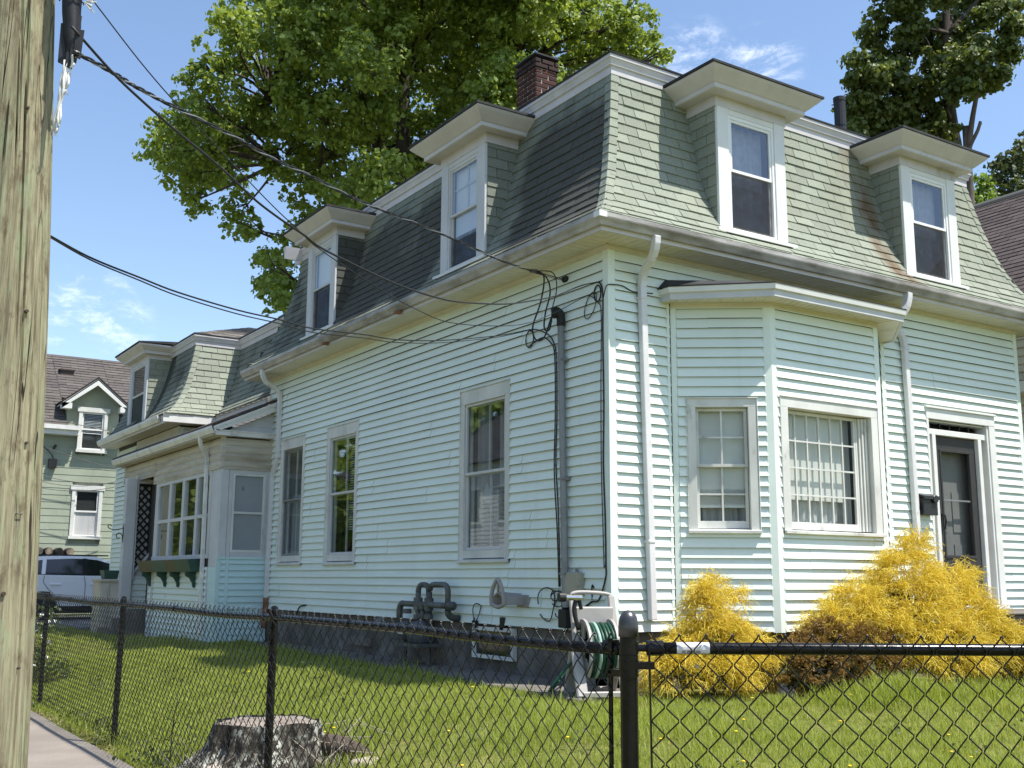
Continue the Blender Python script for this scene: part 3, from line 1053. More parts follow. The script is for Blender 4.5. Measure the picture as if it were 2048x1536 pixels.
for a2, b2, c2, d2 in ((4.93, 5.03, 0.25, 2.275), (6.025, 6.115, 0.25, 2.275)):
    mb = MB()
    mb.quad(FF.p(a2, -0.13, c2), FF.p(b2, -0.13, c2), FF.p(b2, -0.13, d2), FF.p(a2, -0.13, d2))
    mb.build('sidelight', 'blueglass', door_part, fix=False)
for k in range(6):
    a2 = 4.93+k*1.185/6
    mb = MB()
    mb.quad(FF.p(a2+0.008, -0.12, 2.346), FF.p(a2+1.185/6-0.008, -0.12, 2.346), FF.p(a2+1.185/6-0.008, -0.12, 2.44), FF.p(a2+0.008, -0.12, 2.44))
    mb.build('transom_pane', 'glass', door_part, fix=False)
mb = MB()
for k in range(1, 6):
    a2 = 4.93+k*1.185/6
    mb.box(a2-0.008, a2+0.008, -0.128, -0.108, 2.346, 2.44, FF)
mb.build('transom_bar', 'door', door_part)
mb = MB()
mb.box(4.75, 6.55, 0.0, 0.95, -0.6, 0.13, FF)
mb.box(4.65, 6.65, 0.95, 1.25, -0.6, -0.05, FF)
mb.box(4.70, 6.60, -0.02, 1.0, 0.13, 0.16, FF)
mb.build('front_step', 'concrete', house, bevel=0.01)

# ---- eaves: soffit, fascia, gutter ------------------------------------------------
EAVE = [(0, L+0.30), (0, 0), (W, 0), (W, L)]


def soffit_panels(name, path, o0, o1, z, mat='soffit', pitch=0.10):
    """ribbed vinyl soffit: every panel is its own strip with a sunken joint"""
    mb = MB()
    P = [Vector((p[0], p[1])) for p in path]
    for i in range(len(P)-1):
        d = (P[i+1]-P[i]).normalized()
        nr = Vector((d.y, -d.x))
        ext0 = ext1 = 0.0
        def corner(j, other):
            dd = (P[other[1]]-P[other[0]]).normalized()
            return math.tan(math.acos(max(-1, min(1, d.dot(dd))))/2)*(1 if (d.x*dd.y-d.y*dd.x) > 0 else -1)
        t0 = corner(i, (i-1, i)) if i > 0 else 0.0
        t1 = corner(i+1, (i+1, i+2)) if i < len(P)-2 else 0.0
        ln = (P[i+1]-P[i]).length
        s = -abs(t0)*o1
        e = ln+abs(t1)*o1
        q = s
        while q < e-1e-6:
            r = min(q+pitch, e)
            lo = [q+0.004, r-0.004]
            def clip(u, o):
                lo_u = -abs(t0)*o if t0 else 0.0
                hi_u = ln+abs(t1)*o if t1 else ln
                return max(lo_u, min(hi_u, u))
            pts = []
            for (u, o) in ((lo[0], o0), (lo[1], o0), (lo[1], o1), (lo[0], o1)):
                if i > 0 and u < 0 and o < -u/abs(t0) if t0 else False:
                    o = min(o1, -u/abs(t0))
                if t1 and u > ln and o < (u-ln)/abs(t1):
                    o = min(o1, (u-ln)/abs(t1))
                w_ = P[i]+d*u+nr*o
                pts.append((w_.x, w_.y))
            mb.add([(p[0], p[1], z) for p in pts]+[(p[0], p[1], z+0.012) for p in pts], ((3, 2, 1, 0), (4, 5, 6, 7), (0, 1, 5, 4), (1, 2, 6, 5), (2, 3, 7, 6), (3, 0, 4, 7)))
            q = r
    mb.sweep(path, [(o0, z+0.012), (o1, z+0.012), (o1, z+0.02), (o0, z+0.02)])
    return mb.build(name, mat, house)


soffit_panels('soffit', EAVE, 0.012, 0.358, 3.808, 'soffit', 0.10)
mb = MB()
mb.sweep(EAVE, [(0.0, 3.755), (0.020, 3.755), (0.020, 3.772), (0.034, 3.776), (0.034, 3.807), (0.0, 3.807)])
mb.build('frieze_trim', 'soffit', house)
mb = MB()
mb.sweep(EAVE, [(0.355, 3.796), (0.378, 3.796), (0.378, 3.955), (0.355, 3.955)])
mb.build('fascia', 'cornice', house)
GP = [(0.379, 3.838), (0.418, 3.838), (0.434, 3.872), (0.456, 3.902), (0.460, 3.915), (0.460, 3.955), (0.446, 3.955), (0.446, 3.918), (0.42, 3.88), (0.405, 3.848), (0.379, 3.848)]
mb2 = MB()
mb2.sweep(EAVE, GP)
mb2.build('gutter', 'gutter', house)
mb = MB()
for q in (1.2, 3.7, 6.2):
    mb.box(q, q+0.02, 0.379, 0.462, 3.95, 3.962, FF)
for q in (0.6, 2.9, 5.4, 7.8):
    mb.box(q, q+0.02, 0.379, 0.462, 3.95, 3.962, FL)
mb.build('gutter_bracket', 'gutter', house)
mb = MB()
mb.prism([(-.464, -.464, 3.90), (-.464, -.37, 3.90), (-.44, -.37, 3.90), (-.44, -.44, 3.90), (-.37, -.44, 3.90), (-.37, -.464, 3.90)], (0, 0, 0.057))
mb.build('gutter_mitre', 'gutter_w', house)

mb = MB()
for y_ in (6.03, 3.76):
    mb.box(-0.475, -0.385, y_-0.035, y_+0.035, 3.80, 3.832)
mb.build('wire_hook', 'copper', house)

# ---- mansard slopes -----------------------------------------------------------------
PROF = [(3.957, -0.430), (4.05, -0.290), (4.20, -0.165), (4.40, -0.055), (4.65, 0.055), (4.90, 0.135), (5.20, 0.212), (5.50, 0.278), (5.89, 0.345)]


def prof_tables(prof):
    s = [0.0]
    for (a, b) in zip(prof[:-1], prof[1:]):
        s.append(s[-1]+math.dist(a, b))
    return s


def prof_at(prof, st, s):
    for i in range(len(prof)-1):
        if s <= st[i+1] or i == len(prof)-2:
            k = (s-st[i])/(st[i+1]-st[i])
            return (prof[i][0]+(prof[i+1][0]-prof[i][0])*k, prof[i][1]+(prof[i+1][1]-prof[i][1])*k)


def inset_at(prof, z):
    for (za, ta), (zb, tb) in zip(prof[:-1], prof[1:]):
        if z <= zb:
            return ta+(tb-ta)*(z-za)/(zb-za)
    return prof[-1][1]


SHINGLES = []      # (distance, verts, mat, owner)


def slope(O, U, I, prof, ulo, uhi, skips, mat, owner, ex=0.125, wd=0.292, seed=0, cap_lo=True):
    """courses of tab shingles on a curved slope; ulo/uhi give the hip limits as functions of inset t"""
    r = random.Random(seed)
    O, U, I = Vector(O), Vector(U), Vector(I)
    st = prof_tables(prof)
    tot = st[-1]
    nrow = int(round(tot/ex))
    ex = tot/nrow
    for i in range(nrow):
        s0, s1 = i*ex, (i+1)*ex
        za, ta = prof_at(prof, st, s0)
        zb, tb = prof_at(prof, st, s1)
        dz, dt = zb-za, tb-ta
        ln = math.hypot(dz, dt)
        N = (I*(-dz/ln) + Z3*(dt/ln))
        tm = (ta+tb)/2
        a, b = ulo(tm), uhi(tm)
        off = (0.0 if i % 2 else wd/2) + r.uniform(-0.02, 0.02)
        u = math.floor(a/wd)*wd + off - wd
        while u < b:
            c, d = max(u, a), min(u+wd, b)
            u += wd
            if d-c < 0.02:
                continue
            for (q0, q1, zlo, zhi) in skips:
                if zb > zlo and za < zhi:
                    if c >= q0 and d <= q1:
                        c = d
                    elif c < q0 < d <= q1:
                        d = q0
                    elif q0 <= c < q1 < d:
                        c = q1
            if d-c < 0.02:
                continue
            j = r.uniform(-0.0015, 0.0025)
            lo, hi = 0.0165+j*2, 0.0045
            gap = 0.0036
            skew = r.uniform(-0.006, 0.006)

            def P(uu, t, z, n):
                return O+U*uu+I*t+Z3*z+N*n
            ta2, za2 = ta+(dt/ln)*skew, za+(dz/ln)*skew
            vs = [P(c+gap, ta2, za2, lo), P(d-gap, ta, za, lo), P(d-gap, tb, zb, hi), P(c+gap, tb, zb, hi),
                  P(c+gap, ta2, za2, -0.004), P(d-gap, ta, za, -0.004), P(d-gap, tb, zb, -0.004), P(c+gap, tb, zb, -0.004)]
            m = (vs[0]+vs[2])/2
            SHINGLES.append(((m-CAM_POS).length, vs, mat, owner))
    # solid underlay
    mb = MB()
    for (za, ta), (zb, tb) in zip(prof[:-1], prof[1:]):
        mb.quad(O+U*ulo(ta)+I*(ta+0.012)+Z3*za, O+U*uhi(ta)+I*(ta+0.012)+Z3*za, O+U*uhi(tb)+I*(tb+0.012)+Z3*zb, O+U*ulo(tb)+I*(tb+0.012)+Z3*zb)
    mb.build('roof_underlay', 'deck', owner, fix=False)


def cheek(x0, y_face, xdir, axis, prof, z0, z1, mat, owner, ex=0.125, wd=0.292, seed=1, sgn=-1):
    """shingled dormer cheek: vertical plane from the dormer face back to the slope"""
    r = random.Random(seed)
    n = int(round((z1-z0)/ex))
    ex = (z1-z0)/n
    mb = MB()
    for i in range(n):
        za, zb = z0+i*ex, z0+(i+1)*ex
        back = inset_at(prof, (za+zb)/2)+0.03
        off = (0.0 if i % 2 else wd*0.55)
        u = y_face-off
        while u < back:
            c, d = max(u, y_face), min(u+wd, back)
            u += wd
            if d-c < 0.015:
                continue
            lo, hi, g_ = 0.0155, 0.0045, 0.0036

            def P(uu, z, nn):
                return Vector((x0+sgn*nn, uu, z)) if axis == 'x' else Vector((uu, x0+sgn*nn, z))
            vs = [P(c+g_, za, lo), P(d-g_, za, lo), P(d-g_, zb, hi), P(c+g_, zb, hi), P(c+g_, za, -.004), P(d-g_, za, -.004), P(d-g_, zb, -.004), P(c+g_, zb, -.004)]
            m = (vs[0]+vs[2])/2
            SHINGLES.append(((m-CAM_POS).length, vs, mat, owner))


BOXF = ((0, 1, 2, 3), (0, 4, 5, 1), (1, 5, 6, 2), (3, 2, 6, 7), (0, 3, 7, 4))

DF = [(1.39, 2.43), (4.49, 5.56)]                # front dormers, x range
DL = [(2.11, 3.15), (6.37, 7.43)]                # side dormers, y range
DZ0 = 4.19

mb = MB()
mb.box(0.36, W-0.36, 0.36, L-0.36, 5.85, 6.09)
mb.sweep([(0, L), (0, 0), (W, 0), (W, L)], [(-0.262, 6.078), (-0.258, 6.098), (-0.5, 6.13), (-0.5, 6.078)])
roof = mb.build('roof', 'roofedge', house)
sk_f = [(a+0.01, b-0.01, DZ0-0.02, 9.0) for a, b in DF]
sk_l = [(a+0.01, b-0.01, DZ0-0.02, 9.0) for a, b in DL]
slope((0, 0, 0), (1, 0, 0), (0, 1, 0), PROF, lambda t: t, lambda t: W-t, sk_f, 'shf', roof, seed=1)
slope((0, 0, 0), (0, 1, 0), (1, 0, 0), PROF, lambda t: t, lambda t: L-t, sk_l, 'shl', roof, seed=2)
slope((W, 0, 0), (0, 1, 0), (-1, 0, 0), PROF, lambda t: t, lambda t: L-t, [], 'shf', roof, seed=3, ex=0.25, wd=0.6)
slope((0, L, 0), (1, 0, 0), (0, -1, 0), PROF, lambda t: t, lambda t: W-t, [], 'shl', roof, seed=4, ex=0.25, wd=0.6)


def hip_caps(x, y, sx, sy, prof, mat, owner, wdt=0.085):
    st = prof_tables(prof)
    n = int(st[-1]/0.115)
    for i in range(n):
        s0, s1 = st[-1]*i/n, st[-1]*(i+1)/n
        za, ta = prof_at(prof, st, s0)
        zb, tb = prof_at(prof, st, min(st[-1], s1+0.02))
        mb = MB()
        jl = RND.uniform(-0.006, 0.006)
        o0, o1 = 0.022, 0.012

        def A(t, z, o):
            return Vector((x+sx*(t-o), y+sy*(t-o), z+o*0.3))

        def Bx(t, z, o, w):
            return Vector((x+sx*(t+w), y+sy*(t-o), z+o*0.3))

        def By(t, z, o, w):
            return Vector((x+sx*(t-o), y+sy*(t+w), z+o*0.3))
        a0, a1 = A(ta, za, o0), A(tb, zb, o1)
        b0, b1 = Bx(ta, za, o0, wdt+jl), Bx(tb, zb, o1, wdt)
        c0, c1 = By(ta, za, o0, wdt-jl), By(tb, zb, o1, wdt)
        dn = Vector((sx*0.026, sy*0.026, 0))
        mb.quad(a0, b0, b1, a1)
        mb.quad(c0, a0, a1, c1)
        mb.quad(a0+dn, b0+dn, b0, a0)
        mb.quad(c0+dn, a0+dn, a0, c0)
        mb.quad(b0, b0+dn, b1+dn*0.5, b1)
        mb.build('hip_cap', mat, owner, fix=False)


hip_caps(0, 0, 1, 1, PROF, 'shf', roof)
hip_caps(W, 0, -1, 1, PROF, 'shf', roof)

CORN = [(-0.345, 5.872), (-0.322, 5.872), (-0.322, 5.955), (-0.300, 5.968), (-0.300, 5.985), (-0.283, 6.03), (-0.272, 6.04), (-0.272, 6.077), (-0.40, 6.077)]
mb = MB()
mb.sweep([(0, L), (0, 0), (W, 0), (W, L), (0, L)], CORN)
mb.build('roof_cornice', 'cornice', house)
# ---- dormers ----------------------------------------------------------------------


def dormer(axis, a, b, seed, style):
    """axis 'f': faces -y with x range a..b; axis 'l': faces -x with y range a..b"""
    face = -0.15
    if axis == 'f':
        fr = Fr((0, face, 0), (1, 0, 0), (0, -1, 0))
        path = [(a, 0.42), (a, face), (b, face), (b, 0.42)]
    else:
        fr = Fr((face, 0, 0), (0, 1, 0), (-1, 0, 0))
        path = [(0.42, b), (face, b), (face, a), (0.42, a)]
    zt = 5.69
    d = MB()
    jw = 0.165
    d.box(a, a+jw, -0.06, 0.018, DZ0, zt-0.05, fr)
    d.box(b-jw, b, -0.06, 0.018, DZ0, zt-0.05, fr)
    d.box(a+jw, b-jw, -0.06, 0.012, zt-0.16, zt-0.05, fr)
    body = d.build('dormer', 'white' if axis == 'f' else 'porchgrey', house, bevel=0.003)
    mb = MB()
    mb.box(a-0.075, b+0.09, -0.06, 0.075, DZ0-0.045, DZ0-0.003, fr)
    mb.build('sill', 'white', body, bevel=0.004)
    # cheek cores
    mb = MB()
    if axis == 'f':
        mb.box(a+0.004, a+0.05, face+0.02, 0.45, DZ0-0.05, 5.8)
        mb.box(b-0.05, b-0.004, face+0.02, 0.45, DZ0-0.05, 5.8)
    else:
        mb.box(face+0.02, 0.45, a+0.004, a+0.05, DZ0-0.05, 5.8)
        mb.box(face+0.02, 0.45, b-0.05, b-0.004, DZ0-0.05, 5.8)
    mb.build('cheek', 'deck', body)
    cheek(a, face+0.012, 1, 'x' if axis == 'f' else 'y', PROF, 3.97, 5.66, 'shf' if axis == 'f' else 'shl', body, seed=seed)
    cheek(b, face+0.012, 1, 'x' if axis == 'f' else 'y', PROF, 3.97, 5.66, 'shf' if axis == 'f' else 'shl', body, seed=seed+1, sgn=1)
    # entablature: frieze, bed mould, flared crown, dark roof lid
    mb = MB()
    mb.sweep(path, [(0.0, zt-0.10), (0.022, zt-0.10), (0.022, zt+0.02), (0.0, zt+0.02)])
    mb.build('frieze', 'cornice', body)
    mb = MB()
    mb.sweep(path, [(-0.02, zt+0.021), (0.165, zt+0.012), (0.178, zt+0.020), (0.178, zt+0.064), (0.196, zt+0.074), (0.300, zt+0.168), (0.318, zt+0.190), (0.318, zt+0.200), (-0.02, zt+0.200)])
    mb.build('crown', 'cornice', body)
    mb = MB()
    if axis == 'f':
        mb.hexa([(a-.335, face-.335, zt+.202), (b+.335, face-.335, zt+.202), (b+.335, .50, zt+.205), (a-.335, .50, zt+.205),
                 (a-.335, face-.335, zt+.228), (b+.335, face-.335, zt+.228), (b+.335, .50, zt+.236), (a-.335, .50, zt+.236)])
    else:
        mb.hexa([(face-.335, a-.335, zt+.202), (face-.335, b+.335, zt+.202), (.50, b+.335, zt+.205), (.50, a-.335, zt+.205),
                 (face-.335, a-.335, zt+.228), (face-.335, b+.335, zt+.228), (.50, b+.335, zt+.236), (.50, a-.335, zt+.236)])
    mb.build('dormer_roof', 'roofedge', body)
    # window
    u0, u1, z0, z1 = a+jw, b-jw, DZ0, zt-0.16
    mid = z0+(z1-z0)*0.53
    mb = MB()
    mb.box(u0, u0+0.035, -0.06, 0.005, z0, z1, fr)
    mb.box(u1-0.035, u1, -0.06, 0.005, z0, z1, fr)
    mb.box(u0+0.035, u1-0.035, -0.06, 0.004, z1-0.04, z1, fr)
    mb.box(u0+0.035, u1-0.035, -0.06, 0.012, z0, z0+0.045, fr)
    mb.build('window_frame', 'vinylwhite' if style == 'blue' else 'porchgrey', body)
    if style == 'blue':
        sash(body, fr, u0+0.035, u1-0.035, mid-0.015, z1-0.04, -0.006, 0.032, 'vinylwhite', pane='blueglass', depth=0.025)
        sash(body, fr, u0+0.035, u1-0.035, z0+0.045, mid+0.015, -0.030, 0.032, 'vinylwhite', pane='blueglass', depth=0.025)
        mb = MB()
        mb.quad(fr.p(u0+0.05, -0.012, z0+0.06), fr.p(u1-0.05, -0.012, z0+0.06), fr.p(u1-0.05, -0.012, mid-0.02), fr.p(u0+0.05, -0.012, mid-0.02))
        mb.build('screen_frame', M['screenmesh'], body, fix=False)
        drape(body, fr, u0+0.03, u1-0.03, mid-0.1, z1-0.04, -0.16, 'lace', 5, 0.015, seed=seed)
        drape(body, fr, u0+0.03, u1-0.03, z0, mid, -0.20, 'curtain', 4, 0.03, seed=seed+3)
    else:
        sash(body, fr, u0+0.035, u1-0.035, mid-0.015, z1-0.04, -0.006, 0.028, 'porchgrey', pane='glass', depth=0.02)
        sash(body, fr, u0+0.035, u1-0.035, z0+0.045, mid+0.015, -0.028, 0.028, 'porchgrey', pane='stormglass', depth=0.02)
        lo = mid-0.30 if style == 'near' else mid-0.02
        mb = MB()
        mb.box(u0+0.045, u1-0.045, -0.085, -0.080, lo, z1-0.05, fr)
        mb.build('roller_shade', 'dormershade', body)
        mb = MB()
        mb.quad(fr.p(u0+0.05, -0.012, z0+0.06), fr.p(u1-0.05, -0.012, z0+0.06), fr.p(u1-0.05, -0.012, lo), fr.p(u0+0.05, -0.012, lo))
        mb.build('screen_frame', M['screenmesh'], body, fix=False)
        if style == 'near':
            mb = MB()
            c = (u0+u1)/2
            mb.box(c-0.012, c+0.012, -0.078, -0.060, mid, z1-0.05, fr)
            mb.box(u0+0.05, u1-0.05, -0.078, -0.060, mid+0.33, mid+0.352, fr)
            mb.build('muntin', 'porchgrey', body)
    return body


_m, _g = new_mat('screen_mesh')
_gn = _g.noise(_g.pos(), 7.0, 5.0, 0.6)
_d = _g.n('ShaderNodeBsdfDiffuse', Color=(0.05, 0.05, 0.055))
_t = _g.n('ShaderNodeBsdfTransparent')
_g.n('ShaderNodeOutputMaterial', Surface=_g.n('ShaderNodeMixShader', _0=_g.ramp(_gn, 0.3, 0.7, 0.50, 0.72), _1=_t, _2=_d))
M['screenmesh'] = _m

dormer('f', *DF[0], 10, 'blue')
dormer('f', *DF[1], 20, 'blue')
dormer('l', *DL[0], 30, 'near')
dormer('l', *DL[1], 40, 'far')
mb = MB()                                       # dark sheets standing in for unlit attic depth behind the dormer windows
mb.box(0.55, 0.60, 0.55, L-0.6, 3.9, 5.85)
mb.box(0.55, W-0.6, 0.55, 0.60, 3.9, 5.85)
mb.build('dark_room_sheet', 'dark', house)

# ---- bay roof -----------------------------------------------------------------------
BR = [(0.66, 0.0), (0.66, -0.17), (1.415, -0.88), (3.42, -0.88), (4.18, -0.17), (4.18, 0.0)]
mb = MB()
z = 3.312
mb.poly([(x, y, z) for x, y in BR])
mb.build('bay_soffit', 'soffit', house, fix=False)
mb = MB()
for k in range(9):                               # raised ribs dividing the soffit into panels
    t = (k+0.5)/9
    a = Vector((BP[0][0], 0, z-0.004)).lerp(Vector((BP[1][0], BP[1][1], z-0.004)), t)
    b = Vector((0.70, -0.17, z-0.004)).lerp(Vector((1.43, -0.86, z-0.004)), t)
    mb.bar(a, b, 0.010, 0.010)
for k in range(20):
    x = 1.62+1.67*(k+0.5)/20
    mb.bar((x, -0.60, z-0.003), (x+(k-9.5)*0.008, -0.87, z-0.003), 0.008, 0.008)
mb.build('soffit_rib', 'soffit', house)
mb = MB()
mb.sweep([(p[0], p[1]) for p in BP], [(0.0, z-0.05), (0.024, z-0.05), (0.024, z-0.012), (0.05, z-0.008), (0.05, z-0.001), (0.0, z-0.001)])
mb.build('bay_trim', 'soffit', house)
mb = MB()
mb.sweep(BR, [(0.0, z-0.012), (-0.03, z-0.012), (-0.03, z+0.10), (0.0, z+0.10)])
mb.build('bay_fascia', 'porchgrey', house)
mb = MB()
mb.sweep(BR, [(0.002, z+0.055), (0.024, z+0.06), (0.030, z+0.105), (0.034, z+0.112), (0.0, z+0.125), (-0.03, z+0.125), (-0.03, z+0.056)])
mb.build('bay_fascia', 'white', house)
mb = MB()
top = [(0.63, 0.0, z+.145), (0.63, -.19, z+.128), (1.40, -.915, z+.126), (3.435, -.915, z+.126), (4.21, -.19, z+.128), (4.21, 0, z+.145)]
bk = [(0.75, 0.01, z+.25), (4.1, 0.01, z+.25)]
mb.add(top+bk, ((1, 2, 6), (0, 1, 6), (2, 3, 7, 6), (3, 4, 7), (4, 5, 7)))
mb.add([(x, y, zz-0.012) for x, y, zz in top]+top, [(i, i+1, i+7, i+6) for i in range(5)])
mb.build('bay_roof', 'roofedge', house, fix=False)

# ---- downspouts ---------------------------------------------------------------------


def spout(pts, w, dpt, name='downspout', mat='downspout', straps=(), axis='f'):
    mb = MB()
    for a, b in zip(pts[:-1], pts[1:]):
        a, b = Vector(a), Vector(b)
        d = (b-a).normalized()
        up = Vector((0, -1, 0)) if axis == 'f' else Vector((-1, 0, 0))
        if abs(d.dot(up)) > 0.9:
            up = Z3
        mb.bar(a-d*0.006, b+d*0.006, w, dpt, up)
    for zz in straps:
        k = [p for p in pts]
        a, b = Vector(k[-2]), Vector(k[-1])
        t = (zz-a.z)/(b.z-a.z)
        c = a.lerp(b, t)
        s = w/2+0.006
        if axis == 'f':
            mb.box(c.x-s-0.03, c.x+s+0.03, -0.02, -0.003, zz-0.018, zz+0.018)
            mb.box(c.x-s, c.x+s, c.y-dpt/2-0.006, -0.004, zz-0.015, zz+0.015)
        else:
            mb.box(-0.02, -0.003, c.y-s-0.03, c.y+s+0.03, zz-0.018, zz+0.018)
            mb.box(c.x-dpt/2-0.006, -0.004, c.y-s, c.y+s, zz-0.015, zz+0.015)
    return mb.build(name, mat, house, bevel=0.006)


def bend(p0, p1, p2, n=5):
    p0, p1, p2 = Vector(p0), Vector(p1), Vector(p2)
    return [tuple(p0.lerp(p1, t).lerp(p1.lerp(p2, t), t)) for t in [i/n for i in range(n+1)]]


spout(bend((0.285, -0.41, 3.84), (0.285, -0.40, 3.66), (0.33, -0.24, 3.62))+bend((0.33, -0.24, 3.62), (0.385, -0.06, 3.58), (0.385, -0.06, 3.42))+[(0.40, -0.062, 2.6), (0.45, -0.065, 0.12)], 0.078, 0.062, straps=(3.30, 0.86))
spout(bend((4.165, -0.405, 3.84), (4.165, -0.40, 3.66), (4.06, -0.34, 3.56), 6), 0.085, 0.07)
spout(bend((4.37, -0.06, 3.50), (4.48, -0.06, 3.46), (4.50, -0.06, 3.30))+[(4.515, -0.062, 2.4), (4.54, -0.062, 0.0)], 0.078, 0.062, straps=(3.27,))
spout(bend((-0.41, 8.62, 3.84), (-0.40, 8.62, 3.64), (-0.22, 8.66, 3.60))+bend((-0.22, 8.66, 3.60), (-0.05, 8.70, 3.56), (-0.05, 8.70, 3.38))+[(-0.05, 8.70, 2.42), (-0.05, 8.90, 2.15), (-0.05, 8.94, 0.16)], 0.08, 0.065, axis='l', straps=(3.3,))
mb = MB()
mb.tube([(-0.05, 8.94, 0.18), (-0.05, 8.94, 0.02), (-0.06, 8.93, -0.06), (-0.10, 8.86, -0.14), (-0.10, 8.85, -0.30)], [0.05, 0.05, 0.06, 0.055, 0.05], 8)
mb.build('drain_pipe', 'copper', house, smooth=True)

# ---- chimney ------------------------------------------------------------------------
CX0, CX1, CY0, CY1, CZ = 1.167, 1.515, 3.0, 3.47, 7.40
mb = MB()
mb.box(CX0+0.012, CX1-0.012, CY0+0.012, CY1-0.012, 6.0, CZ)
chim = mb.build('chimney', 'mortar', house)
ch, bl = 0.0687, 0.205
BRM = {}


def brick_mesh(sx, sy, sz, mat):
    key = (round(sx, 3), round(sy, 3), mat)
    if key not in BRM:
        m = MB()
        m.box(0, sx, 0, sy, 0, sz)
        o = m.build('brick', mat, None, bevel=0.004)
        me = o.data
        bpy.data.objects.remove(o)
        BRM[key] = me
    return BRM[key]


nz = int((CZ-6.05)/ch)
for k in range(nz+1):
    z = 6.05+k*ch
    cap = k >= nz-1
    grow = 0.02 if cap else 0.0
    x0, x1, y0, y1 = CX0-grow, CX1+grow, CY0-grow, CY1+grow
    for face in range(4):
        ln = (x1-x0) if face % 2 == 0 else (y1-y0)
        u = -(k % 2)*(bl/2+0.005)
        while u < ln-0.01:
            a, b = max(u, 0)+0.006, min(u+bl, ln)-0.006
            u += bl+0.009
            if b-a < 0.02:
                continue
            t = 0.05
            mt = 'brickcap' if cap else 'brick'
            if face == 0:
                me, lo = brick_mesh(b-a, t, ch-0.014, mt), (x0+a, y0-RND.uniform(0, .003), z)
            elif face == 2:
                me, lo = brick_mesh(b-a, t, ch-0.014, mt), (x0+a, y1-t, z)
            elif face == 1:
                me, lo = brick_mesh(t, b-a, ch-0.014, mt), (x1-t, y0+a, z)
            else:
                me, lo = brick_mesh(t, b-a, ch-0.014, mt), (x0-RND.uniform(0, .003), y0+a, z)
            link('brick', me, None, chim, loc=lo)
mb = MB()
mb.box(CX0-0.025, CX1+0.025, CY0-0.025, CY1+0.025, CZ+0.06, CZ+0.085)
mb.build('chimney_cap', 'roofedge', chim)
mb = MB()
mb.tube([(6.05, 2.0, 6.0), (6.05, 2.0, 7.68)], 0.088, 14)
mb.tube([(6.05, 2.0, 7.64), (6.05, 2.0, 7.70)], 0.094, 14)
mb.tube([(6.05, 2.0, 7.24), (6.05, 2.0, 7.27)], 0.093, 14)
mb.build('vent_pipe', 'pipeblack', house, smooth=False)

# ------------------------------------------------------------------ rear ell, connector and porch of the same house
EX, EY, CXX = -0.62, 12.33, 0.28
FEL = Fr((EX, 0, 0), (0, 1, 0), (-1, 0, 0))
FEF = Fr((0, EY, 0), (1, 0, 0), (0, -1, 0))
el = sheathing(FEL, EY, 17.0, -0.6, 3.38, [], 'side_wall', n0=-0.06)
ef = sheathing(FEF, EX, 4.0, -0.6, 3.38, [], 'front_wall', n0=-0.06)
siding(el, FEL, 15.4, 16.94, -0.5, 3.25, d=0.1016, name='ell_board')
mb = MB()
mb.box(EY, 15.4, 0.0, 0.012, 2.5, 3.32, FEL)
mb.build('frieze_board', 'soffit', house)
siding(ef, FEF, EX+0.06, 0.4, 2.6, 3.30, name='ell_board')
mb = MB()
mb.box(16.94, 17.02, -0.02, 0.02, -0.6, 3.3, FEL)
mb.box(EX-0.018, EX+0.06, -0.02, 0.018, 2.4, 3.3, FEF)
mb.box(EX-0.018, EX+0.0, EY, EY+0.07, 2.4, 3.3)
mb.build('corner_trim', 'vinyl_trim', house)
EP = [(3.49+(z-3.957)*(4.99-3.49)/(5.89-3.957), t*0.93) for z, t in PROF]
EPATH = [(EX, 17.2), (EX, EY), (CXX, EY), (CXX, 9.26)]
ER = MB()
ER.box(EX+0.4, 4.2, EY+0.4, 16.8, 5.0, 5.1)
ER.box(CXX+0.4, 4.2, 9.26, EY+0.5, 5.0, 5.1)
ell_roof = ER.build('roof', 'roofedge', house)
ELD = (13.9, 15.1)
slope((EX, EY, 0), (1, 0, 0), (0, 1, 0), EP, lambda t: t, lambda t: CXX-EX+t, [], 'shf', ell_roof, seed=51, ex=0.13, wd=0.30)
slope((EX, EY, 0), (0, 1, 0), (1, 0, 0), EP, lambda t: t, lambda t: 4.8, [(ELD[0]-EY, ELD[1]-EY, 3.6, 9)], 'shl', ell_roof, seed=52, ex=0.13, wd=0.30)
slope((CXX, 9.26, 0), (0, 1, 0), (1, 0, 0), EP, lambda t: 0.0, lambda t: EY-9.26+t, [], 'shl', ell_roof, seed=53, ex=0.13, wd=0.30)
hip_caps(EX, EY, 1, 1, EP, 'shf', ell_roof)
dz = 4.99-5.89
mb = MB()
mb.sweep(EPATH, [(o-0.0+0.0, z+dz+0.015) for o, z in [(-0.318, 5.872), (-0.295, 5.872), (-0.295, 5.955), (-0.27, 5.968), (-0.27, 5.985), (-0.253, 6.03), (-0.24, 6.04), (-0.24, 6.065), (-0.40, 6.065)]])
mb.build('roof_cornice', 'cornice', house)
mb = MB()
mb.sweep(EPATH, [(-0.235, 5.185), (-0.232, 5.20), (-0.42, 5.215), (-0.42, 5.185)])
mb.build('roof_edge', 'roofedge', house)
soffit_panels('soffit', EPATH[:3], 0.012, 0.34, 3.335, 'soffit', 0.12)
mb = MB()
mb.sweep(EPATH, [(0.335, 3.325), (0.36, 3.325), (0.36, 3.49), (0.335, 3.49)])
mb.build('fascia', 'cornice', house)
mb = MB()
mb.sweep(EPATH[:2], [(0.361, 3.37), (0.40, 3.37), (0.44, 3.44), (0.44, 3.49), (0.425, 3.49), (0.39, 3.385), (0.361, 3.385)])
mb.build('gutter', 'gutter_w', house)
mb = MB()
mb.box(EX-0.43, CXX-0.36, EY-0.385, EY-0.362, 3.335, 3.50)
mb.build('fascia', 'white', house)
# shingled hip roof over the ell, tapering to a ridge


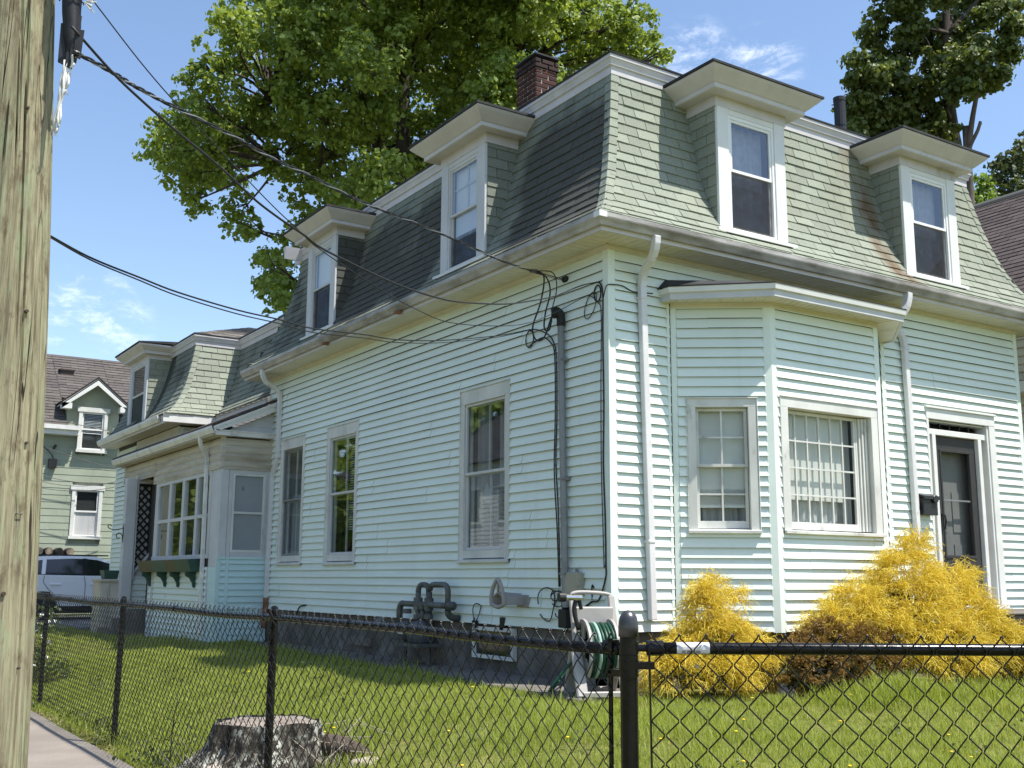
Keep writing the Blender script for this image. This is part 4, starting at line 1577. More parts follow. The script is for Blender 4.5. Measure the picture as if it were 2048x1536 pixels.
def plane_shingles(name, A, B, C_, D_, mat, parent, ex=0.14, wd=0.30, seed=3, lift=0.012):
    """courses over a planar quad A-B (eave) to D-C (ridge); joined geometry"""
    r = random.Random(seed)
    A, B, C_, D_ = Vector(A), Vector(B), Vector(C_), Vector(D_)
    N = (B-A).cross(D_-A).normalized()
    if N.z < 0:
        N = -N
    h = max((D_-A).length, (C_-B).length)
    n = max(1, int(h/ex))
    mb = MB()
    mb.quad(A-N*0.02, B-N*0.02, C_-N*0.02, D_-N*0.02)
    for i in range(n):
        t0, t1 = i/n, (i+1)/n
        l0, r0 = A.lerp(D_, t0), B.lerp(C_, t0)
        l1, r1 = A.lerp(D_, t1), B.lerp(C_, t1)
        w = (r0-l0).length
        m = max(1, int(w/wd))
        sh = (0.5 if i % 2 else 0.0)+r.uniform(-.08, .08)
        k = -1
        while k <= m+1:
            a, b = max(0.0, (k+sh)/m), min(1.0, (k+1+sh)/m)
            k += 1
            if b-a < 0.02/m:
                continue
            g_ = 0.004/w
            e = lift*(1+r.uniform(-.3, .3))
            p = [l0.lerp(r0, a+g_)+N*e, l0.lerp(r0, b-g_)+N*e, l1.lerp(r1, b-g_)+N*0.003, l1.lerp(r1, a+g_)+N*0.003]
            q = [l0.lerp(r0, a+g_)-N*0.01, l0.lerp(r0, b-g_)-N*0.01]
            mb.add(p+q, ((0, 1, 2, 3), (4, 5, 1, 0)))
    o = mb.build(name, mat, parent, fix=False)
    return tag(o, kind='stuff')


ap, ap2 = (1.46, 14.65, 5.95), (5.0, 14.65, 5.95)
z0 = 5.205
plane_shingles('roof_shingles', (EX+.24, EY+.24, z0), (4.9, EY+.24, z0), ap2, ap, 'roofgrey', ell_roof, seed=8)
plane_shingles('roof_shingles', (EX+.24, 17.0, z0), (EX+.24, EY+.24, z0), ap, ap, 'roofgrey', ell_roof, seed=9)
plane_shingles('roof_shingles', (CXX+.24, EY+.6, z0), (CXX+.24, 9.3, z0), (2.4, 9.3, 5.9), (2.4, EY+.6, 5.9), 'roofgrey', ell_roof, seed=10)
mb = MB()
mb.box(-0.15, 0.25, 14.6, 15.0, 5.2, 5.42)
mb.build('chimney_stub', 'brickcap', house, bevel=0.01)
# taller rear block behind the main roof
mb = MB()
mb.box(1.70, 5.8, 9.2, 13.6, 4.9, 6.02)
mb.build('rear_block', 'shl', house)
mb = MB()
mb.sweep([(1.645, 13.9), (1.645, 9.26)], CORN)
mb.build('roof_cornice', 'cornice', house)
mb = MB()
mb.sweep([(1.645, 13.9), (1.645, 9.26)], [(-0.262, 6.078), (-0.258, 6.098), (-0.5, 6.13), (-0.5, 6.078)])
mb.build('roof_edge', 'roofedge', house)


def ell_dormer():
    a, b = 14.35, 15.75
    face = -0.76
    fr = Fr((face, 0, 0), (0, 1, 0), (-1, 0, 0))
    zb, zt = 3.56, 5.02
    d = MB()
    d.box(a, a+0.2, -0.06, 0.018, zb, zt-0.04, fr)
    d.box(b-0.2, b, -0.06, 0.018, zb, zt-0.04, fr)
    d.box(a+0.2, b-0.2, -0.06, 0.012, zt-0.14, zt-0.04, fr)
    d.box(a-0.04, b+0.04, -0.06, 0.06, zb-0.06, zb, fr)
    body = d.build('dormer', 'porchgrey', house)
    mb = MB()
    mb.box(face+0.02, 0.2, a+0.004, b-0.004, zb-0.2, zt)
    mb.build('cheek', 'deck', body)
    cheek(a, face+0.01, 1, 'y', [(z, t+EX) for z, t in EP], zb-0.1, zt-0.03, 'shf', body, ex=0.13, wd=0.30, seed=60)
    path = [(0.0, b), (face, b), (face, a), (0.0, a)]
    mb = MB()
    mb.sweep(path, [(0.0, zt-0.08), (0.02, zt-0.08), (0.02, zt+0.02), (0.0, zt+0.02)])
    mb.sweep(path, [(-0.02, zt+0.021), (0.14, zt+0.012), (0.15, zt+0.06), (0.165, zt+0.07), (0.27, zt+0.15), (0.28, zt+0.185), (-0.02, zt+0.185)])
    mb.build('crown', 'cornice', body)
    mb = MB()
    mb.hexa([(face-.30, a-.30, zt+.187), (face-.30, b+.30, zt+.187), (.4, b+.3, zt+.25), (.4, a-.3, zt+.25),
             (face-.30, a-.30, zt+.215), (face-.30, b+.30, zt+.215), (.4, b+.3, zt+.34), (.4, a-.3, zt+.34)])
    mb.build('dormer_roof', 'roofedge', body)
    mid = zb+(zt-zb)*0.47
    sash(body, fr, a+0.2, b-0.2, mid, zt-0.14, 0.004, 0.04, 'porchgrey')
    sash(body, fr, a+0.2, b-0.2, zb, mid+0.03, -0.02, 0.04, 'porchgrey', pane='stormglass')
    mb = MB()
    mb.box(a+0.24, b-0.24, -0.085, -0.08, mid, zt-0.15, fr)
    mb.build('roller_shade', 'lace', body)
    mb = MB()
    mb.box(a+0.2, b-0.2, -0.30, -0.28, zb, zt-0.15, fr)
    mb.build('dark_room_sheet', 'dark', body)  # dark sheet in place of an unlit room behind the sashes


ell_dormer()

# ---- enclosed side porch ---------------------------------------------------------------
PX, PY0, PY1 = -0.85, 9.07, 15.3
FPF = Fr((0, PY0, 0), (1, 0, 0), (0, -1, 0))
FPL = Fr((PX, 0, 0), (0, 1, 0), (-1, 0, 0))
mb = MB()                                        # lean-to roof slab
mb.hexa([(PX-0.235, PY0-0.16, 2.905), (0.42, PY0-0.16, 3.60), (0.42, PY1+0.2, 3.60), (PX-0.235, PY1+0.2, 2.905),
         (PX-0.235, PY0-0.16, 2.945), (0.42, PY0-0.16, 3.64), (0.42, PY1+0.2, 3.64), (PX-0.235, PY1+0.2, 2.945)])
proof = mb.build('porch_roof', 'roofdark', house)
mb = MB()                                        # rake board along the front slope
p0, p1 = Vector((PX-0.215, PY0-0.13, 2.91)), Vector((0.0, PY0-0.13, 3.135+0.03))
sl = (3.60-2.905)/(0.42-PX+0.235)
a = Vector((PX-0.215, PY0-0.150, 2.905))
b = Vector((0.0, PY0-0.150, 2.905+sl*(0.0-PX+0.215)))
mb.prism([a+Z3*(-0.005), b+Z3*(-0.005), b-Z3*0.165, a+Vector((0.02, 0, -0.10))], (0, 0.022, 0))
mb.prism([a+Vector((0, -0.014, -0.006)), b+Vector((0, -0.014, -0.006)), b+Vector((0, -0.014, -0.055)), a+Vector((0, -0.014, -0.055))], (0, 0.013, 0))
mb.build('rake_board', 'white', proof)
mb = MB()                                        # small triangular gable, clad in wide boards
zb0 = 2.845
for k in range(5):
    za, zt_ = zb0+0.115*k, zb0+0.115*(k+1)
    xa = max(PX, PX-0.215+(za+0.17-2.905)/sl)
    xb = max(PX, PX-0.215+(zt_+0.17-2.905)/sl)
    if xa > -0.02:
        break
    mb.add([FPF.p(xa, 0.016, za), FPF.p(-0.005, 0.016, za), FPF.p(-0.005, 0.004, zt_), FPF.p(min(xb, -0.01), 0.004, zt_), FPF.p(xa, -0.01, za), FPF.p(-0.005, -0.01, za)], ((0, 1, 2, 3), (4, 5, 1, 0)))
mb.build('gable_board', 'porchgrey', house, fix=False)
mb = MB()
mb.box(PX-0.17, 0.0, 0.0, 0.135, 2.765, 2.835, FPF)
mb.box(PX-0.17, 0.0, 0.0, 0.15, 2.835, 2.85, FPF)
mb.build('pent_trim', 'gutter_w', house)
# beige frieze siding: front and long side
pw = MB()
pw.box(PX+0.02, 0.0, -0.06, -0.004, 2.26, 2.76, FPF)
pw.box(PY0, 12.95, -0.06, -0.004, 2.26, 2.76, FPL)
pw.box(12.95, PY1, -0.06, -0.004, 2.43, 2.76, FPL)
pwall = pw.build('porch_frieze', 'dark', house)


def wide_board(fr, u0, u1, z0, z1, n, mat, parent, out=0.022):
    h = (z1-z0)/n
    for k in range(n):
        a_, b_ = z0+h*k, z0+h*(k+1)
        mb = MB()
        for (q0, q1, o0, o1) in ((0, .28, .55, .95), (.28, .62, .95, 1.0), (.62, 1.0, 1.0, 0.2)):
            mb.quad(fr.p(u0, out*o0, a_+h*q0), fr.p(u1, out*o0, a_+h*q0), fr.p(u1, out*o1, a_+h*q1), fr.p(u0, out*o1, a_+h*q1))
        mb.quad(fr.p(u0, 0, a_), fr.p(u1, 0, a_), fr.p(u1, out*.55, a_), fr.p(u0, out*.55, a_))
        mb.build('wide_board', mat, parent, smooth=False, fix=False)


wide_board(FPF, PX+0.045, -0.012, 2.265, 2.74, 4, 'porchbeige', pwall)
wide_board(FPL, PY0+0.03, 12.95, 2.27, 2.745, 4, 'porchbeige', pwall)
wide_board(FPL, 12.97, PY1, 2.43, 2.745, 3, 'porchbeige', pwall)
mb = MB()
mb.box(PX-0.012, PX+0.045, -0.01, 0.026, 2.25, 2.765, FPF)
mb.box(PX-0.026, PX-0.001, PY0-0.012, PY0+0.03, 2.25, 2.765)
mb.box(-0.05, -0.006, 0.0, 0.024, 2.25, 2.765, FPF)
mb.box(PX+0.03, -0.02, 0.0, 0.03, 2.232, 2.262, FPF)
mb.box(PY0, 12.95, 0.0, 0.03, 2.238, 2.268, FPL)
mb.box(12.95, PY1, 0.0, 0.03, 2.40, 2.43, FPL)
mb.box(12.93, 12.97, 0.0, 0.03, 2.25, 2.76, FPL)
mb.build('porch_trim', 'porchbeige', house)
mb = MB()
mb.box(PX-0.20, PX-0.001, PY0-0.13, PY1+0.2, 2.762, 2.780)
mb.build('porch_soffit', 'porchbeige', house)
mb = MB()
mb.sweep([(PX, PY1+0.2), (PX, PY0-0.14)], [(0.172, 2.79), (0.21, 2.79), (0.238, 2.835), (0.252, 2.86), (0.252, 2.905), (0.240, 2.905), (0.235, 2.87), (0.20, 2.805), (0.172, 2.805)])
mb.sweep([(PX, PY1+0.2), (PX, PY0-0.13)], [(0.155, 2.775), (0.171, 2.775), (0.171, 2.905), (0.155, 2.905)])
mb.build('gutter', 'gutter_w', house)
mb = MB()                                        # square corner post and jambs
mb.box(PX, PX+0.13, -0.12, 0.012, 0.80, 2.245, FPF)
mb.box(PX+0.135, PX+0.20, -0.10, 0.002, 0.80, 2.245, FPF)
mb.box(-0.10, -0.0, -0.10, 0.004, 0.80, 2.245, FPF)
mb.box(PX+0.2, -0.1, -0.10, 0.006, 2.165, 2.24, FPF)
mb.box(PX+0.2, -0.1, -0.10, 0.02, 0.80, 0.90, FPF)
mb.box(PY0+0.03, PY0+0.42, -0.10, 0.006, 0.66, 2.245, FPL)
mb.build('porch_post', 'porchgrey', house, bevel=0.004)
mb = MB()
mb.box(PX+0.20, -0.10, -0.02, 0.010, 0.88, 2.17, FPF)
pwin = None
wn = MB()
wn.box(PX+0.2, PX+0.235, -0.05, 0.016, 0.90, 2.165, FPF)
wn.box(-0.135, -0.1, -0.05, 0.016, 0.90, 2.165, FPF)
wn.box(PX+0.235, -0.135, -0.05, 0.016, 2.135, 2.165, FPF)
wn.box(PX+0.235, -0.135, -0.05, 0.020, 0.90, 0.935, FPF)
wn.box(PX+0.235, -0.135, -0.05, 0.016, 1.515, 1.55, FPF)
pwin = wn.build('window', 'oldwhite', house)
for q0, q1 in ((0.935, 1.515), (1.55, 2.135)):
    mb = MB()
    mb.box(PX+0.235, -0.135, -0.04, -0.012, q0, q1, FPF)
    mb.build('frosted_panel', 'frost', pwin)
mb = MB()                                        # small star sticker on the upper panel
for k in range(4):
    an = math.pi*k/4
    c = Vector((-0.47, 0, 1.93))
    mb.bar(FPF.p(c.x-0.035*math.cos(an), -0.009, c.z-0.05*math.sin(an)), FPF.p(c.x+0.035*math.cos(an), -0.009, c.z+0.05*math.sin(an)), 0.006, 0.004)
mb.build('star_decal', 'conduit', pwin)
# side windows: four casements over four
cols = [(9.90, 10.26), (10.40, 10.94), (11.13, 11.72), (11.93, 12.56)]
cols = [(9.62, 10.20), (10.33, 10.98), (11.12, 11.78), (11.92, 12.58)]
wn = MB()
wn.box(9.50, 12.80, -0.06, 0.014, 2.17, 2.238, FPL)
wn.box(9.50, 12.80, -0.06, 0.030, 0.80, 0.87, FPL)
edges = [9.49]+[v for c in cols for v in c]+[12.80]
for i in range(0, len(edges), 2):
    wn.box(edges[i], edges[i+1], -0.06, 0.014, 0.87, 2.17, FPL)
for c in cols:
    wn.box(c[0], c[1], -0.05, 0.010, 1.475, 1.535, FPL)
pw2 = wn.build('window', 'porchgrey', house)
for c in cols:
    for q0, q1 in ((0.87, 1.475), (1.535, 2.17)):
        mb = MB()
        mb.quad(FPL.p(c[0], -0.02, q0), FPL.p(c[1], -0.02, q0), FPL.p(c[1], -0.02, q1), FPL.p(c[0], -0.02, q1))
        mb.build('pane', 'glass', pw2, fix=False)
mb = MB()
mb.box(-0.38, -0.34, PY0+0.1, 12.8, -0.5, 2.7)
mb.build('dark_room_sheet', 'dark', house)  # dark sheet standing in for the unlit porch interior
# lower blue skirt
ps = MB()
ps.box(PX+0.01, 0.0, -0.06, -0.004, -0.66, 0.80, FPF)
ps.box(PY0, 12.95, -0.06, -0.004, -0.72, 0.80, FPL)
ps.box(PX+0.0, 0.0, 12.90, 12.95, -0.7, 2.4)
pskirt = ps.build('porch_base', 'dark', house)
siding(pskirt, FPF, PX+0.19, -0.06, -0.7, 0.79, mat='vinyl_blue', name='porch_board')
siding(pskirt, FPF, PX+0.055, PX+0.135, -0.7, 0.79, mat='vinyl_blue', name='porch_board')
siding(pskirt, FPL, 9.50, 12.60, -0.7, 0.66, mat='vinyl', name='porch_board')
siding(pskirt, FPL, 12.74, 12.93, -0.7, 0.79, mat='vinyl', name='porch_board')
mb = MB()
mb.box(PX-0.016, PX+0.055, 0.0, 0.018, -0.72, 0.80, FPF)
mb.box(PX+0.135, PX+0.19, 0.0, 0.022, -0.72, 0.80, FPF)
mb.box(-0.06, 0.0, 0.0, 0.02, -0.60, 0.79, FPF)
mb.box(PX+0.0, -0.03, 0.0, 0.03, 0.785, 0.82, FPF)
mb.box(PY0, 9.45, 0.0, 0.012, -0.75, 0.66, FPL)
mb.build('porch_trim', 'vinyl_blue', house)
mb = MB()
mb.box(12.60, 12.74, 0.0, 0.024, -0.75, 0.80, FPL)
mb.box(9.45, 9.50, 0.0, 0.024, -0.75, 0.66, FPL)
mb.box(12.93, 12.97, 0.0, 0.022, -0.75, 0.80, FPL)
mb.build('porch_trim', 'porchgrey', house)
spout(bend((PX-0.20, 9.66, 2.80), (PX-0.20, 9.66, 2.66), (PX-0.12, 9.68, 2.58))+bend((PX-0.12, 9.68, 2.58), (PX-0.05, 9.70, 2.54), (PX-0.05, 9.70, 2.40))+[(PX-0.05, 9.66, 1.0), (PX-0.05, 9.62, -0.40)], 0.07, 0.06, axis='l', mat='gutter_w')
# entry: post, lattice screen, rail panel and steps
mb = MB()
mb.box(-1.135, -0.93, 13.92, 14.10, -0.70, 2.42)
mb.box(-0.925, -0.885, 13.95, 14.04, 0.45, 2.42)
mb.build('porch_post', 'porchgrey', house, bevel=0.006)
mb = MB()
mb.box(-0.93, -0.30, 13.98, 14.04, 2.33, 2.42)
mb.prism([(-0.925, 13.99, 0.50), (-0.48, 13.99, 1.06), (-0.48, 13.99, 1.13), (-0.925, 13.99, 0.57)], (0, 0.06, 0))
mb.build('porch_rail', 'porchgrey', house)
lt = MB()
lt.box(-0.885, -0.40, 14.05, 14.065, 2.28, 2.33)
latt = lt.build('lattice_screen', 'black', house)
x0, x1, zt_ = -0.88, -0.42, 2.29


def lat_low(x):
    return 0.57+(x+0.925)/(0.445)*0.56


for sg in (1, -1):
    c = -2.5
    while c < 4.5:
        # line z = sg*x*1.15 + c, clipped
        pts = []
        for i in range(61):
            x = x0+(x1-x0)*i/60
            z = sg*(x-x0)*1.12+c
            if lat_low(x) <= z <= zt_:
                pts.append((x, z))
        if len(pts) > 4:
            mb = MB()
            mb.bar((pts[0][0], 14.05+0.006*sg, pts[0][1]), (pts[-1][0], 14.05+0.006*sg, pts[-1][1]), 0.036, 0.008, up=Vector((0, 1, 0)))
            mb.build('lattice_slat', 'black', latt)
        c += 0.158
mb = MB()
mb.box(-0.89, -0.30, 14.16, 14.20, 0.3, 2.5)
mb.build('entry_wall', 'vinylwhite', house)
er = MB()
er.prism([(-0.92, 14.06, -0.7), (-0.35, 14.06, -0.7), (-0.35, 14.06, 1.2), (-0.92, 14.06, 0.50)], (0, 0.04, 0))
erp = er.build('stair_side', 'porchgrey', house)
FER = Fr((0, 14.05, 0), (1, 0, 0), (0, -1, 0))
siding(erp, FER, -0.92, -0.42, -0.7, 0.50, mat='vinyl', d=0.12)
mb = MB()
for k in range(4):
    mb.box(-1.0-0.26*(3-k), -0.4, 13.1, 13.9, -0.8+0.17*k, -0.63+0.17*k)
mb.build('porch_step', 'concrete', house)

# ------------------------------------------------------------------ shingles: nearest 300 singly, the rest joined
vis = [s for s in SHINGLES]
vis.sort(key=lambda s: s[0])
rest = {}
for i, (dist_, vs, mt, owner) in enumerate(vis):
    if i < 300:
        o0 = vs[0]
        me = bpy.data.meshes.new('shingle')
        me.from_pydata([tuple(v-o0) for v in vs], [], BOXF)
        link('shingle', me, mt, owner, loc=tuple(o0))
    else:
        key = (mt, owner.name)
        mb, ow = rest.setdefault(key, (MB(), owner))
        mb.add(vs, BOXF)
for (mt, nm), (mb, ow) in rest.items():
    tag(mb.build('shingle_field', mt, ow, fix=False), kind='stuff')

# ------------------------------------------------------------------ neighbouring houses
nb = thing('gabled_house', 'sage green shingle-sided house with brown roof behind the white car', 'house', loc=(1.0, 26.3, -0.65))
NY = 26.3
FN = Fr((0, NY, 0), (1, 0, 0), (0, -1, 0))
nw = MB()
NWO = [(0.30, 1.18, 1.60, 3.20), (0.31, 1.15, 4.18, 5.55)]
us = [-5.0, 0.30, 0.31, 1.15, 1.18, 7.0]
nw.box(-5, 7, -6.0, -0.06, -0.7, 4.80, FN)
nwall = nw.build('wall', 'neigh', nb)


def rough_courses(fr, u0, u1, z0, z1, d, opens, mat, parent, seed):
    r = random.Random(seed)
    k = 0
    z = z0
    while z < z1-0.02:
        zt2 = min(z+d, z1)
        cuts = sorted([(o[0], o[1]) for o in opens if o[2] < zt2-0.05 and o[3] > z+0.05])
        segs, cur = [], u0
        for a, b in cuts:
            if a > cur:
                segs.append((cur, a))
            cur = max(cur, b)
        if cur < u1:
            segs.append((cur, u1))
        for a, b in segs:
            mb = MB()
            u = a-r.uniform(0, .8)
            while u < b:
                c, e = max(u, a), min(u+1.22, b)
                u += 1.22
                if e-c < 0.03:
                    continue
                j = r.uniform(-0.008, 0.008)
                mb.add([fr.p(c+.002, 0.014, z+j), fr.p(e-.002, 0.014, z+j), fr.p(e-.002, 0.003, zt2+.01), fr.p(c+.002, 0.003, zt2+.01), fr.p(c+.002, -0.06, z+j), fr.p(e-.002, -0.06, z+j)], ((0, 1, 2, 3), (4, 5, 1, 0)))
            mb.build('siding_course', mat, parent, fix=False)
        z = zt2
        k += 1


rough_courses(FN, -2.2, 4.0, -0.6, 4.86, 0.205, NWO, 'neigh', nwall, 5)
# lower and upper windows
for (o, bl_) in ((NWO[0], False), (NWO[1], True)):
    u0, u1, z0, z1 = o
    fw_ = Fr((0, NY-0.11, 0), (1, 0, 0), (0, -1, 0)) if bl_ else FN
    cw = 0.10
    mb = MB()
    mb.box(u0, u0+cw, -0.05, 0.05, z0, z1, fw_)
    mb.box(u1-cw, u1, -0.05, 0.05, z0, z1, fw_)
    mb.box(u0-0.05, u1+0.05, -0.05, 0.07, z1-0.14, z1, fw_)
    mb.box(u0-0.03, u1+0.03, -0.05, 0.09, z0, z0+0.09, fw_)
    wq = mb.build('window', 'oldwhite', nb)
    md = (z0+z1)/2+0.02
    sash(wq, fw_, u0+cw, u1-cw, md-0.02, z1-0.14, 0.0, 0.05, 'white', pane='stormglass')
    sash(wq, fw_, u0+cw, u1-cw, z0+0.09, md+0.02, -0.03, 0.05, 'white', pane='stormglass')
    mb = MB()
    mb.box(u0+cw, u1-cw, -0.06, -0.055, z0, z1-0.14, fw_)
    mb.build('dark_room_sheet', 'dark', wq)  # dark sheet close behind the panes for an unlit interior
    if bl_:
        blind(wq, fw_, u0+cw+0.05, u1-cw-0.05, z0+0.6, z1-0.18, -0.035, 'lace', 0.045)
    else:
        mb = MB()
        mb.box(u0+cw+0.05, u1-cw-0.05, -0.050, -0.045, z0+0.15, md, fw_)
        mb.build('curtain', 'curtain', wq)
mb = MB()
mb.box(-5.2, 0.32, -0.05, 0.35, 4.66, 4.80, FN)
mb.box(1.25, 7.2, -0.05, 0.35, 4.66, 4.80, FN)
mb.build('eave', 'white', nb)
mb = MB()
mb.box(-5.3, 0.30, 0.33, 0.45, 4.80, 4.93, FN)
mb.box(1.27, 7.3, 0.33, 0.45, 4.80, 4.93, FN)
mb.build('gutter', 'gutter_w', nb)
nroof = MB()
nroof.prism([(-5.3, NY-0.42, 4.86), (-5.3, NY+3.2, 7.66), (-5.3, NY+7.0, 4.86)], (5.26, 0, 0))
nroof.prism([(1.54, NY-0.42, 4.86), (1.54, NY+3.2, 7.66), (1.54, NY+7.0, 4.86)], (5.76, 0, 0))
nroof.prism([(-.04, NY+0.9, 4.86), (-.04, NY+0.9, 5.85), (-.04, NY+3.2, 7.66), (-.04, NY+7.0, 4.86)], (1.58, 0, 0))
nr = nroof.build('roof', 'roofbrown', nb)
plane_shingles('roof_shingles', (-5.3, NY-0.43, 4.90), (-.04, NY-0.43, 4.90), (-.04, NY+3.2, 7.70), (-5.3, NY+3.2, 7.70), 'roofbrown', nr, ex=0.17, wd=0.42, seed=21, lift=0.02)
plane_shingles('roof_shingles', (1.54, NY-0.43, 4.90), (7.3, NY-0.43, 4.90), (7.3, NY+3.2, 7.70), (1.54, NY+3.2, 7.70), 'roofbrown', nr, ex=0.17, wd=0.42, seed=22, lift=0.02)
plane_shingles('roof_shingles', (-.04, NY+0.9, 5.925), (1.54, NY+0.9, 5.925), (1.54, NY+3.2, 7.70), (-.04, NY+3.2, 7.70), 'roofbrown', nr, ex=0.17, wd=0.42, seed=23, lift=0.02)
mb = MB()
mb.box(0.10, 0.50, NY+2.1, NY+2.5, 6.7, 7.02)
mb.box(0.06, 0.54, NY+2.05, NY+2.52, 7.02, 7.06)
mb.build('roof_vent', 'roofdark', nr)
# gabled wall dormer
gd = MB()
gz = 5.66
gd.prism([(-0.02, NY-0.02, 4.85), (1.50, NY-0.02, 4.85), (1.50, NY-0.02, gz+0.1), (0.75, NY-0.02, 6.28), (-0.02, NY-0.02, gz+0.1)], (0, 2.2, 0))
gdo = gd.build('dormer', 'neigh', nb)
rough_courses(Fr((0, NY-0.02, 0), (1, 0, 0), (0, -1, 0)), -0.02, 1.5, 4.86, 5.70, 0.205, [(0.31, 1.15, 4.0, 5.55)], 'neigh', gdo, 6)
mb = MB()
for s in (-1, 1):
    a = Vector((0.75, NY-0.36, 6.43))
    b = Vector((0.75+s*0.98, NY-0.36, 5.62))
    mb.prism([a, b, b-Z3*0.17, a-Z3*0.21], (0, 0.05, 0))
    mb.prism([b, b+Vector((-s*0.28, 0, 0)), b+Vector((-s*0.28, 0, -0.17)), b+Vector((0, 0, -0.17))], (0, 0.30, 0))
    mb.prism([a-Z3*0.02, b-Z3*0.02, b-Z3*0.06, a-Z3*0.06], (0, 2.0, 0))
mb.build('bargeboard', 'white', gdo)
mb = MB()
for s in (-1, 1):
    a = Vector((0.75, NY-0.38, 6.45))
    b = Vector((0.75+s*1.02, NY-0.38, 5.62))
    mb.prism([a, b, b+Z3*0.035, a+Z3*0.04], (0, 2.6, 0))
mb.build('dormer_roof', 'roofdark', gdo)
mb = MB()
mb.box(-0.44, -0.22, 0.02, 0.16, 3.66, 3.93, FN)
mb.build('meter_box', 'black', nb)
mb = MB()
mb.tube([FN.p(-0.62, 0.05, 4.3), FN.p(-0.5, 0.08, 4.2), FN.p(-0.35, 0.05, 4.05), FN.p(-0.3, 0.05, 3.93)], 0.014, 6)
mb.tube([FN.p(-0.33, 0.08, 4.22), FN.p(-0.28, 0.10, 4.36)], 0.04, 6)
mb.build('cable_entry', 'cable', nb)
for (a, b, sag) in (((-0.62, 4.15), (1.7, 3.62), 0.06), ((-0.7, 3.35), (1.7, 3.30), 0.12), ((-0.7, 3.00), (1.7, 3.25), 0.15), ((-0.75, 5.05), (1.6, 4.72), 0.02), ((-0.7, 3.18), (1.7, 3.42), 0.18)):
    mb = MB()
    mb.tube([FN.p(a[0]+(b[0]-a[0])*t/10, 0.9, a[1]+(b[1]-a[1])*t/10-sag*4*(t/10)*(1-t/10)) for t in range(11)], 0.010, 5)
    o = mb.build('overhead_cable', 'cable')
    tag(o, 'thin black cable strung across the sage green house wall', 'cable', 'cables strung across the sage green house')
mb = MB()
mb.box(-1.4, 0.42, 0.05, 0.35, 0.80, 1.08, FN)
mb.box(-1.45, 0.45, 0.04, 0.40, 1.06, 1.10, FN)
tag(mb.build('wood_rack', 'roofdark'), 'low dark rack under the cut log ends against sage green house', 'rack')
for i, px in enumerate((-0.42, -0.16, 0.13, 0.42)):
    t = thing('log', ['pale round log end, leftmost of the row on the rack', 'pale round log end, second from left on the rack', 'darker round log end, third from left on the rack', 'round tan log end, rightmost of the row on the rack'][i], 'log', 'cut logs lying in a row behind the car', loc=(px-0.14, NY-0.28, 1.10))
    mb = MB()
    mb.lathe((px-0.14, NY-0.05, 1.215), [(0.112, 0), (0.115, -0.2), (0.112, -0.40)], 14, 'y')
    mb.build('bark', 'bark', t)
    mb = MB()
    mb.lathe((px-0.14, NY-0.445, 1.215), [(0.10, 0), (0.10, -0.012)], 14, 'y')
    mb.build('end_grain', 'wood_end' if i != 2 else 'rootbrown', t)

nb2 = thing('brown_roofed_house', 'beige-sided house with steep dark brown shingle roof at right edge', 'house', loc=(10.5, 4, -0.6))
FR_ = Fr((8.8, 0, 0), (0, 1, 0), (-1, 0, 0))
rw = MB()
rw.box(8.83, 14.5, -3.0, 11.0, -0.7, 4.75)
rwall = rw.build('wall', 'neigh2', nb2)
siding(rwall, FR_, -0.5, 3.0, -0.5, 4.75, mat='neigh2', d=0.125, name='siding_course')
mb = MB()
mb.prism([(8.45, -3.4, 4.72), (11.5, -3.4, 7.40), (14.6, -3.4, 4.72)], (0, 14.8, 0))
rr = mb.build('roof', 'roofdark', nb2)
plane_shingles('roof_shingles', (8.40, 11.4, 4.72), (8.40, -3.4, 4.72), (11.5, -3.4, 7.44), (11.5, 11.4, 7.44), 'roofdark', rr, ex=0.14, wd=0.30, seed=31, lift=0.014)
mb = MB()
mb.tube([(11.5, -3.4, 7.45), (11.5, 11.4, 7.45)], 0.06, 8)
mb.build('ridge_cap', 'roofgrey', rr)
mb = MB()
mb.box(8.62, 8.80, -0.2, 1.9, 3.30, 3.46)
mb.box(8.70, 8.80, -0.15, 0.0, 0.0, 3.30)
mb.box(8.70, 8.80, 1.25, 1.42, 0.0, 3.30)
mb.build('window_casing', 'white', nb2)
mb = MB()
mb.box(8.4, 8.8, -3.3, 11, 4.60, 4.72)
mb.build('eave', 'white', nb2)

# unseen houses added across the street: bounce for the shaded wall, reflections in panes


def street_house(label, x, y0, y1, h, wall, roofm):
    t = thing('street_house', label, 'house', loc=(x, (y0+y1)/2, -1))
    mb = MB()
    mb.box(x-8, x, y0, y1, -1.0, h)
    mb.build('wall', wall, t)
    fr = Fr((x, 0, 0), (0, 1, 0), (1, 0, 0))
    for k in range(int((y1-y0)/2.6)):
        for z in (0.2, 3.0):
            if z+1.6 < h:
                a = y0+0.9+2.6*k
                mb = MB()
                mb.box(a, a+1.1, -0.02, 0.06, z, z+1.7, fr)
                w_ = mb.build('window', 'white', t)
                mb = MB()
                mb.box(a+.12, a+.98, 0.061, 0.07, z+.12, z+1.58, fr)
                mb.build('pane', 'carglass', w_)
    mb = MB()
    k = int((h+0.9)/0.2)
    for i in range(k):
        mb.quad(fr.p(y0, .02, -0.9+.2*i), fr.p(y1, .02, -0.9+.2*i), fr.p(y1, .004, -0.7+.2*i), fr.p(y0, .004, -0.7+.2*i))
    tag(mb.build('siding_courses', wall, t, fix=False), kind='stuff')
    mb = MB()
    mb.prism([(x+.4, y0-.4, h), (x-4, y0-.4, h+3.2), (x-8.4, y0-.4, h)], (0, y1-y0+.8, 0))
    mb.build('roof', roofm, t)


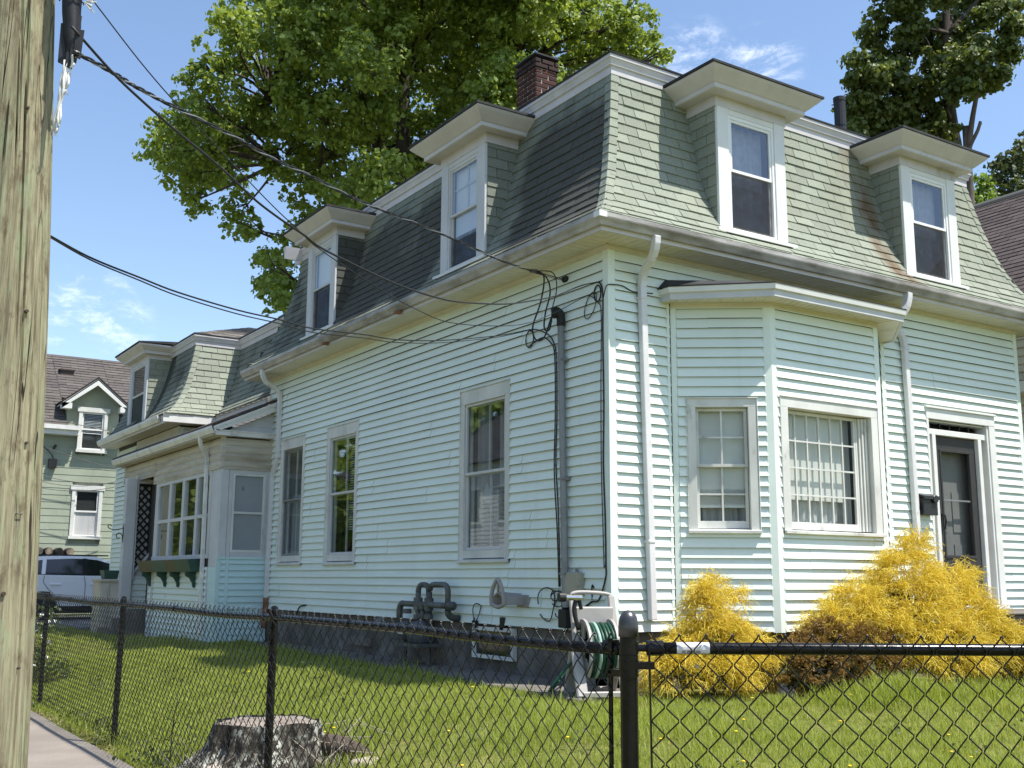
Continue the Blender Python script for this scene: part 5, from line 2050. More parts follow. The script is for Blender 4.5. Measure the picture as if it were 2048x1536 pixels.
street_house('unseen white house added across the road to bounce light, nearest to the camera', -20, -9, 3, 5.4, 'white', 'roofedge')
street_house('unseen cream house added across the road to bounce light, opposite the side windows', -21, 8, 19, 5.6, 'porchgrey', 'roofedge')
street_house('grey house across the road further up', -20, 29, 41, 5.8, 'porchgrey', 'roofedge')
street_house('pale green house across the road at the far end', -22, 50, 61, 5.4, 'neigh', 'roofedge')

# ------------------------------------------------------------------ services on the side wall


def smooth_path(pts, n=6):
    """Catmull-Rom through 3D points"""
    P = [Vector(p) for p in pts]
    P = [P[0]*2-P[1]]+P+[P[-1]*2-P[-2]]
    out = []
    for i in range(1, len(P)-2):
        for k in range(n):
            t = k/n
            a, b, c, d = P[i-1], P[i], P[i+1], P[i+2]
            out.append(0.5*((2*b)+(c-a)*t+(2*a-5*b+4*c-d)*t*t+(3*b-a-3*c+d)*t**3))
    out.append(P[-2])
    return out


def W_(n, y, z):
    return Vector((-n, y, z))


t = thing('service_mast', 'grey conduit mast with black weatherhead on aqua side wall near the corner', 'conduit', loc=(-0.06, 0.67, 0.2))
mb = MB()
mb.tube([W_(.065, 0.655, 0.22), W_(.065, 0.69, 1.6), W_(.065, 0.725, 3.14)], 0.036, 12)
mb.tube([W_(.065, 0.655, 0.24), W_(.065, 0.656, 0.32)], 0.043, 12)
mb.tube([W_(.065, 0.715, 2.70), W_(.065, 0.716, 2.78)], 0.042, 12)
mb.build('conduit', 'conduit', t, smooth=False)
mb = MB()
for z, y in ((2.74, 0.716), (1.5, 0.688), (0.55, 0.663)):
    mb.box(-.075, -.0, y-0.055, y-0.025, z-0.016, z+0.016)
    mb.box(-.105, -.02, y-0.046, y+0.046, z-0.010, z+0.010)
mb.build('strap', 'conduit', t)
mb = MB()
mb.tube(smooth_path([W_(.065, .724, 3.10), W_(.068, .724, 3.19), W_(.10, .735, 3.245), W_(.15, .765, 3.235)], 4), [0.045]*5+[0.055]*4+[0.062]*3+[0.058], 12)
mb.build('weatherhead', 'black', t, smooth=True)
mb = MB()
mb.box(-.11, -.004, 0.60, 0.73, 0.02, 0.20)
mb.box(-.09, -.004, 0.64, 0.70, 0.20, 0.235)
mb.build('junction_box', 'black', t, bevel=0.01)


def cable(name, pts, r, label, cat='cable', mat='cable', group=None, n=6, sub=5):
    mb = MB()
    mb.tube(smooth_path(pts, sub), r, n)
    o = mb.build(name, mat, smooth=True)
    return tag(o, label, cat, group)


TRIPLEX = [(-5.728, -3.397, 2.832), (-5.526, -3.239, 2.851), (-5.363, -3.112, 2.858), (-5.119, -2.922, 2.885), (-4.742, -2.627, 2.935), (-4.409, -2.368, 2.962), (-4.027, -2.07, 3.018), (-3.516, -1.671, 3.081), (-2.936, -1.219, 3.188), (-2.357, -0.767, 3.296), (-1.195, 0.139, 3.484), (-0.4, 0.76, 3.65)]
THICK = [(-5.749, -3.407, 2.943), (-5.533, -3.273, 2.836), (-5.374, -3.174, 2.779), (-5.153, -3.036, 2.715), (-4.862, -2.855, 2.643), (-4.625, -2.708, 2.564), (-4.423, -2.582, 2.522), (-4.203, -2.445, 2.491), (-4.062, -2.357, 2.464), (-3.678, -2.119, 2.455), (-3.246, -1.85, 2.462), (-2.794, -1.569, 2.504), (-2.46, -1.361, 2.566), (-1.857, -0.986, 2.72), (-1.43, -0.721, 2.864), (-0.955, -0.425, 3.043), (-0.423, -0.095, 3.294), (-0.03, 0.15, 3.45)]
THIN = [(-5.911, -3.022, 3.623), (-5.561, -2.82, 3.408), (-5.266, -2.65, 3.222), (-5.021, -2.509, 3.094), (-4.743, -2.348, 2.971), (-4.445, -2.176, 2.838), (-4.226, -2.05, 2.749), (-4.062, -1.955, 2.694), (-3.895, -1.859, 2.634), (-3.576, -1.675, 2.578), (-3.212, -1.465, 2.524), (-2.868, -1.267, 2.493), (-2.371, -0.98, 2.496), (-1.629, -0.552, 2.649), (-1.116, -0.256, 2.806), (-0.641, 0.018, 3.022), (-0.03, 0.37, 3.34)]
LOW = [(-5.717, -2.89, 2.122), (-5.453, -2.692, 2.087), (-5.143, -2.459, 2.084), (-4.877, -2.259, 2.085), (-4.416, -1.913, 2.119), (-4.035, -1.627, 2.167), (-3.718, -1.389, 2.197), (-3.41, -1.158, 2.255), (-3.044, -0.883, 2.327), (-2.644, -0.582, 2.396), (-1.942, -0.056, 2.571), (-0.964, 0.678, 2.866), (-0.54, 0.997, 3.006), (-0.03, 1.38, 3.19)]

t = thing('service_cable', 'twisted black and bare service cable, topmost drop ending at the eave beside the mast', 'cable', loc=TRIPLEX[-1])
tp = smooth_path(TRIPLEX, 14)
for q in range(3):
    mb = MB()
    pts = []
    for i, p in enumerate(tp):
        an = i*0.55+q*2.094
        pts.append(p+Vector((0.0, 0.0, 1.0))*0.007*math.sin(an)+Vector((0.6, -0.8, 0))*0.007*math.cos(an))
    mb.tube(pts, 0.0050 if q else 0.0042, 5)
    mb.build('conductor', 'cablegrey' if q == 0 else 'cable', t, smooth=True)
mb = MB()
E0 = Vector(TRIPLEX[-1])
mb.tube(smooth_path([E0, W_(.30, 0.70, 3.60), W_(.28, 0.78, 3.35), W_(.30, 0.90, 3.10), W_(.25, 0.92, 2.97), W_(.20, 0.84, 2.98), W_(.15, 0.77, 3.20)]), 0.009, 6)
mb.build('drip_loop', 'cable', t, smooth=True)
mb = MB()
mb.tube(smooth_path([E0, W_(.30, 0.66, 3.58), W_(.26, 0.64, 3.42), W_(.28, 0.70, 3.20), W_(.25, 0.76, 3.06), W_(.20, 0.74, 3.05), W_(.15, 0.76, 3.22)]), 0.009, 6)
mb.build('drip_loop', 'cable', t, smooth=True)
mb = MB()
mb.tube(smooth_path([E0, W_(.26, 0.60, 3.62), W_(.22, 0.58, 3.45), W_(.22, 0.66, 3.25), W_(.2, 0.70, 3.12), W_(.15, 0.76, 3.23)]), 0.006, 6)
mb.build('drip_loop', 'cable', t, smooth=True)
mb = MB()
mb.bar(E0-Vector((.05, .04, .015)), E0+Vector((.04, -.02, .0)), 0.03, 0.035)
mb.tube([E0, W_(.03, 0.72, 3.61)], 0.006, 5)
mb.tube([E0+Vector((0, 0, -.015)), W_(.12, 0.72, 3.60), W_(.03, 0.72, 3.60)], 0.004, 5)
mb.build('anchor_wire', 'gaspipe', t)
mb = MB()
mb.lathe(W_(.03, 0.70, 3.605), [(0.012, -.05), (0.035, -.03), (0.024, -.01), (0.036, .012), (0.02, .035), (0.01, .045)], 10, 'y')
mb.build('insulator', 'black', t, smooth=True)
t = thing('telephone_cable', 'thick black cable sagging from the pole to a coil at the house corner', 'cable', loc=THICK[-1])
mb = MB()
mb.tube(smooth_path(THICK, 5), 0.0066, 6)
mb.build('span', 'cable', t, smooth=True)
mb = MB()
mb.tube(smooth_path([W_(.03, .15, 3.45), W_(.03, .09, 3.42), W_(.025, .06, 3.30), W_(.025, .065, 2.9), W_(.025, .06, 2.2), W_(.025, .075, 1.6), W_(.025, .055, 1.1), W_(.025, .05, 0.65), W_(.03, .055, 0.50), W_(.03, .16, 0.30), W_(.03, .28, 0.28), W_(.04, .40, 0.20), W_(.06, .58, 0.18)], 5), 0.008, 6)
mb.tube([W_(.03, .14+.055*math.cos(a*math.pi/8), 3.33+.085*math.sin(a*math.pi/8)) for a in range(17)], 0.008, 6)
mb.tube(smooth_path([W_(.02, .06, 3.26), W_(.02, .02, 3.36), W_(.022, -.0, 3.38), W_(-.0, -.03, 3.39), W_(-.15, -.03, 3.40), W_(-.30, -.03, 3.36), W_(-.55, -.03, 3.38)], 5), 0.006, 6)
mb.build('wall_run', 'cable', t, smooth=True)
t = thing('thin_cable', 'thin black cable crossing below the twisted service cable to a wall loop', 'cable', loc=THIN[-1])
mb = MB()
mb.tube(smooth_path(THIN, 5), 0.0036, 6)
mb.build('span', 'cable', t, smooth=True)
mb = MB()
mb.tube([W_(.03, .26+.11*math.cos(a*math.pi/10)*0.8-.05*math.sin(a*math.pi/10), 3.23+.13*math.sin(a*math.pi/10)) for a in range(21)], 0.005, 6)
mb.tube(smooth_path([W_(.03, .37, 3.34), W_(.03, .28, 3.34), W_(.028, .14, 3.24), W_(.028, .085, 3.1), W_(.028, .10, 2.4), W_(.028, .105, 1.6), W_(.028, .085, 0.9), W_(.028, .075, 0.6)], 5), 0.005, 6)
mb.build('wall_run', 'cable', t, smooth=True)
t = thing('lower_cable', 'lowest pair of black cables from behind the pole to the wall beside the mast', 'cable', loc=LOW[-1])
mb = MB()
mb.tube(smooth_path(LOW, 5), 0.0052, 6)
mb.build('span', 'cable', t, smooth=True)
mb = MB()
mb.tube(smooth_path([Vector(p)+Vector((0, 0, -0.022*math.sin(math.pi*i/13)-0.006)) for i, p in enumerate(LOW)], 5), 0.0040, 6)
mb.build('span', 'cable', t, smooth=True)
mb = MB()
mb.tube([W_(.03, 1.36+.075*math.cos(a*math.pi/10), 3.08+.095*math.sin(a*math.pi/10)) for a in range(21)], 0.006, 6)
mb.tube(smooth_path([W_(.03, 1.38, 3.19), W_(.03, 1.22, 3.16), W_(.03, 1.03, 3.08), W_(.028, .92, 2.98), W_(.028, .86, 2.80), W_(.028, .85, 2.2), W_(.028, .87, 1.7), W_(.028, .83, 1.2), W_(.028, .81, .7), W_(.028, .80, .42)], 5), 0.007, 6)
mb.tube(smooth_path([W_(.03, 1.38, 3.0), W_(.03, 1.26, 3.03), W_(.03, 1.1, 3.05), W_(.03, .96, 2.97), W_(.028, .89, 2.82), W_(.028, .88, 2.2), W_(.028, .90, 1.6), W_(.028, .85, 1.0), W_(.028, .82, .42)], 5), 0.007, 6)
mb.build('wall_run', 'cable', t, smooth=True)
t = thing('cable_tangle', 'tangled black cables looped at the foot of the grey mast', 'cable', loc=(-.06, .66, .1))
rr_ = random.Random(4)
for k, (cy, cz, ry, rz) in enumerate(((1.02, .24, .15, .17), (.83, .30, .09, .08), (.78, .22, .08, .11), (.62, .12, .10, .14), (.86, .33, .11, .05), (.55, .16, .09, .16))):
    mb = MB()
    mb.tube([W_(.04+.02*math.sin(a*.7+k), cy+ry*math.cos(a*math.pi/10), cz+rz*math.sin(a*math.pi/10)) for a in range(19)], 0.006, 6)
    mb.build('cable_loop', 'cable', t, smooth=True)
mb = MB()
mb.tube(smooth_path([W_(.03, .60, .18), W_(.03, .5, .17), W_(.03, .35, .25), W_(.03, .25, .28)]), 0.006, 6)
mb.tube(smooth_path([W_(.03, .60, .14), W_(.03, .48, .16), W_(.03, .3, .14), W_(.03, .1, .10)]), 0.005, 6)
mb.tube(smooth_path([W_(.03, .66, .02), W_(.03, .74, -.10), W_(.03, .8, -.2)]), 0.005, 6)
mb.tube(smooth_path([W_(.02, .275, .30), W_(.03, .27, .40), W_(.03, .26, .44), W_(.03, .235, .41)]), 0.007, 6)
mb.build('cable_end', 'cable', t, smooth=True)

t = thing('utility_box', 'small tan plastic utility box on the aqua wall right of the mast', 'utility box', loc=(-.03, .54, .32))
mb = MB()
mb.box(-.085, -.004, .43, .665, .325, .565)
mb.build('cover', 'nid', t, bevel=0.012)
mb = MB()
mb.box(-.075, -.004, .40, .44, .335, .555)
mb.box(-.095, -.02, .405, .43, .43, .47)
mb.build('hinge', 'nid', t, bevel=0.004)
mb = MB()
mb.tube([W_(.04, .50, .56), W_(.04, .50, .60)], 0.016, 8)
mb.tube([W_(.04, .62, .335), W_(.04, .62, .30)], 0.018, 8)
mb.build('fitting', 'conduit', t)

# gas meter set
t = thing('gas_meter', 'grey painted gas meter set with looped pipes on the side wall', 'gas meter', loc=(-.2, 3.4, -.5))


def gp(pts, r=0.034, nm='pipe', mat='gaspipe', sm=True):
    mb = MB()
    mb.tube(pts, r, 10)
    mb.build(nm, mat, t, smooth=sm)


gn = .16
gp(bend(W_(gn, 3.56, .33), W_(gn, 3.56, .42), W_(gn, 3.46, .42))[:]+bend(W_(gn, 3.40, .42), W_(gn, 3.30, .42), W_(gn, 3.30, .33)))
gp([W_(gn, 3.56, .34), W_(gn, 3.56, .13)])
gp([W_(gn, 3.29, .34), W_(gn, 3.29, .06)], 0.038)
gp(bend(W_(gn, 3.27, .36), W_(gn, 3.26, .425), W_(gn, 3.16, .425))+bend(W_(gn, 2.95, .425), W_(gn, 2.84, .425), W_(gn, 2.84, .33))+[W_(gn, 2.84, .12)])
gp(bend(W_(gn, 2.84, .13), W_(gn, 2.84, .04), W_(.02, 2.80, .04)), 0.040, 'elbow')
gp([W_(gn+.01, 3.95, .19), W_(gn+.01, 2.72, .185)], 0.036)
gp([W_(gn+.01, 2.78, .186), W_(gn+.01, 2.70, .186)], 0.052, 'cap_nut')
gp(bend(W_(gn+.01, 3.93, .19), W_(gn+.01, 4.02, .19), W_(gn+.01, 4.02, .08))+[W_(gn+.01, 4.02, -.06)], 0.04, 'elbow')
for y, z in ((3.56, .24), (3.29, .24), (3.56, .15), (3.29, .15), (3.43, .16), (3.56, .04), (3.43, .06), (3.30, .05), (3.84, .10)):
    gp([W_(gn, y, z-.028), W_(gn, y, z+.028)], 0.056, 'union', sm=False)
for y in (3.56, 3.43, 3.30):
    gp([W_(gn, y, .16), W_(gn, y, -.02)], 0.030)
mb = MB()
mb.lathe(W_(.20, 3.42, -.26), [(0.12, 0.0), (0.155, 0.02), (0.165, 0.12), (0.15, 0.20), (0.10, 0.245), (0.05, 0.26)], 18)
mb.build('meter_body', 'gasmeter', t, smooth=True)
mb = MB()
mb.lathe(W_(.20, 3.83, -.24), [(0.09, 0.0), (0.11, 0.02), (0.12, 0.13), (0.10, 0.20), (0.05, 0.22)], 16)
mb.build('regulator', 'gasmeter', t, smooth=True)
mb = MB()
mb.lathe(W_(.32, 4.22, -.06), [(0.02, -.07), (0.075, -.04), (0.085, 0.0), (0.085, .03), (0.05, .06), (0.02, .075)], 14, 'x')
mb.tube([W_(.22, 4.05, -.08), W_(.26, 4.22, -.06)], 0.035, 8)
mb.build('regulator_vent', 'gaspipe', t, smooth=True)
mb = MB()
mb.box(-.36, -.33, 3.56, 3.70, -.16, -.05)
mb.build('dial', 'porchgrey', t)
mb = MB()
mb.box(-.36, -.04, 3.20, 3.75, -.30, -.26)
mb.tube([W_(.12, 3.95, -.06), W_(.12, 3.95, -.6)], 0.03, 8)
mb.tube([W_(.12, 3.35, -.26), W_(.12, 3.35, -.6)], 0.03, 8)
mb.build('stand', 'gaspipe', t)

# hose hanger
t = thing('hose_hanger', 'taupe plastic hose hanger with pointed loop on the aqua wall', 'hose hanger', loc=(-.1, 1.5, .2))
mb = MB()
loop = [(1.665, .235), (1.672, .30), (1.64, .40), (1.575, .475), (1.545, .485), (1.51, .465), (1.455, .37), (1.43, .27), (1.445, .225), (1.55, .205), (1.665, .235)]
mb.tube(smooth_path([W_(.30, y, z) for y, z in loop], 4), 0.022, 8)
mb.tube([W_(.30, 1.55, .45), W_(.29, 1.55, .36)], 0.014, 6)
mb.build('loop', 'taupe', t, smooth=True)
mb = MB()
ring = [(1.65, .235), (1.64, .32), (1.55, .365), (1.46, .32), (1.45, .235)]
pts0 = [W_(.30, y, z) for y, z in ring]
pts1 = [W_(.01, 1.55+(y-1.55)*.72-.03, .27+(z-.27)*.75) for y, z in ring]
for i in range(4):
    a, b, c, d = pts0[i], pts0[i+1], pts1[i+1], pts1[i]
    dn = Vector((0, 0, -0.016))
    mb.hexa([a, b, c, d, a+dn, b+dn, c+dn, d+dn])
mb.build('trough', 'taupe', t)
mb = MB()
mb.box(-.03, -.004, 1.36, 1.60, .20, .33)
mb.build('wall_plate', 'taupe', t, bevel=0.006)

mb = MB()
mb.tube(smooth_path([W_(.02, 2.33, .20), W_(.05, 2.40, .22), W_(.05, 2.46, .16), W_(.05, 2.44, .06), W_(.05, 2.40, .02), W_(.05, 2.33, .10), W_(.02, 2.33, .20)]), 0.006, 5)
for k in range(7):
    mb.tube([W_(.03, 2.42+rr_.uniform(-.06, .05), .05+rr_.uniform(-.05, .03)), W_(.05, 2.42+rr_.uniform(-.09, .07), .0+rr_.uniform(-.06, .04)), W_(.03, 2.42+rr_.uniform(-.06, .05), -.02+rr_.uniform(-.05, .03))], 0.008, 5)
tag(mb.build('wire_bundle', 'cable', smooth=True), 'small knot of black wires hanging on the wall right of the gas meter', 'wires')
mb = MB()
mb.box(-.035, -.012, 1.84, 1.93, -.06, .085)
tag(mb.build('wall_bracket', 'black', bevel=0.008), 'short black bracket at the wall foot above the basement window', 'bracket')
mb = MB()
mb.tube(smooth_path([W_(.01, 7.35, .10), W_(.05, 7.52, .06), W_(.06, 7.60, -.06), W_(.05, 7.60, -.2)]), 0.012, 6)
tag(mb.build('cable_stub', 'cable', smooth=True), 'short curved black cable stub at wall foot beneath middle window', 'cable')
t = thing('basement_window', 'low dark basement window with grey frame in stone foundation', 'window', loc=(0, 2.1, -.4))
mb = MB()
for a_ in ((1.66, 2.50, -.37, -.33), (1.66, 2.50, -.07, -.03)):
    mb.box(-.035, .02, *a_[:2], *a_[2:])
for y in (1.66, 2.46):
    mb.box(-.035, .02, y, y+.04, -.33, -.07)
mb.build('frame', 'oldwhite', t)
mb = MB()
mb.box(.0, .028, 1.70, 2.46, -.33, -.07)
mb.build('pane', 'carglass', t)
# hose bib
mb = MB()
mb.tube([W_(.0, .18, .10), W_(.08, .18, .10), W_(.12, .19, .06), W_(.13, .24, .0)], 0.016, 8)
mb.lathe(W_(.08, .18, .155), [(0.03, 0), (0.034, .008), (0.028, .016)], 10)
mb.tube([W_(.08, .18, .10), W_(.08, .18, .16)], 0.010, 6)
mb.tube([W_(.13, .24, .0), W_(.15, .30, -.05), W_(.13, .40, -.16)], 0.018, 8)
tag(mb.build('hose_tap', 'gaspipe', smooth=True), 'grey brass hose tap on the wall near the corner by the hose reel', 'tap')
mb = MB()
mb.box(-.03, -.012, .05, .30, .195, .225)
o = tag(mb.build('wall_strip', 'black'), 'short black strip on wall behind the hose reel handle', 'strip')

# mailbox by the door
t = thing('mailbox', 'black wall mailbox with curved lid left of the front door', 'mailbox', loc=(4.70, -.08, 1.26))
mb = MB()
mb.box(4.60, 4.865, -.125, -.016, 1.27, 1.475)
mb.build('body', 'mailblack', t, bevel=0.006)
mb = MB()
mb.prism([(4.585, -.02, 1.535), (4.585, -.145, 1.495), (4.585, -.150, 1.455), (4.585, -.135, 1.452), (4.585, -.13, 1.478), (4.585, -.02, 1.50)], (.295, 0, 0))
mb.lathe((4.80, -.137, 1.46), [(0.05, 0), (0.05, -.018)], 10, 'y')
mb.build('lid', 'mailblack', t, bevel=0.003)

# ------------------------------------------------------------------ hose reel
HR = (-.44, -.33)
t = thing('hose_reel', 'grey tan hose reel cart with coiled dark green hose by the corner', 'hose reel', loc=(HR[0], HR[1], -.52))
ax = Vector((0.93, -0.36, 0)).normalized()          # reel axle direction
fw = Vector((-0.36, -0.93, 0)).normalized()          # towards the lawn


def R_(a, f, z):
    return Vector((HR[0], HR[1], 0))+ax*a+fw*f+Z3*z


for s in (-1, 1):
    mb = MB()                                        # A-frame side: front leg, rear leg, upright
    mb.bar(R_(.20*s, .26, -.52), R_(.20*s, .02, -.06), .05, .10, up=ax)
    mb.bar(R_(.20*s, -.22, -.52), R_(.20*s, .02, -.06), .05, .09, up=ax)
    mb.build('side_frame', 'reel', t, bevel=0.012)
    mb = MB()
    mb.bar(R_(.185*s, .0, -.08), R_(.185*s, -.15, .345), .04, .06, up=ax)
    mb.build('upright', 'reel', t, bevel=0.01)
mb = MB()
mb.tube(smooth_path([R_(-.185, -.15, .33), R_(-.175, -.16, .365), R_(-.09, -.165, .378), R_(.09, -.165, .370), R_(.175, -.16, .355), R_(.185, -.15, .33)]), .018, 8)
mb.build('handle', 'reel', t, smooth=True)
mb = MB()
mb.hexa([R_(-.17, -.10, .10), R_(.17, -.10, .10), R_(.17, -.03, .10), R_(-.17, -.03, .10), R_(-.18, -.13, .25), R_(.18, -.13, .25), R_(.18, -.04, .25), R_(-.18, -.04, .25)])
mb.build('tray', 'reel', t, bevel=0.012)
mb = MB()
mb.bar(R_(-.2, .25, -.49), R_(.2, .25, -.49), .06, .05)
mb.bar(R_(-.2, -.21, -.49), R_(.2, -.21, -.49), .06, .05)
mb.build('base_bar', 'reel', t, bevel=0.008)
HC = R_(0, .02, -.13)
for s in (-1, 1):
    mb = MB()                                        # spoked flange with a thick rim
    n = 28
    ro, ri = .275, .235
    c = HC+ax*(.125*s)
    for k in range(n):
        a0, a1 = 2*math.pi*k/n, 2*math.pi*(k+1)/n
        def q(r, a, o):
            return c+fw*(r*math.cos(a))+Z3*(r*math.sin(a))+ax*o
        mb.hexa([q(ri, a0, -.012), q(ro, a0, -.012), q(ro, a1, -.012), q(ri, a1, -.012), q(ri, a0, .012), q(ro, a0, .012), q(ro, a1, .012), q(ri, a1, .012)])
    for k in range(5):
        a0 = 2*math.pi*k/5+.3
        w = .42
        mb.hexa([q(.06, a0-w, -.008), q(.245, a0-w*.55, -.008), q(.245, a0+w*.55, -.008), q(.06, a0+w, -.008), q(.06, a0-w, .008), q(.245, a0-w*.55, .008), q(.245, a0+w*.55, .008), q(.06, a0+w, .008)])
    mb.tube([c-ax*.02, c+ax*.02], .075, 14)
    mb.build('flange', 'reel', t)
for k in range(7):
    o = -.10+.2*k/6
    mb = MB()
    for lay in range(2):
        r = .235-.03*lay-.006*(k % 2)
        mb.tube([HC+ax*(o+.004*math.sin(a))+fw*(r*math.cos(a*math.pi/14))+Z3*(r*math.sin(a*math.pi/14)) for a in range(29)], .016, 7, cap=False)
    mb.build('hose_coil', 'hosestripe' if k == 2 else 'hose', t, smooth=True)
mb = MB()
mb.tube([HC-ax*.13, HC+ax*.13], .11, 14)
mb.build('drum', 'black', t)
mb = MB()
c = HC+ax*.17
mb.tube([c-ax*.04, c+ax*.03, c+ax*.035+fw*.10, c+ax*.10+fw*.12], .011, 7)
mb.build('crank', 'black', t)
mb = MB()
mb.tube(smooth_path([R_(-.17, .02, .05), R_(-.21, .02, .22), R_(-.19, .02, .33), R_(-.23, .03, .35)]), .020, 8)
mb.build('nozzle_hose', 'black', t, smooth=True)
mb = MB()
mb.tube([R_(-.14, .02, .33), R_(-.32, .05, .335)], .026, 10)
mb.build('nozzle', 'chrome', t)
mb = MB()
mb.tube([R_(-.30, .045, .335), R_(-.36, .055, .336)], .040, 12)
mb.tube([R_(-.17, .02, .34), R_(-.14, .01, .23)], .018, 8)
mb.build('nozzle_head', 'black', t)
# trailing hose to the tap
mb = MB()
mb.tube(smooth_path([HC-ax*.15+fw*.05, R_(-.30, .02, -.30), R_(-.42, -.05, -.48), R_(-.30, -.30, -.46), W_(.16, .36, -.22), W_(.13, .38, -.14)]), .013, 7)
tag(mb.build('leader_hose', 'hose', smooth=True), 'short dark hose running from the reel to the wall tap', 'hose')

# ------------------------------------------------------------------ porch window box and bits
t = thing('window_box', 'dark green and olive window box on scroll brackets below porch windows', 'planter', loc=(-1.0, 11.2, .6))
mb = MB()
for i, (a, b) in enumerate(((9.86, 10.62), (10.62, 11.22), (11.22, 12.10), (12.10, 13.0))):
    m2 = MB()
    m2.hexa([(PX-.03, a, .585), (PX-.17, a, .585), (PX-.17, b, .585), (PX-.03, b, .585), (PX-.03, a, .79), (PX-.24, a, .79), (PX-.24, b, .79), (PX-.03, b, .79)])
    m2.build('box_panel', 'planter' if i in (0, 2) else 'planter2', t)
for y in (10.05, 10.95, 11.75, 12.75):
    m2 = MB()
    m2.prism([(PX-.02, y, .585), (PX-.20, y, .585), (PX-.19, y, .52), (PX-.12, y, .48), (PX-.07, y, .40), (PX-.06, y, .33), (PX-.02, y, .32)], (0, .05, 0))
    m2.build('bracket', 'planter', t)
t = thing('storage_cabinet', 'small beige two-door storage cabinet beside the porch post', 'cabinet', loc=(-1.3, 14.3, -.68))
mb = MB()
mb.box(-1.47, -1.12, 14.1, 14.7, -.68, .40)
mb.build('carcass', 'cabinet', t)
mb = MB()
mb.box(-1.50, -1.10, 14.06, 14.74, .40, .45)
mb.build('top', 'cabinet', t, bevel=.008)
for a in (-1.46, -1.29):
    mb = MB()
    mb.box(a, a+.16, 14.085, 14.10, -.6, .36)
    mb.box(a+.03, a+.13, 14.075, 14.085, -.52, .28)
    mb.build('door', 'cabinet', t, bevel=.006)
mb = MB()
mb.hexa([(-1.38, 14.15, .452), (-1.14, 14.15, .452), (-1.14, 14.45, .452), (-1.38, 14.45, .452), (-1.42, 14.12, .62), (-1.12, 14.12, .62), (-1.12, 14.48, .62), (-1.42, 14.48, .62)])
tag(mb.build('flower_box', 'planter', bevel=.01), 'dark green planter standing on the beige storage cabinet', 'planter')
mb = MB()
for z, l in ((1.40, .30),):
    pts = [(-1.135, 13.95, z+.05), (-1.2, 13.95, z+.02), (-1.3, 13.95, z), (-1.40, 13.95, z+.02), (-1.44, 13.95, z+.07), (-1.41, 13.95, z+.10), (-1.37, 13.95, z+.07)]
    mb.tube(smooth_path(pts), .009, 6)
    mb.tube(smooth_path([(-1.14, 13.95, z-.22), (-1.16, 13.95, z-.10), (-1.22, 13.95, z-.06), (-1.27, 13.95, z-.10), (-1.25, 13.95, z-.16), (-1.20, 13.95, z-.15)]), .009, 6)
    mb.tube([(-1.14, 13.95, z+.12), (-1.14, 13.95, z-.24)], .009, 6)
tag(mb.build('plant_hook', 'black', smooth=True), 'black wrought iron scroll hook on the porch post', 'hook')

# ------------------------------------------------------------------ utility pole
t = thing('utility_pole', 'thick weathered grey-brown wooden utility pole at left edge', 'utility pole', loc=(-5.82, -3.21, -.95))
mb = MB()
rp = random.Random(3)


def pole_at(z):
    """axis point and radius: the pole tapers and bows a little away from the house"""
    k = (z+.28)/3.18
    s_ = -.0186-.0645*min(k, 1.6)**2
    return Vector((-5.822-.038*k+.838*s_, -3.217+.027*k-.546*s_, z)), (.186-.030*k if k < 1 else .156-.008*(k-1))


npl, seg = 168, 92
gro = [(rp.uniform(-1.75, .1), rp.uniform(-.9, 2.6), rp.uniform(.5, 2.2), rp.uniform(.006, .014), rp.uniform(-.05, .05)) for _ in range(15)]
ring = []
for i in range(seg+1):
    z = -1.2+9.2*i/seg
    c_, r = pole_at(z)
    cx, cy = c_.x, c_.y
    for j in range(npl):
        a = 2*math.pi*j/npl
        q = r*(1+.008*math.sin(3*a+z*.7)+.005*math.sin(7*a+z*1.9)+.003*math.sin(23*a+z*.8)+rp.uniform(-.0022, .0022))
        aw = (a+math.pi) % (2*math.pi)-math.pi
        for (ga, gz, gl, gdp, gs) in gro:
            if gz < z < gz+gl and abs(aw-ga-gs*(z-gz)) < math.pi/npl:
                q -= gdp*min(1.0, 4*min(z-gz, gz+gl-z)/gl)
        mb.v.append((cx+q*math.cos(a), cy+q*math.sin(a), z))
for i in range(seg):
    for j in range(npl):
        j2 = (j+1) % npl
        mb.f.append((i*npl+j, i*npl+j2, (i+1)*npl+j2, (i+1)*npl+j))
mb.build('shaft', 'pole', t, smooth=False, fix=False)
mb = MB()
for (z, a, s) in ((1.62, -1.25, .018), (1.05, -1.1, .014), (.42, -1.45, .02), (2.55, -1.4, .014), (.12, -1.0, .012)):
    c, r = pole_at(z)
    p = c+Vector((math.cos(a), math.sin(a), 0))*(r-.004)
    mb.tube([p, p+Vector((math.cos(a), math.sin(a), .1))*.016], s*.45, 7)
mb.build('knot', 'rootbrown', t)
mb = MB()
for (z, a) in ((.55, -1.7), (.75, -1.2)):
    c, r = pole_at(z)
    p = c+Vector((math.cos(a), math.sin(a), 0))*r
    sd = Vector((-math.sin(a), math.cos(a), 0))
    mb.tube([p-sd*.012, p-sd*.012+Vector((math.cos(a), math.sin(a), 0))*.012, p+sd*.012+Vector((math.cos(a), math.sin(a), 0))*.012, p+sd*.012], .0025, 5)
mb.build('staple', 'gaspipe', t)
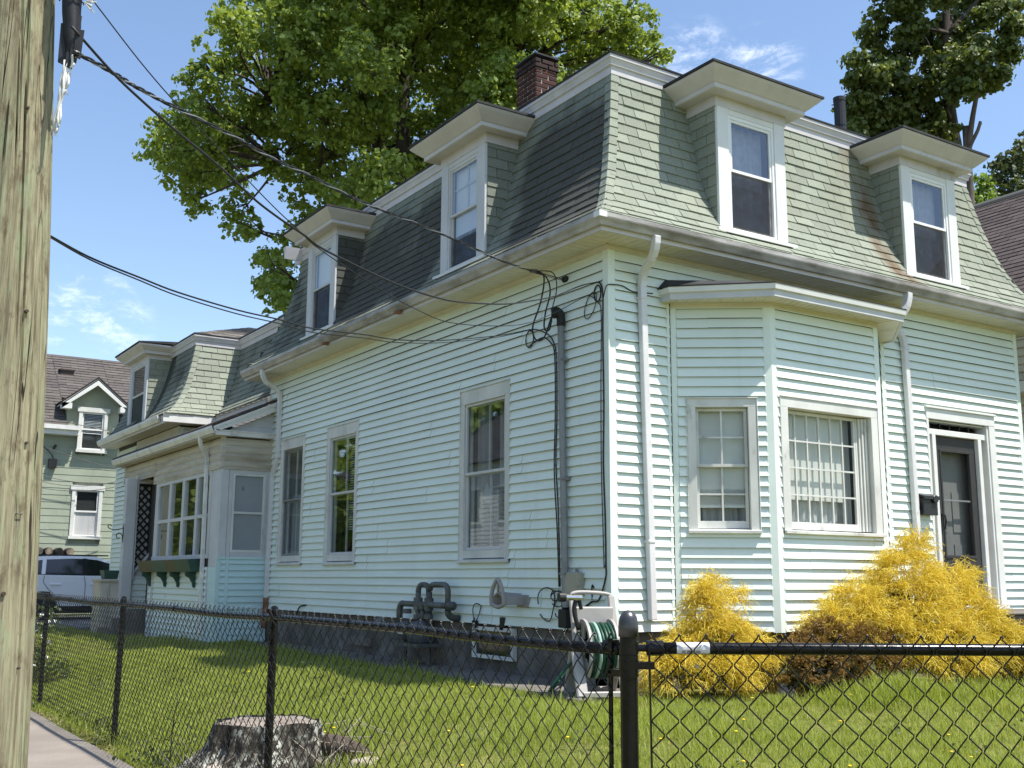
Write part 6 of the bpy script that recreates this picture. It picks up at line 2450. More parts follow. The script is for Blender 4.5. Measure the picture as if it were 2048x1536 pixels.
# black wrapping with frayed rope tied to the pole
t = thing('cable_wrap', 'black cloth wrapping with frayed white rope hanging off the pole', 'wrapping', loc=(-5.75, -3.36, 2.8))
mb = MB()
pw_ = Vector((-5.745, -3.335, 0))
rc = random.Random(8)
path = [(0.000, 3.35), (-.004, 3.2), (.002, 3.05), (.010, 2.98), (.012, 2.92), (.020, 2.86), (.010, 2.81)]
mb.tube([pw_+Vector((x*.8, -x*.5, z)) for x, z in path], [.05, .048, .042, .040, .036, .030, .016], 9)
mb.build('cloth', 'blackcloth', t, smooth=True)
mb = MB()
for k, (ox, z0, z1) in enumerate(((.028, 3.02, 2.80), (-.024, 2.98, 2.79), (.045, 2.95, 2.82), (.01, 2.92, 2.77))):
    p = pw_+Vector((ox*.84, -ox*.55-.02, 0))
    w = .018
    mb.hexa([p+Vector((-w, 0, z1)), p+Vector((w*.6, -.006, z1-.01)), p+Vector((w*.6, .004, z1-.01)), p+Vector((-w, .006, z1)),
             p+Vector((-w, 0, z0)), p+Vector((w, -.01, z0)), p+Vector((w, .004, z0)), p+Vector((-w, .008, z0))])
mb.build('cloth_tail', 'blackcloth', t)
mb = MB()
for k in range(7):
    z = 3.10+.035*k
    mb.tube([pw_+Vector((.052*math.cos(a)-.0, .052*math.sin(a), z+.006*math.sin(a*2+k))) for a in [math.pi*(.9+1.1*i/8) for i in range(9)]], .0035, 5)
mb.build('tape_wrap', 'carblack', t)
for k, (ox, oy, z0, z1) in enumerate(((-.012, -.02, 2.80, 2.46), (-.004, -.03, 2.80, 2.47), (.004, -.02, 2.80, 2.49), (.022, -.03, 2.84, 2.66), (-.008, -.01, 2.80, 2.48), (.034, -.03, 2.82, 2.76))):
    mb = MB()
    pts = [pw_+Vector((ox-.02*(i/7)+.004*math.sin(i*1.9+k), oy+.01*math.sin(i*1.3+k), z0+(z1-z0)*i/7)) for i in range(8)]
    mb.tube(pts, .0055, 6)
    e = pts[-1]
    for q in range(5):
        mb.tube([e, e+Vector((rc.uniform(-.012, .012), rc.uniform(-.012, .012), -.03))], .0015, 4)
    mb.build('rope', 'rope', t, smooth=True)
mb = MB()
e = pw_+Vector((.05, -.03, 3.10))
for q in range(12):
    mb.tube([e, e+Vector((.02+rc.uniform(0, .03), rc.uniform(-.03, .01), rc.uniform(-.05, .02)))], .003, 4)
mb.build('rope_fray', 'rope', t)

# ------------------------------------------------------------------ chain-link fences
FZ0, FZ1, RAILZ = -.885, .302, .262


def chain_mesh(origin, d, length, seed, parent, lean=0.0):
    """woven zig-zag wires, each bend hooked round its neighbour"""
    p = .0463
    r = random.Random(seed)
    o = Vector(origin)
    d = Vector(d)
    nrm = Vector((d.y, -d.x, 0))
    rad = .0027
    mb = MB()
    nw = int(length/p)
    nh = int((FZ1-FZ0)/p)
    for i in range(nw):
        pts = []
        ph = i % 2
        for k in range(nh+1):
            side = (k+ph) % 2
            z = FZ1-k*p
            u = (i+side)*p
            wob = .004*math.sin(u*3.1+z*5)+.003*math.sin(u*9+z*2)
            sg = 1 if side else -1
            jz = r.uniform(-.0015, .0015)
            if k == 0:
                # knuckled top: doubled back tip
                pts.append(o+d*(u+sg*.000+wob)+nrm*(-.004)+Z3*(z+.004))
                pts.append(o+d*(u+wob)+nrm*.006+Z3*(z+.010))
            pts.append(o+d*(u-sg*.004+wob)+nrm*(.0042)+Z3*(z+p*.10+jz if k else z))
            pts.append(o+d*(u-sg*.004+wob)+nrm*(-.0042)+Z3*(z-p*.10+jz))
        mb.tube(pts, rad, 4, cap=False)
    ob = mb.build('wire_mesh', 'wire', parent, smooth=True, fix=False)
    return tag(ob, kind='stuff')


fl = thing('chain_link_fence', 'black chain-link fence running back along the pavement past the stump', 'fence', 'black chain-link fences around the lawn', loc=(FCX, 1.0, -.9))
YE = 9.6
POSTS = [-2.03, 1.52, 4.80, 8.1]
for i, y in enumerate(POSTS):
    mb = MB()
    mb.tube([(FCX, y, -1.2), (FCX+.008*(i % 2), y, .295)], .0245, 14)
    mb.lathe((FCX+.008*(i % 2), y, .275), [(.028, 0), (.029, .022), (.022, .045), (.008, .055)], 12)
    mb.build('post', 'fence', fl)
mb = MB()
pts = [(FCX-.0+.004*math.sin(y*2), y, RAILZ-.012*max(0, math.sin((y+2)*1.7)))for y in [FCY+.05+(YE-FCY)*k/40 for k in range(41)]]
mb.tube(pts, .0205, 12)
mb.build('top_rail', 'fence', fl, smooth=True)
mb = MB()
mb.bar((FCX-.020, FCY+.075, FZ0), (FCX-.020, FCY+.075, RAILZ+.03), .006, .018, up=Vector((0, 1, 0)))
mb.build('tension_bar', 'fence', fl)
chain_mesh((FCX-.028, FCY+.06, 0), (0, 1, 0), YE-FCY-.1, 3, fl)
mb = MB()
for y in [FCY+.4+.61*k for k in range(23)]:
    mb.tube([(FCX+.0235*math.cos(a), y+.002*a, RAILZ+.0235*math.sin(a)) for a in [math.pi*2*i/10 for i in range(11)]], .0022, 4)
for y in POSTS:
    for z in (-.7, -.35, 0.0):
        mb.tube([(FCX+.029*math.cos(a), y+.029*math.sin(a), z+.001*a) for a in [math.pi*2*i/10 for i in range(11)]], .0022, 4)
mb.build('tie_wire', 'wire', fl)

fr_ = thing('chain_link_fence', 'black chain-link fence across the front with the domed corner post', 'fence', 'black chain-link fences around the lawn', loc=(FCX, FCY, -.95))
fd = Vector((FDX, FDY, 0))
fnv = Vector((FDY, -FDX, 0))                          # outward (towards the street)
if fnv.dot(Vector((CAM_POS.x-FCX, CAM_POS.y-FCY, 0))) < 0:
    fnv = -fnv
fc = Vector((FCX, FCY, 0))
mb = MB()
mb.tube([fc+Z3*(-1.3), fc+Z3*.335], .0302, 24)
mb.build('corner_post', 'fence', fr_, smooth=False)
mb = MB()
mb.lathe(fc+Z3*.300, [(.0345, 0), (.0350, .034), (.0338, .040), (.0335, .048), (.0300, .066), (.0215, .080), (.0100, .087), (.002, .089)], 24)
mb.build('post_cap', 'capm', fr_, smooth=True)
mb = MB()
for z, h in ((.262, .022), (.228, .010), (.205, .014), (.178, .012)):
    mb.lathe(fc+Z3*(z-h), [(.0335, 0), (.0335, 2*h)], 24)
for z, dr in ((.205, fd), (.178, Vector((0, 1, 0)))):
    s = fnv if dr is fd else Vector((-1, 0, 0))
    mb.bar(fc+s*.028+dr*.0+Z3*z, fc+s*.024+dr*.085+Z3*z, .004, .024)
    mb.bar(fc-s*.028+dr*.0+Z3*z, fc-s*.006+dr*.085+Z3*z, .004, .024)
    mb.tube([fc+dr*.078+s*.034+Z3*z, fc+dr*.078-s*.016+Z3*z], .006, 6)
mb.build('brace_band', 'fence', fr_)
mb = MB()
for dr in (fd, Vector((0, 1, 0))):
    mb.tube([fc+dr*.030+Z3*RAILZ, fc+dr*.075+Z3*RAILZ], .0125, 10)
    mb.tube([fc+dr*.062+Z3*RAILZ, fc+dr*.118+Z3*RAILZ], .0255, 14)
mb.build('rail_end_cup', 'fence', fr_)
mb = MB()
RL = 3.3
mb.tube([fc+fd*(.07+RL*k/20)+Z3*RAILZ for k in range(21)], .0205, 14)
mb.build('top_rail', 'fence', fr_, smooth=True)
mb = MB()
mb.bar(fc+fd*.075+fnv*.018+Z3*FZ0, fc+fd*.068+fnv*.018+Z3*(RAILZ+.015), .006, .016, up=fnv)
mb.build('tension_bar', 'fence', fr_)
chain_mesh(tuple(fc+fd*.07+fnv*.027), tuple(fd), RL, 9, fr_)
mb = MB()
p = fc+fd*3.3
mb.tube([p+Z3*(-1.2), p+Z3*.30], .0245, 14)
mb.build('post', 'fence', fr_)
stk = MB()                                            # silver label wrapped on the rail
sa = math.atan2(fnv.y, fnv.x)
for k in range(6):
    a0, a1 = -.9+.38*k, -.9+.38*(k+1)
    def sp(u, a):
        return fc+fd*u+fnv*(.0212*math.cos(a))+Z3*(RAILZ+.0212*math.sin(a))
    stk.quad(sp(.163, a0), sp(.275, a0), sp(.275, a1), sp(.163, a1))
st_ = stk.build('rail_sticker', 'sticker', fr_, fix=False)
stk = MB()
for (a, b) in ((.18, .192), (.197, .222), (.228, .243)):
    for k in range(2):
        a0, a1 = -.72+.2*k, -.72+.2*(k+1)
        def sp2(u, an):
            return fc+fd*u+fnv*(.0216*math.cos(an))+Z3*(RAILZ+.0216*math.sin(an))
        stk.quad(sp2(a, a0), sp2(b, a0), sp2(b, a1), sp2(a, a1))
stk.build('print_block', 'stickergrey', st_, fix=False)

# ------------------------------------------------------------------ stump and rocks
SX, SY = -3.60, -.58
t = thing('tree_stump', 'broad low tree stump with lichen bark behind the left fence', 'stump', loc=(SX, SY, -.85))
rs = random.Random(6)
nn = 64
prof = [(-.95, .53), (-.84, .47), (-.76, .41), (-.68, .375), (-.60, .36), (-.515, .352)]
lob = [rs.uniform(0, 6.28) for _ in range(5)]


def stump_r(a, k):
    f = 1+.055*math.sin(5*a+lob[0])+.04*math.sin(9*a+lob[1])+.025*math.sin(17*a+lob[2])+.02*math.sin(29*a+lob[3])
    fl_ = max(0, math.sin(3*a+.6))**3*.38+max(0, math.sin(2*a+2.4))**4*.25
    return f+fl_*max(0, k)


mb = MB()
for i, (z, r) in enumerate(prof):
    k = (-.52-z)/.43
    for j in range(nn):
        a = 2*math.pi*j/nn
        q = r*stump_r(a, k)+rs.uniform(-.012, .012)
        mb.v.append((SX+q*math.cos(a), SY+q*math.sin(a), z+(rs.uniform(-.008, .008) if i < 5 else rs.uniform(-.004, .012))))
for i in range(len(prof)-1):
    for j in range(nn):
        j2 = (j+1) % nn
        mb.f.append((i*nn+j, i*nn+j2, (i+1)*nn+j2, (i+1)*nn+j))
mb.build('bark', 'stump', t, smooth=False, fix=False)
mb = MB()
c0 = len(mb.v)
mb.v.append((SX, SY, -.50))
for rr2, dz_ in ((.5, .004), (.95, -.004), (1.0, -.03)):
    for j in range(nn):
        a = 2*math.pi*j/nn
        q = .338*stump_r(a, 0)*rr2
        mb.v.append((SX+q*math.cos(a), SY+q*math.sin(a), -.515+dz_+.006*math.sin(a*2+1)*rr2+rs.uniform(-.004, .004)))
for j in range(nn):
    j2 = (j+1) % nn
    mb.f.append((0, 1+j, 1+j2))
    for q in range(2):
        mb.f.append((1+q*nn+j, 1+(q+1)*nn+j, 1+(q+1)*nn+j2, 1+q*nn+j2))
mb.build('cut_top', 'stumptop', t, fix=False)
mb = MB()
mb.tube(smooth_path([(SX+.33, SY-.28, -.66), (SX+.50, SY-.30, -.70), (SX+.66, SY-.32, -.78), (SX+.80, SY-.34, -.84)]), [.07]*6+[.06]*6+[.045]*6+[.02], 8)
mb.build('root', 'rootbrown', t, smooth=True)
mb = MB()
for k in range(46):
    a = rs.uniform(3.3, 6.1)
    q = rs.uniform(.50, .72)
    p = Vector((SX+q*math.cos(a), SY+q*math.sin(a), ground_z(SX+q*math.cos(a), SY+q*math.sin(a))))
    mb.tube([p, p+Vector((rs.uniform(-.08, .08), rs.uniform(-.08, .08), rs.uniform(.05, .24))), p+Vector((rs.uniform(-.2, .2), rs.uniform(-.16, .16), rs.uniform(.05, .34)))], .0028, 4)
tag(mb.build('dry_twigs', 'twig'), 'dry twigs and dead stalks around the front of the stump', 'twigs', kind='stuff')


def rock(x, y, z, sx, sy, sz, seed, label, mat='rock', group=None):
    r = random.Random(seed)
    bm = bmesh.new()
    bmesh.ops.create_icosphere(bm, subdivisions=3, radius=1.0)
    ph = [r.uniform(0, 6) for _ in range(6)]
    for v in bm.verts:
        c = v.co
        k = 1+.16*math.sin(2.3*c.x+ph[0])*math.cos(2.1*c.y+ph[1])+.10*math.sin(4.3*c.z+ph[2]+c.x*3)+.06*math.sin(9*c.y+ph[3]+5*c.z)+r.uniform(-.015, .015)
        v.co = Vector((c.x*sx*k, c.y*sy*k, c.z*sz*k))
    me = bpy.data.meshes.new('rock')
    bm.to_mesh(me)
    bm.free()
    o = link('rock', me, mat, None, True, (x, y, z))
    o.rotation_euler = (r.uniform(-.2, .2), r.uniform(-.2, .2), r.uniform(0, 6))
    return tag(o, label, 'rock', group)


rock(-3.62, -1.22, -.87, .17, .10, .09, 1, 'flat pale rock in front of the stump, nearest the fence', group='rocks around the stump')
rock(-3.02, -1.02, -.83, .15, .10, .09, 2, 'pinkish pale rock at the right foot of the stump', group='rocks around the stump')
rock(-4.02, -.72, -.84, .10, .09, .09, 3, 'whitish small rock at the left foot of the stump', group='rocks around the stump')
rock(-3.86, -1.35, -.90, .09, .07, .05, 4, 'smallest pale stone low beside the fence post and stump', group='rocks around the stump')
rock(1.22, -.98, -.55, .17, .12, .12, 5, 'jagged grey rock between golden bush and brown bush', 'greyrock')
rock(1.45, -1.35, -.58, .16, .09, .05, 7, 'low brownish flat rock in front of the brown bush', 'rock')

# ------------------------------------------------------------------ parked car
t = thing('parked_car', 'white suv parked side-on behind the fence at far left', 'car', loc=(.2, 22.9, -.63))
CYN, CYF = 22.35, 24.15
GZ = -.63


def car_side(pts, y, ext, name, mat, bevel=0.0):
    mb = MB()
    mb.prism([(x, y, GZ+z) for x, z in pts], (0, ext, 0))
    return mb.build(name, mat, t, bevel=bevel)


arch = []


def arc(cx, cz, r, a0, a1, n=10):
    return [(cx+r*math.cos(a0+(a1-a0)*i/n), cz+r*math.sin(a0+(a1-a0)*i/n)) for i in range(n+1)]


XR, XF = -1.02, 1.66
low = [(-1.95, .45), (-1.90, .35), (XR-.38, .34)]+arc(XR, .36, .39, math.pi, 0)+[(XR+.39, .27), (XF-.39, .27)]+arc(XF, .36, .39, math.pi, 0)+[(XF+.40, .34), (2.48, .38), (2.55, .55), (2.53, .80), (2.40, .98), (1.85, 1.08), (1.25, 1.13), (-1.35, 1.17), (-1.85, 1.16), (-2.0, 1.0), (-2.02, .7)]
mb = MB()
# body: lower shell with tumblehome, built from two side skins and bridging quads
n_ = len(low)
for y, inset in ((CYN, 0.0), (CYF, 0.0)):
    pass
sec = [(CYN, 1.0), (CYN+.03, 1.0), (CYF-.03, 1.0), (CYF, 1.0)]
mb.prism([(x, CYN, GZ+z) for x, z in low], (0, CYF-CYN, 0))
body = mb.build('body', 'car', t, bevel=0.02)
cab = [(-1.86, 1.14), (-1.70, 1.40), (-1.45, 1.58), (-1.0, 1.655), (-.3, 1.67), (.30, 1.64), (.70, 1.54), (1.40, 1.10)]
ins = lambda z: .03+.20*max(0, (z-1.1))/.57
mb = MB()
nc = len(cab)
A = [(x, CYN+ins(z), GZ+z) for x, z in cab]
B = [(x, CYF-ins(z), GZ+z) for x, z in cab]
mb.add(A+B, [tuple(range(nc)), tuple(range(2*nc-1, nc-1, -1))]+[(i, (i+1) % nc, nc+(i+1) % nc, nc+i) for i in range(nc)])
mb.build('cabin', 'car', t, bevel=0.02)


def side_patch(pts, name, mat, out=.004):
    mb = MB()
    P0 = [Vector((x, CYN+(ins(z) if z > 1.12 else 0)-out, GZ+z)) for x, z in pts]
    mb.prism(P0, (0, .012, 0))
    mb.build(name, mat, t)


side_patch([(-1.62, 1.20), (-1.56, 1.36), (-1.36, 1.50), (-1.04, 1.555), (-1.07, 1.19)], 'quarter_window', 'carglass')
side_patch([(-.97, 1.185), (-.94, 1.565), (-.3, 1.595), (-.04, 1.59), (-.02, 1.165)], 'door_window', 'carglass')
side_patch([(.06, 1.165), (.05, 1.59), (.32, 1.565), (.66, 1.47), (1.16, 1.15)], 'door_window', 'carglass')
side_patch([(-1.68, 1.17), (-1.0, 1.165), (-.0, 1.145), (1.2, 1.125), (1.2, 1.14), (0, 1.165), (-1.0, 1.185), (-1.66, 1.195)], 'belt_moulding', 'carblack', .008)
side_patch([(-.035, 1.16), (-.05, 1.60), (.06, 1.60), (.07, 1.16)], 'door_pillar', 'carblack', .008)
mb = MB()
for pts in ([(-.02, 1.14), (.02, .95), (.03, .62), (-.0, .36)], [(-1.0, 1.16), (-1.02, .98), (-.90, .82), (-.62, .55), (-.58, .36)], [(1.22, 1.12), (1.18, .8), (1.22, .36)]):
    for a, b in zip(pts[:-1], pts[1:]):
        mb.bar((a[0], CYN-.001, GZ+a[1]), (b[0], CYN-.001, GZ+b[1]), .012, .008, up=Vector((0, 1, 0)))
mb.build('door_seam', 'carblack', t)
for x in (-.72, .28):
    mb = MB()
    mb.box(x-.12, x+.12, CYN-.045, CYN-.015, GZ+.905, GZ+.945)
    mb.box(x-.12, x-.08, CYN-.02, CYN+.01, GZ+.90, GZ+.95)
    mb.box(x+.08, x+.12, CYN-.02, CYN+.01, GZ+.90, GZ+.95)
    mb.build('door_handle', 'car', t, bevel=.008)
mb = MB()
mb.box(-1.3, .62, CYN+.24, CYN+.275, GZ+1.665, GZ+1.70)
mb.build('roof_rail', 'carblack', t, bevel=.008)
mb = MB()
mb.prism([(x, CYN-.012, GZ+z) for x, z in ((XR+.40, .24), (XF-.40, .24), (XF-.40, .37), (XR+.40, .37))], (0, .03, 0))
mb.build('sill_cladding', 'carblack', t)
for x in (XR, XF):
    for y0 in (CYN-.01, CYF-.21):
        mb = MB()
        mb.lathe((x, y0, GZ+.345), [(.20, 0), (.30, 0), (.345, .03), (.345, .19), (.30, .22), (.2, .22)], 28, 'y')
        wh = mb.build('wheel', 'tyre', t, smooth=False)
        mb = MB()
        yy = y0+.01 if y0 < 23 else y0+.19
        for k in range(5):
            a = 2*math.pi*k/5
            mb.bar((x, yy, GZ+.345), (x+.22*math.cos(a), yy, GZ+.345+.22*math.sin(a)), .03, .055, up=Vector((0, 1, 0)))
        mb.lathe((x, yy-.01, GZ+.345), [(.05, 0), (.05, .03)], 12, 'y')
        mb.build('rim', 'alloy', wh)
mb = MB()
mb.box(-2.0, 2.5, CYN+.2, CYF-.2, GZ+.18, GZ+.36)
mb.build('underbody', 'carblack', t)
mb = MB()
mb.box(-2.03, -1.95, CYN-.005, CYN+.3, GZ+.80, GZ+1.08)
mb.build('tail_light', simple('red_lens', (.35, .02, .02), .2), t)

# ------------------------------------------------------------------ vegetation
NR = np.random.default_rng(42)


def leaf_cloud(clumps, dens, size, seed, shell=0.55, droop=0.25):
    """many leaf-sized folded faces spread through ball-shaped clumps; returns verts, faces(4 corners)"""
    r = np.random.default_rng(seed)
    C_, S, QN = [], [], []
    for (x, y, z, rad) in clumps:
        n = max(20, int(dens*rad*rad))
        # many overlapping sprays give an uneven, feathery outline
        ns = max(6, int(34*rad*rad)+5)
        d = r.normal(size=(ns, 3))
        d /= np.linalg.norm(d, axis=1)[:, None]
        sub = d*(r.uniform(.15, 1.08, size=(ns, 1))**.55)*rad
        subr = r.uniform(.14, .44, size=ns)*min(1.0, .6+rad*.3)
        w = subr**1.7
        idx = r.choice(ns, size=n, p=w/w.sum())
        q = r.normal(size=(n, 3))
        q /= np.linalg.norm(q, axis=1)[:, None]
        q *= (r.uniform(0, 1, size=(n, 1))**(1-shell))*r.uniform(.7, 1.35, size=(n, 1))
        q[:, 2] = q[:, 2]*.62-.12*np.hypot(q[:, 0], q[:, 1])
        P = np.array([x, y, z])+sub[idx]+q*subr[idx][:, None]
        C_.append(P)
        QN.append(q/np.maximum(np.linalg.norm(q, axis=1), 1e-6)[:, None])
        S.append(size*r.uniform(.6, 1.3, size=n))
    P = np.vstack(C_)
    S = np.concatenate(S)
    n = len(P)
    nrm = r.normal(size=(n, 3))*.55+np.vstack(QN)*1.15
    nrm[:, 2] += .55
    nrm /= np.linalg.norm(nrm, axis=1)[:, None]
    t = r.normal(size=(n, 3))
    t[:, 2] -= droop
    t -= nrm*(t*nrm).sum(1)[:, None]
    t /= np.linalg.norm(t, axis=1)[:, None]
    b = np.cross(nrm, t)
    s = S[:, None]
    # five-point maple-like leaf folded on its midrib: two quads
    v0 = P-t*s*.5
    v1 = P+b*s*.52-t*s*.02+nrm*s*.16
    v2 = P+b*s*.30+t*s*.36+nrm*s*.08
    v3 = P+t*s*.60-nrm*s*.06
    v4 = P-b*s*.30+t*s*.36+nrm*s*.08
    v5 = P-b*s*.52-t*s*.02+nrm*s*.16
    V = np.stack([v0, v1, v2, v3, v4, v5], 1).reshape(-1, 3)
    base = (np.arange(n)*6)[:, None]
    F = np.concatenate([base+np.array([[0, 1, 2, 3]]), base+np.array([[0, 3, 4, 5]])], 1).reshape(-1)
    return V, F


def branch_tubes(name, parent, segs, mat='bark', n=7):
    mb = MB()
    for pts, r0, r1 in segs:
        p = smooth_path(pts, 4)
        m = len(p)
        mb.tube(p, [r0+(r1-r0)*i/(m-1) for i in range(m)], n)
    return mb.build(name, mat, parent, smooth=True)


def make_tree(label, base, trunk, limbs_from, clumps, mat, dens, size, seed, group=None, twig=.035, cat='tree', name='tree', r0=.35, r1=.14):
    t = thing(name, label, cat, group, loc=base)
    branch_tubes('trunk', t, [(trunk, r0, r1)])
    r = random.Random(seed)
    segs = []
    for (x, y, z, rad) in clumps:
        c = Vector((x, y, z))
        best = min(limbs_from, key=lambda p: (Vector(p)-c).length+max(0, (p[2]-z))*1.2)
        a = Vector(best)
        mid = a.lerp(c, .5)+Vector((r.uniform(-.3, .3), r.uniform(-.3, .3), r.uniform(-.1, .5)))
        segs.append(([a, mid, c], min(.075, .028+.009*(c-a).length), .015))
        for _ in range(4):
            d = Vector((r.uniform(-1, 1), r.uniform(-1, 1), r.uniform(-.5, 1)))*rad*.8
            segs.append(([c-(c-a)*.15, c+d*.5+Vector((0, 0, .05)), c+d], .02, .006))
    branch_tubes('limb', t, segs, n=5)
    V, F = leaf_cloud(clumps, dens, size, seed)
    np_mesh('crown', V, F, 4, mat, t)
    return t


MAPLE = [(1.5, 16.5, 14.0, 0.6), (3.1, 18.2, 16.3, 1.23), (2.5, 12.9, 13.8, 1.13), (5.8, 16.3, 16.9, 1.5), (5.4, 12.2, 14.5, 1.3), (7.0, 12.0, 14.7, 1.33), (9.2, 13.2, 15.2, 0.9), (8.8, 10.9, 13.6, 0.91), (10.0, 11.2, 13.4, 0.69), (8.3, 8.6, 11.8, 0.27), (9.6, 12.9, 14.0, 1.05), (8.0, 12.3, 14.0, 1.12), (6.3, 12.0, 13.3, 1.18), (6.6, 15.0, 14.7, 1.32), (4.1, 13.2, 13.3, 1.18), (3.4, 14.7, 13.7, 1.1), (1.7, 13.6, 12.4, 0.96), (1.2, 15.9, 13.0, 0.9), (0.2, 15.2, 12.0, 0.60), (0.5, 15.6, 11.3, 0.70), (0.9, 19.0, 12.1, 0.85), (-0.2, 16.5, 10.3, 0.58), (0.6, 17.5, 10.2, 0.72), (1.1, 16.6, 11.0, .75), (0.9, 16.2, 10.4, .60), (1.7, 16.8, 11.6, .8), (1.8, 20.5, 10.7, 0.55), (2.3, 19.7, 12.0, 0.95), (2.5, 17.7, 12.5, 1.04), (2.8, 16.4, 10.9, 0.75), (2.5, 14.4, 11.6, 1.05), (3.2, 13.1, 11.4, 1.02), (6.4, 16.8, 13.8, 1.37), (6.3, 13.6, 12.5, 1.11), (5.9, 10.9, 11.5, 0.9), (3.8, 16.3, 11.3, 1.02), (5.3, 16.4, 11.7, 1.18), (6.0, 14.8, 11.3, 1.01), (7.9, 15.6, 12.5, 1.08), (5.5, 10.8, 10.8, 0.77), (3.1, 16.2, 10.1, 0.56), (3.8, 15.3, 9.7, 0.86), (3.5, 12.6, 9.2, 0.77), (6.0, 15.1, 10.8, 0.77), (4.4, 18.0, 9.7, 0.8), (2.1, 17.5, 9.6, 0.56), (1.6, 15.5, 8.5, 0.36), (3.4, 18.8, 8.6, 0.6), (2.8, 16.9, 7.4, 0.60), (3.1, 16.4, 8.5, 0.56), (4.8, 17.0, 9.7, 0.65), (2.1, 14.6, 7.1, 0.66), (4.1, 18.3, 8.0, 0.66), (4.6, 15.7, 13.9, 1.16), (6.1, 15.2, 15.5, 1.32), (5.7, 11.1, 14.0, 1.14), (3.3, 16.7, 17.5, 1.72), (3.6, 12.1, 15.7, 1.72), (5.2, 10.3, 15.1, 1.56)]
_rm = random.Random(77)
for (x, y, z, q) in list(MAPLE):
    if q > .75 and z > 8.5:
        for _ in range(2):
            MAPLE.append((x+_rm.uniform(-.6, .6)*q, y+_rm.uniform(-1.3, 1.3)*q, z+_rm.uniform(-.7, .3)*q, q*_rm.uniform(.5, .8)))
make_tree('huge green maple towering behind the aqua house, left of centre', (5.5, 15.3, -.6), [(5.5, 15.3, -.7), (5.45, 15.2, 4), (5.3, 15.0, 8.5), (5.2, 14.8, 12.5), (5.2, 14.8, 16)],
          [(5.3, 15.0, 7.5), (5.3, 15.0, 8.7), (3.4, 15.7, 10.4), (6.1, 14.2, 10.5), (6.9, 13.5, 11.5), (4.6, 14.9, 10.9), (2.6, 16.3, 10.6), (5.2, 14.8, 13), (2.2, 16, 12), (7.5, 13, 13)],
          MAPLE, 'maple', 1250, .112, 7, r0=.34, r1=.08)
RT = [(13.3, 6.3, 13.5, 0.52), (14.1, 5.9, 14.0, 0.92), (16.8, 6.5, 14.8, 1.0), (14.9, 4.6, 12.7, 0.61), (15.9, 6.3, 13.2, 0.84), (15.7, 6.9, 13.7, 0.62), (15.1, 5.1, 12.0, 0.57), (14.3, 5.1, 11.6, 0.55), (13.8, 6.1, 13.1, 0.4), (14.3, 7.5, 13.7, 0.27), (13.8, 7.5, 13.4, 0.22), (12.6, 6.6, 11.8, 0.51), (13.5, 7.4, 11.7, 0.45), (14.8, 7.4, 12.9, 0.61), (14.1, 7.0, 11.7, 0.88), (15.4, 7.1, 11.8, 0.61), (15.4, 8.7, 12.1, 0.57), (15.1, 7.6, 11.3, 0.67), (14.8, 6.5, 10.8, 0.47), (12.7, 7.0, 10.6, 0.32), (14.6, 6.1, 12.3, 0.52), (16.5, 5.5, 13.0, 0.33), (16.3, 6.7, 16.8, 1.89), (17.5, 5.5, 15.9, 1.24),
      (13.0, 6.9, 11.2, .55), (13.6, 7.1, 10.9, .6), (14.3, 7.3, 10.6, .6), (13.9, 7.2, 10.2, .6), (14.7, 7.3, 10.1, .5), (13.2, 7.0, 10.3, .5)]
make_tree('dark green leafy tree with bare black trunk rising behind the two right dormers', (15.7, 6.6, -.6), [(15.8, 6.6, -.7), (15.75, 6.6, 6), (15.70, 6.59, 10.2), (15.56, 6.53, 11.0), (15.39, 6.45, 11.9), (15.2, 6.3, 13.2), (15.5, 6.3, 15)],
          [(15.5, 6.5, 11.3), (15.39, 6.45, 11.9), (15.1, 6.5, 12.3), (15.66, 6.2, 12.35), (15.2, 6.2, 13.3), (14.5, 6.5, 14.0), (15.6, 6.5, 10.3)], RT, 'darkleaf', 3400, .112, 8, r0=.25, r1=.07)
t = thing('bare_branch', 'bare forked dead tree stem rising past the right dormer', 'dead tree', loc=(15.07, 5.85, -.6))
branch_tubes('trunk', t, [([(15.06, 5.86, -.7), (15.065, 5.85, 9.98), (15.05, 5.79, 10.32), (15.06, 5.64, 10.99), (15.10, 5.46, 11.67), (15.16, 5.4, 12.0)], .10, .03)], 'branchgrey')
branch_tubes('side_branch', t, [([(15.05, 5.79, 10.2), (15.085, 5.756, 10.34), (15.18, 5.632, 10.634), (15.215, 5.564, 10.848)], .055, .035), ([(15.2, 5.6, 10.75), (15.25, 5.55, 10.80)], .02, .008), ([(15.06, 5.7, 10.8), (15.12, 5.66, 10.9)], .012, .004)], 'branchgrey')
make_tree('small lime green tree beside the brown neighbouring roof', (19.7, 8.5, -.6), [(19.7, 8.5, -.7), (19.7, 8.5, 10)], [(19.7, 8.5, 9.5)],
          [(19.3, 8.4, 10.9, 0.43), (19.7, 8.4, 10.6, 0.55), (19.8, 9.0, 10.8, 0.45), (19.5, 8.6, 10.3, .55), (20.1, 8.7, 10.2, .6), (19.0, 8.5, 10.3, .4)], 'lightleaf', 1900, .10, 9, r0=.15, r1=.05)
make_tree('sparse olive green tree at far right beyond the brown roof', (27.5, 12.6, -.6), [(27.5, 12.6, -.7), (27.5, 12.6, 13.5)], [(27.5, 12.6, 12.8), (27.5, 12.6, 13.5)],
          [(28.6, 12.8, 15.3, 0.62), (27.5, 12.6, 14.5, 0.61), (28.0, 13.3, 14.6, 0.39), (27.2, 11.9, 13.7, 0.68), (27.5, 12.7, 14.8, 0.49), (27.7, 12.0, 15.2, 0.52), (28.2, 12.2, 14.1, .6), (27.0, 12.9, 13.6, .6), (28.6, 12.2, 15.9, .5), (27.9, 12.4, 13.2, .7)], 'olivleaf', 700, .15, 10, r0=.2, r1=.06)
